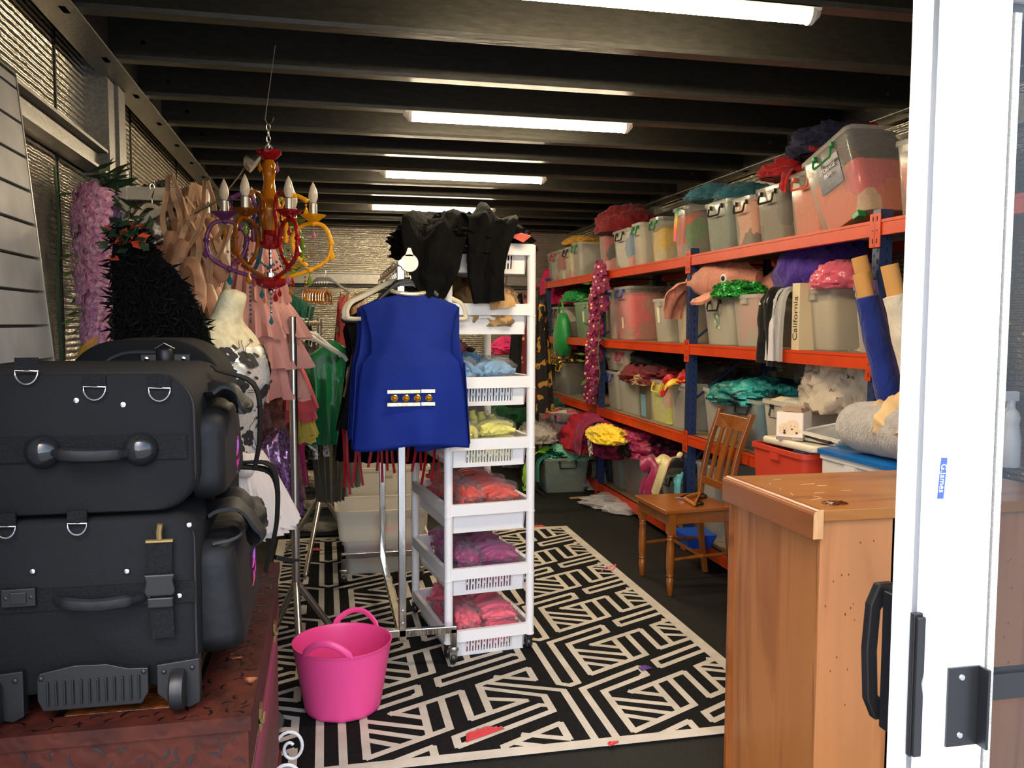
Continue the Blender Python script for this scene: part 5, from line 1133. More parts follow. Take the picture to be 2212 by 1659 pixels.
# torso faces +x (towards the trolley); y is shoulder width
sec = [(-.01, 1.0, .10, .125, 0), (-.015, 1.06, .092, .118, 0), (-.012, 1.12, .092, .12, .02), (-.002, 1.2, .102, .135, .12), (.004, 1.28, .112, .15, .28), (-.0, 1.34, .108, .162, .22), (-.015, 1.40, .092, .178, .08), (-.025, 1.445, .075, .172, 0), (-.022, 1.475, .058, .12, 0), (-.012, 1.50, .05, .07, 0), (-.0, 1.53, .047, .052, 0), (.018, 1.575, .045, .047, 0), (.032, 1.61, .043, .044, 0)]
b = MB(); b.loft([ell((x, 0, z), rx, ry, 32, -.25 if z > 1.52 else 0, f) for x, z, rx, ry, f in sec]); b.build('torso', SKIN, e, smooth=180, sub=1)
LACE = pm('black_lace', (.01, .01, .011), .7); SEQW = sequin('white_bodice', C(225, 225, 220), C(245, 245, 240), 200)
b = MB(); bs = [s for s in sec if s[1] <= 1.41]
rg = []
for x, z, rx, ry, f in bs: rg.append(ell((x, 0, z), rx+.004, ry+.004, 32, .06 if z > 1.35 else 0, f))
b.loft(rg, (False, False)); b.mi = 1
def surf(a, z):                                                # point on the bodice at angle a and height z
    for s0, s1 in zip(sec, sec[1:]):
        if s0[1] <= z <= s1[1]:
            t = (z-s0[1])/(s1[1]-s0[1]); x, rx, ry, f = [lerp(s0[k], s1[k], t) for k in (0, 2, 3, 4)]
            xx = (rx+.0075)*math.cos(a)
            if xx > 0: xx *= 1+f*max(0, math.cos(a))**2*(.55+.45*abs(math.sin(a)))
            return V((x+xx, (ry+.0075)*math.sin(a), z))
    return V((0, 0, z))
rnd = random.Random(12)
def petal_on(a, z, l, ang, wd):
    pts = []
    for u, v in ((0, 0), (.35, wd), (.7, wd*.9), (1, 0), (.7, -wd*.9), (.35, -wd)):
        da = (u*math.cos(ang)-v*math.sin(ang))*l/.13; dz = (u*math.sin(ang)+v*math.cos(ang))*l
        pts.append(surf(a+da, min(1.6, max(1.0, z+dz))))
    b.face(pts)
fl_ = []
for i in range(60):
    a = R(rnd.uniform(-140, 75)); z = rnd.uniform(1.02, 1.40-.05*(a < R(-90)))
    if any(abs(a-x)*.13 < .05 and abs(z-y) < .05 for x, y in fl_): continue
    fl_.append((a, z)); s = rnd.uniform(.024, .038); o_ = rnd.uniform(0, 1)
    for k in range(5): petal_on(a, z, s, o_+k*2*PI/5, .45)
for i in range(170):
    a0, z0_ = rnd.choice(fl_); a = a0+rnd.uniform(-.6, .6); z = z0_+rnd.uniform(-.07, .07)
    if z > 1.43 or z < 1.01: continue
    petal_on(a, z, rnd.uniform(.012, .026), rnd.uniform(0, 6.28), .3)
for i in range(40):
    a, z = rnd.choice(fl_); pts = [surf(a, z)]; dr = rnd.uniform(0, 6.28)
    for k in range(7):
        dr += rnd.uniform(-.6, .6); a += math.cos(dr)*.012/.13; z = min(1.43, max(1.01, z+math.sin(dr)*.012)); pts.append(surf(a, z))
    b.tube(pts, .0016, 4)
b.build('bodice', [SEQW, LACE], e, smooth=180, sub=1)
TULLE = film('white_tulle_layer', .72, C(225, 215, 210), .9, (.95, .93, .93))
for k, (zt, zb, r0_, r1_) in enumerate(((1.03, .765, .11, .235), (1.02, .74, .105, .215), (1.03, .80, .115, .205))):
    b = MB(); rg = []
    for i in range(9):
        t = i/8; r_ = lerp(r0_, r1_, t**.8); z = lerp(zt, zb, t)
        rg.append([((r_*(1+.10*t*math.sin(j*1.9+k)+.06*t*noise.noise(V((j*.7, k, 1)))))*math.cos(2*PI*j/110)*.92, (r_*(1+.10*t*math.sin(j*1.9+k)))*math.sin(2*PI*j/110), z+.02*t*noise.noise(V((j*.4, k*3, 2)))) for j in range(110)])
    b.loft(rg, (False, False)); b.build('tulle_layer', TULLE, e, smooth=60)
b = MB(); rnd = random.Random(14)
for i in range(9): b.blob((.08+rnd.uniform(-.03, .05), -.08+rnd.uniform(-.04, .04), 1.0+rnd.uniform(-.03, .03)), (.03, .03, .025), .3, 5, i, False, 8)
b.build('waist_bow', TULLE, e, smooth=60)
b = MB(); b.tube([(0, 0, .02), (0, 0, 1.0)], .014, 12); b.lathe([(.17, 0), (.17, .012), (.03, .03), (.02, .03)], (0, 0, .001), 24); b.build('stand', STEEL, e)
# ================================================================ CHANDELIER
CC = {'amber': cglass('acrylic_amber', C(190, 120, 15), .5), 'red': cglass('acrylic_red', C(165, 12, 28), .5), 'purple': cglass('acrylic_purple', C(130, 70, 140), .45), 'green': cglass('acrylic_green', C(130, 160, 40), .45), 'teal': cglass('acrylic_teal', C(0, 120, 135), .5), 'yellow': cglass('acrylic_yellow', C(245, 190, 20), .5), 'brown': cglass('acrylic_brown', C(140, 75, 10), .5), 'pink': cglass('acrylic_pink', C(200, 130, 160), .28)}
BULB = film('bulb_glass', .6, C(215, 205, 190), .15)
cc = P(583, 490, Y=3.45); cz = cc.z
e = empty('chandelier', 'multicoloured acrylic six-arm chandelier hanging from a ceiling joist', 'chandelier', (cc.x, cc.y, cz))
b = MB(); b.lathe([(.012, .255), (.02, .25), (.026, .235), (.024, .20), (.02, .17), (.026, .135), (.04, .09), (.043, .065), (.036, .03), (.026, .0), (.024, -.03)], n=24, fn=lambda a, i: 1+.03*math.sin(a*12)); b.build('centre_column', CC['amber'], e, smooth=60)
b = MB(); b.lathe([(.045, .288), (.047, .28), (.025, .255), (.012, .25)], n=24, fn=lambda a, i: 1+.1*math.sin(a*9)*(i < 2)); b.build('top_dish', CC['red'], e, smooth=50)
b = MB(); b.lathe([(.012, .0), (.05, -.04), (.045, -.07), (.02, -.085)], n=20); b.build('hub', CC['red'], e, smooth=50)
b = MB(); b.tube([(0, 0, -.08), (0, 0, -.20)], .006, 8); b.lathe([(.028, -.195), (.028, -.178), (.02, -.175)], n=18); b.lathe([(.012, -.255), (.014, -.245), (.006, -.235)], n=12); b.build('stem', CHROME, e)
b = MB(); b.lathe([(.02, -.19), (.062, -.20), (.056, -.222), (.03, -.236), (.008, -.24)], n=22); b.build('bottom_bowl', CC['red'], e, smooth=50)
def drop(b, p, s):                                              # faceted pendant drop
    p = V(p); b.lathe([(.001, 0), (.35*s, -.8*s), (.55*s, -1.3*s), (.38*s, -1.75*s), (.001, -2.1*s)], p, 6); b.ball(p+V((0, 0, .25*s)), .22*s, 4)
arms = [(-62, 'red'), (-8, 'yellow'), (-118, 'brown'), (-172, 'purple'), (60, 'green'), (118, 'teal')]
for k, (deg, cn) in enumerate(arms):
    a = R(deg); u = V((math.cos(a), math.sin(a), 0)); m = CC[cn]
    ae = empty('arm', None, None); ae.parent = e
    prof = [(.03, -.20), (.09, -.185), (.15, -.165), (.215, -.125), (.232, -.06), (.21, .0), (.165, .015), (.115, .0), (.085, -.05), (.10, -.11), (.14, -.15)]
    b = MB(); b.tube(bez([u*r_+V((0, 0, z)) for r_, z in prof], 7), .0082, 9)
    for i in (2, 4, 6, 8): r_, z = prof[i]; b.ball(u*r_+V((0, 0, z)), .0125, 5)
    prof2 = [(.06, -.06), (.062, .0), (.05, .06), (.065, .11), (.10, .12), (.135, .105)]
    b.tube(bez([u*r_+V((0, 0, z)) for r_, z in prof2], 7), .0085, 8); b.ball(u*.138+V((0, 0, .103)), .011, 5)
    o = b.build('arm_tube', m, e, smooth=60)
    bpy.data.objects.remove(ae)
    c = u*.165; top = .035
    b = MB(); b.lathe([(.004, top-.015), (.02, top-.012), (.046, top+.008), (.05, top+.012), (.044, top+.012), (.018, top-.004)], c, 22, fn=lambda a_, i: 1+.07*math.sin(a_*10)*(i in (2, 3, 4)))
    o2 = b.build('candle_dish', m, o, smooth=40)
    b = MB(); b.lathe([(.0145, top), (.0145, top+.055), (.012, top+.058)], c, 14); b.tube([c+V((0, 0, .01)), c+V((0, 0, top))], .006, 8); b.build('socket', STEEL, o)
    b = MB(); b.lathe([(.010, top+.056), (.0165, top+.075), (.0175, top+.09), (.012, top+.115), (.004, top+.132), (.0005, top+.138)], c, 14); b.build('bulb', BULB, o)
    other = [n for n in ('amber', 'teal', 'red', 'pink', 'green')]
    for j, (r_, z, s) in enumerate(((.138, .092, .021), (.235, -.07, .022), (.165, -.0, .017), (.15, -.17, .021))):
        b = MB(); drop(b, u*r_+V((0, 0, z-.012)), s); b.build('crystal_drop', m if j < 2 else CC[other[(k+j) % 5]], o, smooth=0)
for k in range(6):                                              # swagged bead strings between the arms
    a0, a1 = R(sorted(x for x, _ in arms)[k]), R((sorted(x for x, _ in arms)+[sorted(x for x, _ in arms)[0]+360])[k+1]); b = MB()
    for i in range(13):
        t = i/12; a = lerp(a0, a1, t); r_ = .155-.05*math.sin(PI*t); b.ball((r_*math.cos(a), r_*math.sin(a), -.10-.06*math.sin(PI*t)), .0055, 4)
    b.build('bead_string', CC[['red', 'teal', 'amber', 'green', 'red', 'pink'][k]], e, smooth=60)
for k, (x, y, z, n, cn, s) in enumerate(((0, 0, -.258, 5, 'teal', .016), (-.075, -.02, -.20, 9, 'teal', .008), (.02, -.05, -.235, 1, 'red', .018), (.035, -.04, -.22, 1, 'red', .016), (-.03, -.05, -.225, 1, 'teal', .016), (.0, -.03, -.07, 4, 'red', .013), (.075, -.02, -.20, 2, 'amber', .014), (.032, -.03, .235, 0, 'pink', .016), (-.032, -.03, .235, 0, 'amber', .016), (.13, .0, -.19, 4, 'amber', .014))):
    b = MB()
    for i in range(n): b.ball((x, y, z-.017*i), .0052, 4)
    drop(b, (x, y, z-.017*n), s); b.build('crystal_strand', CC[cn], e, smooth=0)
b = MB(); th = 2.555-cz
zr = .29
for i in range(4):
    b.tube([(.007*math.cos(2*PI*j/10)*(1 if i % 2 else .2), .007*math.cos(2*PI*j/10)*(.2 if i % 2 else 1), zr+.02+i*.022+.014*math.sin(2*PI*j/10)) for j in range(10)], .0018, 5, True)
b.tube([(.012*math.cos(2*PI*j/14), 0, zr+.008+.012*math.sin(2*PI*j/14)) for j in range(14)], .003, 6, True)
b.tube(bez([(.02, 0, zr+.125), (.012, 0, zr+.105), (0, 0, zr+.098), (-.01, 0, zr+.115), (-.008, .0, zr+.14), (.03, 0, th)], 4), .0016, 5); b.build('chain', STEEL, e)
b = MB(); b.lathe([(.042, -.03), (.04, -.015), (.03, .005), (.012, .016), (.004, .018)], (-.072, 0, .255), 20, rotm(y=R(-55))); b.build('ceiling_cup', STEEL, e, smooth=50)
b = MB(); b.tube(bez([(-.075, 0, .25), (-.11, .0, .19), (-.19, .03, .10), (-.26, .1, .07), (-.33, .3, .07)], 6), .003, 5); b.build('flex', pm('flex_brown', C(120, 100, 75), .6), e)
# ================================================================ PINK TUB
bc = P(737, 1552, Z=0); PK1 = pm('tub_pink', C(238, 78, 145), .38, spec=.4)
e = empty('flexible_tub', 'bright pink flexible plastic tub with two loop handles standing on the rug', 'tub', (.052, 3.30, .0105), R(-20))
b = MB(); n = 48
prof = [(.001, 0), (.13, 0), (.142, .006), (.147, .02)]+[(lerp(.148, .188, i/24)+(.0009 if i % 2 else 0), lerp(.03, .262, i/24)) for i in range(25)]+[(.191, .266), (.191, .27), (.186, .27), (.183, .262)]+[(lerp(.182, .143, i/6), lerp(.255, .02, i/6)) for i in range(7)]+[(.13, .008), (.001, .007)]
b.lathe(prof, n=n, cap=(False, False)); b.build('tub', PK1, e, smooth=50)
for s in (0, PI):
    b = MB(); pts = []
    for k in range(17):
        t = k/16; a = lerp(-.52, .52, t)*1.0+s+PI/2; z = .262+.062*math.sin(PI*t)**.8; r_ = .189; pts.append((r_*math.cos(a), r_*math.sin(a), z))
    b.tube(pts, [.005]+[.0125]*15+[.005], 10, sq=.5)
    b.build('loop_handle', PK1, e)
# ================================================================ PINE CABINET
PINE = wood('pine_side', C(172, 108, 56), C(128, 68, 28), (1, 1, .10), 6, .42, .3, False)
PINET = wood('pine_top', C(162, 102, 40), C(112, 60, 16), (.12, 1, 1), 6, .3, .4, True)
PINEF = wood('pine_front', C(182, 118, 68), C(138, 78, 38), (1, 1, .08), 7, .42, .3, False)
PINED = wood('pine_trim', C(140, 80, 36), C(108, 56, 20), (1, .1, 1), 7, .35, .4, False)
KX0, KX1, KY0, KY1, KH = 1.285, 2.12, 2.02, 2.52, 1.013
e = empty('pine_cabinet', 'honey-stained pine cabinet with a worn moulded top just inside the sliding door', 'cabinet', (0, 0, 0))
b = MB(); b.box((KX0+.009, (KY0+KY1)/2, .485), (.018, KY1-KY0-.01, .97)); b.build('side_panel', PINE, e, smooth=0, bevel=(.002, 2))
b = MB(); b.box((KX1-.009, (KY0+KY1)/2, .485), (.018, KY1-KY0-.01, .97)); b.build('side_panel', PINE, e, smooth=0, bevel=(.002, 2))
b = MB(); b.box(((KX0+KX1)/2, KY1-.008, .485), (KX1-KX0-.02, .012, .96)); b.build('back_panel', PINE, e, smooth=0)
b = MB(); b.box((KX0+.115, KY0+.01, .4905), (.23, .02, .981)); b.build('front_board', PINEF, e, smooth=0, bevel=(.002, 2))
b = MB(); b.box(((KX0+KX1)/2+.10, KY0+.01, .4905), (KX1-KX0-.23, .02, .981)); b.mi = 1
rnd = random.Random(2)
b.build('front_board', PINEF, e, smooth=0, bevel=(.002, 2))
b = MB(); rnd = random.Random(6)                                # dents and worm marks in the front
for i in range(46): b.ball((KX0+rnd.uniform(.02, .75), KY0, rnd.uniform(.35, .95)), (rnd.uniform(.0012, .0026), .0008, rnd.uniform(.002, .005)), 4)
b.build('dents', pm('dent_dark', C(95, 50, 20), .7), e, smooth=0)
b = MB(); b.box(((KX0+KX1)/2, (KY0+KY1)/2-.005, KH-.016), (KX1-KX0+.01, KY1-KY0+.02, .032)); b.build('top_board', PINET, e, smooth=0, bevel=(.003, 2))
b = MB(); y0, y1 = KY0-.018, KY1+.012
pr_ = [(-.034, -.078), (-.034, -.012), (-.030, -.004), (-.022, -.002), (-.018, .002), (-.004, .002), (-.004, -.078)]
b.prism([(KX0+x, y0, KH+z) for x, z in pr_], (0, y1-y0, 0)); b.build('edge_moulding', PINED, e, smooth=0, bevel=(.002, 2))
ENDG = pm('end_grain', C(212, 165, 115), .6, 0, C(190, 138, 90), 40, stretch=(1, 1, .2))
b = MB(); b.prism([(KX0+x*.98, y0-.0006, KH+z*.98) for x, z in pr_], (0, .0008, 0)); b.build('moulding_end', ENDG, e, smooth=0)
b = MB(); b.prism([(KX0-.012, KY1-.01, .02), (KX0-.012, KY1+.004, .02), (KX0-.012, KY1+.004, .93), (KX0-.012, KY1-.01, .93)], (.03, 0, 0)); b.build('rear_stile', PINED, e, smooth=0)
SCR = pm('scratch_pale', C(225, 185, 130), .6); b = MB()
for (x, y, l, a) in ((.06, .12, .05, .4), (.12, .2, .04, .15), (.22, .22, .03, -.2), (.05, .36, .015, 1.2), (.08, .15, .02, 2.2), (.03, .2, .03, 1.3), (.05, .05, .022, 1.2), (.16, .33, .05, .1), (.19, .30, .03, -.1), (.09, .08, .02, 1.0), (.11, .42, .03, .2), (.04, .28, .02, 1.2)):
    b.box((KX0+x, KY0+y, KH+.0004), (l, .0016, .0006), rotm(z=a))
b.build('scratches', SCR, e, smooth=0)
b = MB(); b.blob((KX0+.075, KY0+.055, KH-.0012), (.03, .016, .006), .5, 4, 3, True, 10); b.build('knot', pm('knot_dark', C(75, 35, 12), .25), e, smooth=60)
# ================================================================ CHAIR
OAK = wood('chair_wood', C(140, 78, 22), C(108, 56, 14), (1, 1, .12), 10, .3, .5, False); OAKS = wood('chair_seat_wood', C(150, 84, 26), C(115, 60, 16), (.15, 1, 1), 9, .28, .5, False)
p1, p2 = P(1392, 1243, Z=0), P(1441, 1287, Z=0)
cy, cx = (p1.y+p2.y)/2, (p1.x+p2.x)/2
e = empty('wooden_chair', 'brown slat-back wooden chair with turned front legs by the storage rack', 'chair', (cx, cy, 0), R(2)); HW = (p1.y-p2.y)/2
b = MB(); b.prism([(-.045, -HW-.03, .462), (-.045, HW+.03, .462), (.37, HW+.01, .462), (.37, -HW-.01, .462)], (0, 0, .024)); b.build('seat', OAKS, e, smooth=0, bevel=(.006, 3))
b = MB(); b.box((-.012, 0, .43), (.02, HW*2-.03, .062)).box((.19, -HW+.01, .43), (.36, .02, .062)).box((.19, HW-.01, .43), (.36, .02, .062)).box((.355, 0, .43), (.02, HW*2-.03, .062)); b.build('apron', OAK, e, smooth=0, bevel=(.002, 2))
for s in (-1, 1):
    b = MB(); b.box((0, s*HW, .405), (.042, .042, .115), None); b.lathe([(.012, 0), (.015, .005), (.019, .06), (.021, .095), (.015, .105), (.021, .112), (.018, .125), (.021, .14), (.0235, .20), (.021, .28), (.017, .31), (.022, .318), (.017, .326), (.022, .334), (.019, .345), (.021, .35)], (0, s*HW, 0), 18); b.build('leg', OAK, e, smooth=40)
    b = MB(); q = bez([(.405, s*(HW-.02), .0), (.372, s*(HW-.02), .24), (.360, s*(HW-.02), .46), (.405, s*(HW-.018), .74), (.492, s*(HW-.012), 1.0)], 8)
    b.loft([[(p.x-.017, p.y-.014, p.z), (p.x+.017, p.y-.014, p.z), (p.x+.017, p.y+.014, p.z), (p.x-.017, p.y+.014, p.z)] for p in q]); b.build('back_post', OAK, e, smooth=40, bevel=(.006, 3))
b = MB(); b.prism([(.445, -HW+.02, .895), (.472, -HW+.02, .975), (.485, 0, .975), (.472, HW-.02, .975), (.445, HW-.02, .895), (.456, 0, .895)], (.018, 0, .0)); b.build('top_rail', OAK, e, smooth=0, bevel=(.004, 2))
b = MB(); b.box((.372, 0, .575), (.018, HW*2-.05, .045)); b.build('lower_rail', OAK, e, smooth=0, bevel=(.003, 2))
for k, w_ in ((-1, .03), (0, .055), (1, .03)):
    b = MB(); y = k*.085; b.loft([[(x_-.006, y-w_/2, z), (x_+.006, y-w_/2, z), (x_+.006, y+w_/2, z), (x_-.006, y+w_/2, z)] for x_, z in ((.376, .59), (.409, .74), (.457, .90))]); b.build('slat', OAK, e, smooth=40)
for s in (-1, 1):
    b = MB(); b.tube([(.0, s*HW, .20), (.10, s*(HW-.003), .205), (.18, s*(HW-.006), .21), (.185, s*(HW-.006), .21), (.20, s*(HW-.006), .21), (.205, s*(HW-.006), .21), (.3, s*(HW-.01), .21), (.375, s*(HW-.015), .215)], [.008, .010, .012, .016, .016, .012, .010, .008], 10); b.build('stretcher', OAK, e)
b = MB(); b.tube([(.19, -HW+.01, .21), (.19, HW-.01, .21)], .010, 10); b.build('stretcher', OAK, e)
HWD = wood('hanger_wood', C(185, 125, 55), C(150, 95, 38), (.2, 1, 1), 12, .35, .4, False)
ce = Mx.Translation((cx, cy, 0)) @ Mx.Rotation(R(2), 4, 'Z')
e = empty('wooden_hanger', 'wooden clothes hanger with black cord lying on the chair seat', 'hanger', ce @ V((.20, .0, .4885)), R(60))
b = MB(); b.tube(bez([(-.17, -.05, .012), (-.09, -.012, .012), (0, .02, .012), (.09, -.012, .012), (.17, -.05, .012)], 6), .010, 8, sq=.7); b.tube([(-.165, -.05, .012), (.165, -.05, .012)], .006, 8); b.build('frame', HWD, e)
b = MB(); b.tube(bez([(0, .02, .012), (.0, .06, .008), (.02, .08, .005), (.035, .06, .005), (.025, .045, .005)], 5), .002, 6); b.build('hook', STEEL, e)
b = MB(); b.tube(bez([(-.17, -.06, .006), (-.1, -.09, .006), (0, -.05, .006), (.1, -.09, .006), (.18, -.06, .006), (.12, .02, .006), (.03, .05, .006)], 6), .0055, 6); b.build('cord_loop', BLACKC, e)
# ================================================================ CRATES, BLANKET, TISSUES BEHIND THE CABINET
RED1 = pm('crate_red', C(200, 60, 38), .4)
a = P(1690, 955, X=2.0); 
e = make_bin('open red plastic crate behind the pine cabinet, white lid laid across it', (2.165, 3.545, .592), 0, .46, .31, .345, RED1, None, name='plastic_crate', cat='crate', taper=.88)
b = MB(); b.box((2.165, 3.545, .2955), (.29, .42, .59)); tag(b.build('packing_box', pm('brown_carton', C(150, 115, 75), .8), smooth=0), 'brown carton under the red crate, hidden by the chair and cabinet', 'carton')
heap('crumpled_paper', 'crumpled lilac white plastic inside the red crate', 'packing', (2.15, 3.50, .83), (.06, .11, .07), cloth('lilac_film', C(190, 190, 215), .5), 91, .25)
lw = empty('crate_lid', 'white plastic lid lying tilted on the red crate', 'lid', (2.22, 3.52, .958), rot=(R(-1.5), R(1), R(-2)))
b = MB(); b.loft([rrect(.335, .47, .03, -.016), rrect(.34, .48, .03, -.012), rrect(.34, .48, .03, .006), rrect(.33, .465, .03, .014), rrect(.28, .41, .03, .014), rrect(.27, .40, .03, .009)]); b.build('shell', pm('ivory_plastic', C(225, 215, 190), .4), lw, smooth=40)
lz = lw.location
e = empty('tissue_box', 'upright cube tissue box printed with two sleeping puppies', 'tissue box', (2.12, 3.575, lz.z+.016), R(41))
TBX = pm('tissue_card', C(215, 195, 170), .55); s = .122
b = MB(); b.box((0, 0, .065), (s, s, .13)); b.build('carton', TBX, e, smooth=0)
b = MB(); b.box((-s/2-.0006, 0, .072), (.001, s-.004, .112)).box((0, -s/2-.0006, .072), (s-.004, .001, .112)); b.build('white_panel', pm('tissue_white', C(248, 232, 214), .5), e, smooth=0)
b = MB(); b.box((-s/2-.0008, 0, .008), (.001, s, .015)).box((0, -s/2-.0008, .008), (s, .001, .015)); b.build('grey_band', pm('tissue_band', C(160, 140, 130), .5), e, smooth=0)
b = MB()
for x, z in ((-.03, .133), (.03, .135)): b.prism([(x-.028, -.055, .13), (x+.028, -.055, .13), (x+.026, -.05, .145), (x-.02, -.045, .15)], (0, .09, .004))
b.build('torn_flap', pm('torn_card', C(160, 130, 100), .8), e, smooth=0)
PUP, PUD = pm('puppy_cream', C(238, 205, 165), .7, 0, C(245, 222, 190), 40), pm('puppy_dark', C(80, 55, 45), .6)
b = MB()
for y, z, ry, rz_ in ((-.015, .072, .030, .026), (.024, .058, .027, .022), (-.030, .046, .024, .016), (.0, .038, .050, .014)): b.ball((-s/2-.001, y, z), (.0012, ry, rz_), 8)
b.mi = 1
for y, z, r_ in ((-.012, .052, .005), (.022, .044, .006), (-.008, .066, .0022), (-.024, .066, .0022), (.016, .054, .002), (.028, .056, .002), (.022, .034, .007), (-.034, .036, .006)): b.ball((-s/2-.002, y, z), (.0012, r_, r_*.9), 5)
b.build('puppy_picture', [PUP, PUD], e, smooth=60)
text('Kleenex', .010, (-s/2-.0018, -.032, .0085), (R(90), 0, R(-90)), WHITEP, e)
# picture frames stacked on the lid
FRW = pm('frame_white', C(225, 220, 205), .4); FRD = pm('frame_dark', C(45, 30, 25), .4); GLS = pm('picture_glass', C(150, 160, 165), .08)
for k, (dz, ang, m, w_, nm) in enumerate(((.017, 6, FRW, .20, 'white picture frame at the bottom of the pile on the white lid'), (.035, -4, FRD, .22, 'dark picture frame in the middle of the pile on the white lid'), (.054, 10, FRW, .24, 'white picture frame with dark rim on top of the pile by the tissue box'))):
    f = empty('picture_frame', nm, 'picture frame', (2.255, 3.42, lz.z+dz+.003), R(ang), rot=(R(2*k), R(-3*k), R(ang)))
    b = MB(); w2 = w_/2
    for x, y, dx, dy in ((0, -w2, w_+.02, .02), (0, w2, w_+.02, .02), (-w2, 0, .02, w_-.02), (w2, 0, .02, w_-.02)): b.box((x, y, .006), (dx, dy, .012))
    b.build('frame', m, f, smooth=0); b = MB(); b.box((0, 0, .005), (w_-.02, w_-.02, .006)); b.build('glass', GLS if k == 2 else FRD, f, smooth=0)
BLL = pm('lid_blue', C(15, 100, 170), .2)
bp = P(1770, 965, X=2.02)
e = make_bin('white storage box with a glossy blue lid behind the pine cabinet', (2.155, 3.03, .532), 0, .47, .20, .425, pm('box_white', C(222, 218, 210), .4), None, name='storage_box', cat='storage box', lid=BLL, taper=.95)
b = MB(); b.box((2.155, 3.03, .265), (.19, .44, .529)); tag(b.build('packing_box', pm('brown_carton', C(150, 115, 75), .8), smooth=0), 'brown carton under the blue-lidded box, hidden by the cabinet', 'carton')
# fluffy blanket roll
b = MB(); rings = []
for i in range(25):
    y = lerp(-.26, .27, i/24); k = math.sqrt(max(.02, 1-abs(i/24*2-1)**6))
    rings.append([((.125*k*math.cos(2*PI*j/36))*(1+.05*noise.noise(V((y*12, j*.6, 4)))), y, .105*k*math.sin(2*PI*j/36)*(1+.06*noise.noise(V((y*12, j*.6, 9))))) for j in range(36)])
b.loft(rings)
FLUF = pm('fluffy_grey', C(178, 168, 155), 1, 0, C(155, 145, 135), 30, 1.0, 110, sheen=.6)
o = tag(b.build('fluffy_blanket', FLUF, loc=(2.15, 2.90, .994+.098), rot=(R(0), 0, R(3)), smooth=180), 'fluffy grey rolled blanket lying on the blue-lidded box', 'blanket')
LEO = satin('leotard_beige', C(210, 172, 115), .55)
sheet('beige_leotard', 'beige leotard draped over the fluffy grey blanket', 'leotard', [(2.33, 2.78, 1.165), (2.21, 2.80, 1.212), (2.11, 2.83, 1.178), (2.06, 2.86, 1.135), (2.035, 2.87, 1.09)], .3, LEO, .01, .35, 15, [(0, .40), (.5, .34), (.8, .22), (1, .08)], V((0, 1, 0)))
b = MB()
for i in range(16): b.ball((2.24+.012*math.sin(i), 2.98-i*.011, 1.200+.004*math.cos(i*2)), .006, 4)
tag(b.build('bead_chain', CHROME), 'silver bead chain lying on the blanket behind the leotard', 'chain')
b = MB(); b.loft([rrect(.2, .3, .03, 0), rrect(.21, .31, .03, .02), rrect(.15, .25, .03, .03)]); tag(b.build('shallow_cover', pm('ivory_plastic', C(225, 215, 190), .4), loc=(2.40, 3.62, LV[2]+.002)), 'small white lid lying on the third shelf beside the tulle', 'lid')
b = MB(); b.loft([rrect(.16, .18, .03, 0), rrect(.2, .24, .03, .08), rrect(.2, .24, .03, .085)]); tag(b.build('blue_box', pm('blue_box', C(25, 80, 190), .4), loc=(2.26, 4.93, .12)), 'small blue plastic box behind the chair legs', 'box')
# ================================================================ SLIDING DOOR
FRM = pm('door_white', (.88, .89, .9), .25, spec=.5); DBLK = pm('door_black', (.012, .012, .013), .32)
GLASS = film('door_glass', .12, (.06, .07, .08), .02, (.82, .84, .85))
d1 = struct(MB().box((1.105, 1.30, 1.06), (.118, .034, 2.12)).box((1.0475, 1.296, 1.06), (.006, .042, 2.11)).build('door_1', FRM, smooth=0, bevel=(.004, 3)))
def dchild(b, n, m, **k): return b.build(n, m, d1, **k)
dchild(MB().box((1.75, 1.30, .06), (1.18, .034, .12)).box((1.75, 1.30, 2.09), (1.18, .034, .06)), 'door_rail', FRM, smooth=0)
dchild(MB().box((1.75, 1.30, 1.08), (1.18, .006, 1.95)), 'door_glass', GLASS, smooth=0)
dchild(MB().box((1.176, 1.288, 1.06), (.014, .008, 1.95)), 'mesh_edge', pm('flyscreen_edge', C(170, 168, 160), .8, 0, C(140, 138, 130), 400), smooth=0)
b = MB(); b.box((1.116, 1.280, .822), (.062, .005, .145)).box((1.149, 1.268, .822), (.005, .028, .145)); dchild(b, 'strike_plate', DBLK, smooth=0, bevel=(.001, 2))
b = MB()
for z in (.876, .77): b.lathe([(.006, 0), (.005, .002), (.001, .0025)], (1.112, 1.2775, z), 10, rotm(x=PI/2))
dchild(b, 'screw', CHROME)
dchild(MB().box((1.58, 1.305, .845), (.84, .03, .048)), 'lock_bar', DBLK, smooth=0)
b = MB(); b.box((1.0525, 1.2736, 1.237), (.012, .001, .072), rotm(y=R(4))); dchild(b, 'maker_sticker', pm('sticker_blue', C(55, 80, 220), .4), smooth=0)
text('G.James', .0155, (1.0525, 1.2729, 1.237), (R(90), R(94), 0), WHITEP, d1)
d1.location.x = -.011
d2 = struct(MB().box((1.008, 1.365, 1.06), (.052, .03, 2.12)).box((1.10, 1.385, 1.06), (.12, .03, 2.12)).prism([(.945, 1.335, 0), (.978, 1.322, 0), (.9785, 1.36, 0), (.964, 1.36, 0)], (0, 0, 2.115)).build('door_2', FRM, smooth=0, bevel=(.004, 3)))
b = MB(); b.prism([(.998, 1.347, 1.035), (1.040, 1.347, 1.035), (1.040, 1.347, .772), (.998, 1.347, .772)], (0, -.012, 0)); b.prism([(1.0, 1.335, 1.03), (1.034, 1.335, 1.03), (1.034, 1.335, .99), (1.012, 1.335, .91), (1.034, 1.335, .80), (1.034, 1.335, .775), (1.0, 1.335, .775)], (0, -.008, 0)); b.build('pull_handle', DBLK, d2, smooth=0, bevel=(.002, 2)).location = (-.034, -.036, -.045)
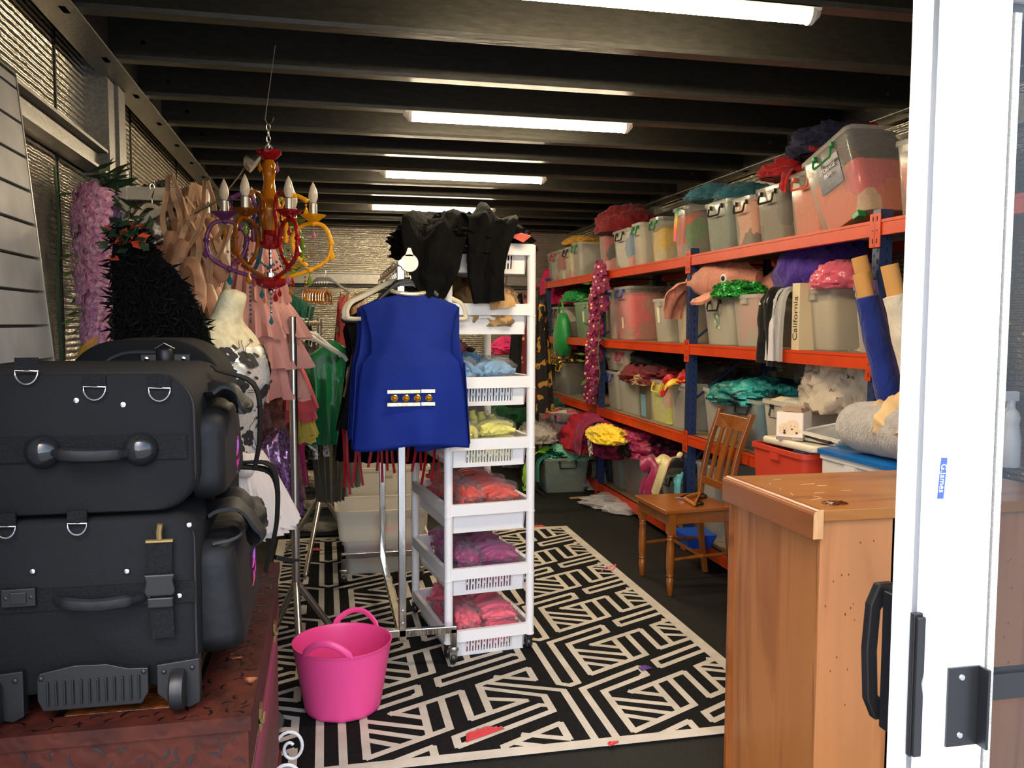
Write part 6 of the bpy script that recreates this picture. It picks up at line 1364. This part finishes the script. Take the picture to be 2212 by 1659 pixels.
b = MB(); b.box((.962, 1.41, .915), (.018, .03, .27)); b.prism([(.985, 1.43, 1.06), (.95, 1.43, 1.06), (.932, 1.43, 1.02), (.926, 1.43, .93), (.932, 1.43, .83), (.95, 1.43, .79), (.985, 1.43, .79), (.985, 1.43, .81), (.955, 1.43, .84), (.95, 1.43, .93), (.955, 1.43, 1.01), (.985, 1.43, 1.04)], (0, .02, 0)); b.build('inner_handle', DBLK, d2, smooth=0, bevel=(.003, 2)).location = (.038, 0, -.058)
b = MB(); b.box((1.70, 1.365, .06), (1.3, .03, .12)).box((1.70, 1.365, 2.09), (1.3, .03, .06)); b.build('door_rail', FRM, d2, smooth=0)
d2.location.x = .052
struct(MB().box((1.5, 1.33, .008), (1.9, .12, .016)).build('trim_200', ALU, smooth=0))
# spray bottle on the cabinet, seen through the glass
e = empty('spray_bottle', 'white plastic bottle on the pine cabinet behind the door glass', 'bottle', P(2178, 1008, Z=KH+.001))
b = MB(); b.lathe([(.033, 0), (.036, .004), (.036, .09), (.032, .12), (.028, .15), (.032, .17), (.026, .19), (.014, .205), (.013, .225)], n=24); b.build('body', WHITEP, e, smooth=50)
b = MB(); b.box((-.01, 0, .245), (.07, .024, .034)).box((-.04, 0, .215), (.008, .014, .05)); b.lathe([(.015, .22), (.015, .235)], n=14); b.build('trigger_head', WHITEP, e, smooth=0, bevel=(.004, 2))
# ================================================================ SCRAPS ON THE FLOOR
def scrap(name, label, px, py, pts, m, z=.0125, s=1):
    b = MB(); b.grid(lambda u, v: ((u-.5)*pts[0]*(1-.4*v), (v-.5)*pts[1], .012*abs(noise.noise(V((u*3+px, v*3, 1))))), 8, 6)
    return tag(b.build(name, m, loc=P(px, py, Z=z), rot=(0, 0, R(pts[2])), smooth=70, solid=.002), label, 'fabric scrap')
SR = satin('scrap_red', C(190, 25, 35), .5)
scrap('fabric_scrap', 'red fabric scrap on the rug near its front edge', 1040, 1583, (.17, .05, 25), SR)
scrap('fabric_scrap', 'red fabric scrap on the floor behind the white trolley', 1162, 1137, (.12, .07, 0), SR, .003)
scrap('fabric_scrap', 'tiny red scrap on the cream rug border in front', 1323, 1606, (.05, .018, 30), SR)
scrap('fabric_scrap', 'small purple tulle scrap on the rug', 1392, 1443, (.06, .04, 20), film('scrap_purple', .6, C(95, 60, 140), .7))
scrap('fabric_scrap', 'dark red scrap on the rug behind the steel clothes stand', 680, 1188, (.09, .05, 10), SR)
b = MB(); b.tube(bez([P(1298, 1236, Z=.012), P(1312, 1224, Z=.012), P(1322, 1232, Z=.012), P(1330, 1220, Z=.012), P(1318, 1224, Z=.012)], 5), .0035, 5); tag(b.build('pink_string', satin('string_pink', C(235, 80, 120))), 'bright pink string on the right border of the rug', 'string')
WI = pm('white_wire', (.82, .82, .82), .35)
e = empty('scroll_stand', 'white wire scroll feet poking out beside the red chest', 'wire stand', (-.14, 2.95, 0))
for k, (y, s) in enumerate(((2.88, 1.0), (2.66, 1.0))):
    b = MB(); o = V((-.118, y, .012))-V((-.14, 2.95, 0)); pts = []
    for i in range(30):
        t = i/29; a = 2.6-t*8.0; r_ = .062*(1-t*.78); pts.append((o.x-.01+r_*math.cos(a)*.8, o.y+.0, .075+r_*math.sin(a)))
    b.tube(pts, .0055, 7); b.build('scroll_foot', WI, e)
# ================================================================ STEEL CLOTHES STAND (left middle)
e = empty('clothes_stand', 'brushed steel clothes stand with tripod feet, white hangers on its bar', 'clothes stand', (-.145, 4.75, .0105))
def c_(x, y, z): return (x+.145, y-4.75, z)
for k, (x, y, zj) in enumerate(((-.143, 3.99, .305), (-.036, 5.62, .40))):
    b = MB(); b.tube([c_(x, y, zj-.01), c_(x, y, 1.40)], .0185, 14); b.tube([c_(x, y, 1.40), c_(x, y, 1.515)], .0155, 14); b.lathe([(.0165, 0), (.0165, .006), (.012, .008)], c_(x, y, 1.513), 14); b.build('post', STEEL, e)
    for dx, dy in ((.18, .06), (-.12, .10), (.02, -.22)) if k == 0 else ((.22, .06), (-.22, .06), (-.09, -.55)):
        b = MB(); b.tube([c_(x, y, zj), c_(x+dx, y+dy, .022)], .0155, 12); b.ball(c_(x+dx, y+dy, .0215), .0155, 6); b.build('foot_tube', STEEL, e)
b = MB(); b.tube([c_(-.143, 3.99, 1.492), c_(-.036, 5.62, 1.492)], .0125, 12); b.build('hanging_bar', pm('bar_warm', C(150, 140, 120), .25, 1), e)
WH2 = pm('hanger_white', C(205, 205, 198), .35)
hanger_plastic('clothes_hanger', 'empty white plastic hanger turned across the steel stand', WH2, (-.118, 4.36, 1.508), R(12), .46, dz=-.07, bar=False)
hanger_plastic('clothes_hanger', 'white plastic hanger behind the empty one on the steel stand', WH2, (-.10, 4.62, 1.508), R(25), .40, dz=-.06, bar=False)
GS = satin('green_satin', C(0, 118, 66), .35)
hung('green_dress', 'emerald green satin dress hanging on the steel stand', 'dress', (.04, 4.75, 1.50), R(8), GS, .36, .56, 31, -.09, .06, 1.0)
hung('sequin_dress', 'black sequinned dress beside the emerald dress', 'dress', (-.09, 4.95, 1.50), R(70), BKS, .30, .66, 32, -.09, .06, 1.1)
hung('gold_costume', 'mustard gold shiny costume beside the black sequinned dress', 'costume', (-.16, 5.15, 1.50), R(25), satin('gold_satin', C(170, 125, 20), .3), .36, .62, 33, -.10, .07, 1.1)
hung('taupe_trousers', 'taupe trousers hanging below the emerald dress', 'trousers', (.02, 5.0, 1.44), R(10), cloth('taupe', C(95, 85, 65)), .28, .86, 34, -.10, .04, .55)
hung('white_trousers', 'pale grey trousers beside the taupe pair', 'trousers', (.13, 5.1, 1.44), R(10), cloth('pale_grey_cloth', C(150, 145, 130)), .24, .80, 35, -.10, .04, .5)
hung('green_tulle', 'dark green tulle skirt between the pink tulle and the wooden hangers', 'tulle', (-.28, 5.4, 1.78), 0, cloth('green_tulle', C(20, 85, 68), .9), .46, .56, 36, -.06, .12, 1.1, n=60, ripple=1.4)
# ================================================================ TUTUS ON THE LEFT WALL
def tutu(name, label, c, tiers, m, seed, sx=1):
    e = empty(name, label, 'tulle dress', c)
    for k, (zt, zb, r0_, r1_) in enumerate(tiers):
        b = MB(); rg = []
        for i in range(7):
            t = i/6; r_ = lerp(r0_, r1_, t**.7); z = lerp(zt, zb, t); nn = 90
            rg.append([(r_*sx*(1+.12*t*math.sin(j*1.7+k+seed)+.08*t*noise.noise(V((j*.5, k, seed))))*math.cos(2*PI*j/nn), r_*(1+.12*t*math.sin(j*1.7+k+seed))*math.sin(2*PI*j/nn), z+.03*t*noise.noise(V((j*.3, k*2, seed)))) for j in range(nn)])
        b.loft(rg, (False, False)); b.build('tulle_tier', m, e, smooth=60)
    return e
PT = film('pink_tulle', .78, C(205, 150, 145), .9, (.95, .88, .87)); 
tutu('tulle_dress', 'tall pale pink tiered tulle dress hanging behind the dress form', P(548, 700, Y=4.15), [(.42, .10, .07, .16), (.14, -.06, .12, .24), (-.0, -.2, .16, .25), (-.14, -.34, .17, .24)], PT, 3)
heap('dress_bodice', 'mauve glittering bodice at the top of the pink tulle dress', 'costume', P(520, 600, Y=4.2)-V((0, 0, .05)), (.13, .11, .2), sequin('mauve_glitter', C(120, 95, 100), C(175, 150, 150), 130), 95, .12)
tutu('tulle_skirt', 'coral pink tulle skirt under the pale pink dress', P(618, 835, Y=4.5), [(.12, -.12, .07, .15), (.08, -.17, .07, .14)], film('coral_tulle', .85, C(220, 95, 105), .9, (.95, .7, .7)), 5)
tutu('tulle_skirt', 'yellow tulle skirt below the coral one', P(622, 890, Y=4.55), [(.10, -.12, .07, .14), (.06, -.15, .07, .13)], film('yellow_tulle', .85, C(205, 185, 85), .9, (.95, .9, .6)), 6)
hung('velvet_dress', 'dusty maroon crushed velvet dress behind the dress form', 'dress', P(596, 850, Y=4.4)+V((0, 0, .1)), R(60), pm('crushed_velvet', C(85, 45, 42), .6, 0, C(135, 85, 75), 35, .5, 40), .30, .62, 41, -.02, .07, 1.0)
hung('magenta_skirt', 'magenta skirt beside the maroon velvet dress', 'skirt', P(622, 950, Y=4.6)+V((0, 0, .1)), R(20), cloth('magenta_skirt', C(190, 45, 105)), .2, .32, 42, -.02, .05, 1.0)
hung('lilac_sequin_skirt', 'lilac sequinned skirt behind the white tutu', 'skirt', P(600, 960, Y=4.1)+V((0, 0, .1)), R(40), sequin('lilac_seq', C(110, 75, 120), C(175, 140, 180), 110), .2, .42, 43, -.02, .06, 1.1)
# the rail these hang from
e = empty('wall_rail', 'white clothes rail on the foil wall carrying the tulle costumes', 'clothes rail', (-.42, 4.6, 0))
b = MB(); b.tube([(.0, -.6, 1.92), (.0, 2.2, 1.92)], .014, 10)
for y in (-.6, 2.2): b.tube([(.0, y, .001), (.0, y, 1.93)], .014, 10)
b.build('rail', WT, e)
# ================================================================ BACK GARMENT RACK
BT = pm('rack_black', (.015, .015, .016), .35)
ry = 7.4; rz_ = P(720, 618, Y=ry).z
e = empty('back_rack', 'long black clothes rack across the back of the shed', 'clothes rack', (.6, ry, 0))
b = MB(); b.tube([(-1.05, 0, rz_), (1.25, 0, rz_)], .014, 10); b.build('bar', BT, e)
for x in (-1.05, 1.25):
    b = MB(); b.tube([(x, 0, .001), (x, 0, rz_+.015)], .014, 10); b.tube([(x, -.25, .015), (x, .25, .015)], .014, 8); b.build('post', BT, e)
WD = wood('wooden_hanger_wood', C(185, 120, 55), C(140, 85, 35), (.2, 1, 1), 12, .3, .4, False)
h0 = None
for k in range(9):
    x = P(662+k*5.6, 618, Y=ry).x; lab = 'varnished wooden hanger in the row on the black back rack'
    if h0 is None:
        h0 = empty('wooden_hanger', lab, 'hanger', (x, ry, rz_+.014), R(80), 'wooden hangers on the back rack')
        b = MB(); b.tube(bez([(-.015, 0, -.004), (-.014, 0, .01), (0, 0, .018), (.015, 0, .008), (.01, 0, -.02), (0, 0, -.05)], 4), .0025, 5); b.build('hook', STEEL, h0)
        b = MB(); b.tube(bez([(-.20, 0, -.155), (-.11, .012, -.085), (0, 0, -.055), (.11, -.012, -.085), (.20, 0, -.155)], 6), [.018]*2+[.013]*21+[.018]*2, 8, sq=.55); b.tube([(-.19, 0, -.155), (.19, 0, -.155)], .006, 6); b.build('frame', WD, h0)
    else: dup(h0, (x, ry, rz_+.014), (0, 0, R(80+random.Random(k).uniform(-1.5, 1.5))))
hanger_plastic('clothes_hanger', 'grey plastic hanger hung above the row of wooden hangers', pm('grey_plastic_hanger', C(105, 110, 115), .4), (P(700, 612, Y=ry).x, ry-.03, rz_+.11), R(0), .42, dz=-.05, bar=False)
specs = [(905, 'black dress on the back rack, hidden behind the hanging rail', 'dress', BLACKC, .4, .9, 51), (745, 'grey and cream costume on the back rack beside the wooden hangers', 'costume', pal('greycream', [C(120, 110, 90), C(170, 140, 100), C(130, 40, 40)], 4), .36, .7, 52),
         (775, 'nude and tan costume on the back rack', 'costume', cloth('tan_costume', C(165, 125, 85)), .36, .6, 53), (1120, 'black long dress on the back rack beside the polka dot dress', 'dress', BLACKC, .34, 1.0, 54),
         (1140, 'dark red polka dot dress on the back rack', 'dress', None, .38, .95, 55), (1172, 'black dress with gold flowers at the end of the back rack', 'dress', pal('goldflower', [C(18, 16, 15), C(18, 16, 15), C(18, 16, 15), C(170, 125, 50)], 16), .34, 1.05, 56)]
m, nt, b_ = nodes('polka_red'); v = texco(nt); vo = nt.nodes.new('ShaderNodeTexVoronoi'); vo.inputs['Scale'].default_value = 13; vo.inputs['Randomness'].default_value = .6; L(nt, v, vo.inputs['Vector'])
L(nt, ramp(nt, vo.outputs['Distance'], [(0, C(205, 175, 110)), (.22, C(95, 18, 20))], True), b_.inputs['Base Color']); b_.inputs['Roughness'].default_value = .8; POLKA = m
for px, lb, ct, m, w_, h_, sd in specs:
    xx = P(px, 640, Y=ry).x; hung(lb.split()[0]+'_garment' if 0 else ct+('_garment' if ct == 'costume' else ''), lb, ct, (xx, ry, rz_), R(72), m or POLKA, w_, h_, sd, -.04, .06, 1.1)
# white boxes, tulle, fabrics along the back left
YB = 5.25
def frost(label, px0, px1, pyt, pyb, y, d, m=FROST, lidm=None, z=None):
    a = P(px0, pyb, Y=y); c = P(px1, pyb, Y=y); z0 = max(.0105, a.z) if z is None else z; h = P((px0+px1)/2, pyt, Y=y).z-z0
    return make_bin(label, ((a.x+c.x)/2, y+d/2, z0), R(90), c.x-a.x, d, h, m, None, taper=.92, lid=lidm), z0+h
FR2 = film('frosted_white', .7, (.66, .64, .58), .4, (.9, .9, .88))
_, zt = frost('low frosted box on the rug under the chrome rail', 742, 930, 1168, 1250, 5.08, .42, FR2)
packed('packed_costumes', 'coral cloth scraps inside the low frosted box', 'clothes', ((P(742, 1250, Y=5.08).x+P(930, 1250, Y=5.08).x)/2, 5.29, .014), R(90), .50, .42, 0, .14, pal('fr_a', [C(190, 180, 165), C(240, 95, 80), C(200, 185, 180)], 4), 58, .92, .2, group='clothes packed in the bins')
frost('frosted box stacked on the low one under the chrome rail', 726, 925, 1104, 1165, 5.06, .44, FR2, z=zt+.006)
frost('tall white frosted box behind the stacked frosted boxes', 745, 930, 1012, 1200, 5.75, .4, film('frosted_white2', .85, (.66, .63, .55), .4, (.9, .9, .88)))
frost('wide cream plastic chest against the back left', 640, 800, 1000, 1150, 6.6, .5, film('frosted_cream', .9, (.62, .58, .48), .5, (.9, .9, .85)))
e = empty('black_shelf_unit', 'low black shelf unit filled with white cloth behind the steel stand', 'shelf unit', (P(690, 1150, Y=6.1).x, 6.26, 0))
b = MB()
for z in (.02, .18, .34): b.box((0, 0, z), (.46, .36, .02))
for x in (-.22, .22):
    for y in (-.17, .17): b.box((x, y, .18), (.02, .02, .36))
b.build('frame', BT, e, smooth=0)
for k, z in enumerate((.031, .191)): heap('folded_linen', ['white folded linen on the lower level of the black shelf unit', 'white folded linen on the middle level of the black shelf unit'][k], 'linen', (e.location.x, 6.26, z), (.18, .14, .075), cloth('white_linen', C(190, 182, 160)), 97+k, .12, 4)
heap('folded_linen', 'white cloth with black trim on top of the black shelf unit', 'linen', (e.location.x, 6.26, .352), (.21, .17, .1), cloth('white_linen', C(190, 182, 160)), 99, .12, 4)
heap('black_pompom', 'black fluffy pompom on the white cloth behind the steel stand', 'pompom', (e.location.x+.02, 6.2, .47), (.09, .08, .07), BLACKC, 100, .35, 9)
DW = pm('dark_wood', C(50, 36, 24), .5)
e = empty('dark_bench', 'dark wooden bench with folded fabrics against the back wall', 'bench', (.0, 8.6, 0))
b = MB(); b.box((0, 0, .40), (1.7, .5, .04)).box((0, 0, .72), (1.7, .5, .03)); b.build('board', DW, e, smooth=0)
for x in (-.83, .83):
    b = MB(); b.box((x, 0, .365), (.04, .48, .73)); b.build('side', DW, e, smooth=0)
for k, (x, col_, nm) in enumerate(((-.55, C(70, 45, 90), 'purple'), (-.15, C(30, 60, 110), 'blue'), (.25, C(15, 75, 95), 'dark teal'), (.6, C(60, 55, 45), 'dull brown'))):
    heap('folded_fabric', '%s folded fabric on the dark wooden bench' % nm, 'fabric', (x, 8.55, .422), (.15, .18, .12), cloth('bench_%d' % k, col_), 101+k, .15)
heap('grey_bundle', 'grey net bundle on top of the dark wooden bench', 'fabric', (-.4, 8.5, .737), (.3, .2, .16), cloth('grey_net', C(95, 92, 85)), 106, .2)
# between the trolley and the rack, against the back wall
heap('green_cushion', 'big dark green velvet bundle on the floor by the back wall', 'fabric', P(1135, 945, Y=8.2), (.40, .3, .36), cloth('green_velvet', C(8, 75, 40)), 107, .12, 3)
heap('pink_ruffle', 'hot pink ruffled cloth on a dark heap near the back wall', 'cloth', V((P(1098, 752, Y=8.35).x, 8.42, 1.20)), (.16, .14, .12), cloth('hot_pink2', C(215, 45, 110)), 108, .2, 6)
b = MB(); b.box((.93+.3, 8.55, .55), (.62, .5, 1.09)); tag(b.build('dark_cupboard', pm('cupboard_dark', C(45, 48, 45), .5), smooth=0, bevel=(.006, 2)), 'dark cupboard against the back wall behind the trolley', 'cupboard')
heap('black_heap', 'black and burgundy ruffled clothes on the dark cupboard', 'clothes', (1.1, 8.42, 1.095), (.3, .2, .2), pal('blackburg', [C(20, 15, 18), C(20, 15, 18), C(70, 22, 40)], 5), 109, .25, 6)
heap('offwhite_clothes', 'crumpled off-white clothes beside the grey tray', 'clothes', P(1160, 955, Y=7.45), (.16, .14, .14), cloth('offwhite2', C(200, 192, 178)), 110, .25, 6)
heap('white_bundle', 'small white folded bundle on the floor behind the trolley', 'cloth', P(1112, 1008, Z=0), (.12, .1, .11), cloth('offwhite2', C(200, 192, 178)), 111, .2, 6)
e = empty('round_stool', 'wooden stool with a dark turned leg behind the white trolley', 'stool', P(1010, 1040, Z=0))
b = MB(); b.lathe([(.2, .30), (.21, .31), (.21, .33), (.2, .34)], n=28); b.build('seat', wood('stool_wood', C(190, 150, 75), C(150, 110, 50), (.2, 1, 1), 8, .4, .3, False), e, smooth=40)
b = MB(); b.lathe([(.13, 0), (.13, .02), (.05, .05), (.06, .15), (.045, .25), (.09, .30)], n=20); b.build('leg', DW, e)
# ================================================================ LIGHT
w = bpy.data.worlds.new('world'); S.world = w; w.use_nodes = True
nt = w.node_tree; bg = nt.nodes['Background']
sk = nt.nodes.new('ShaderNodeTexSky'); sk.sky_type = 'NISHITA'; sk.sun_disc = False; sk.sun_elevation = R(50); sk.sun_rotation = R(200); sk.air_density = 1; sk.dust_density = 2
nt.links.new(sk.outputs[0], bg.inputs[0]); bg.inputs[1].default_value = .27
S.view_settings.view_transform = 'Standard'; S.view_settings.look = 'None'; S.view_settings.gamma = 1; S.view_settings.exposure = 1.7
S.view_settings.use_curve_mapping = False
S.cycles.use_denoising = True; S.cycles.max_bounces = 8; S.cycles.transparent_max_bounces = 24; S.cycles.diffuse_bounces = 4; S.cycles.glossy_bounces = 4
S.cycles.caustics_reflective = False; S.cycles.caustics_refractive = False; S.cycles.sample_clamp_indirect = 6
bpy.context.view_layer.update()
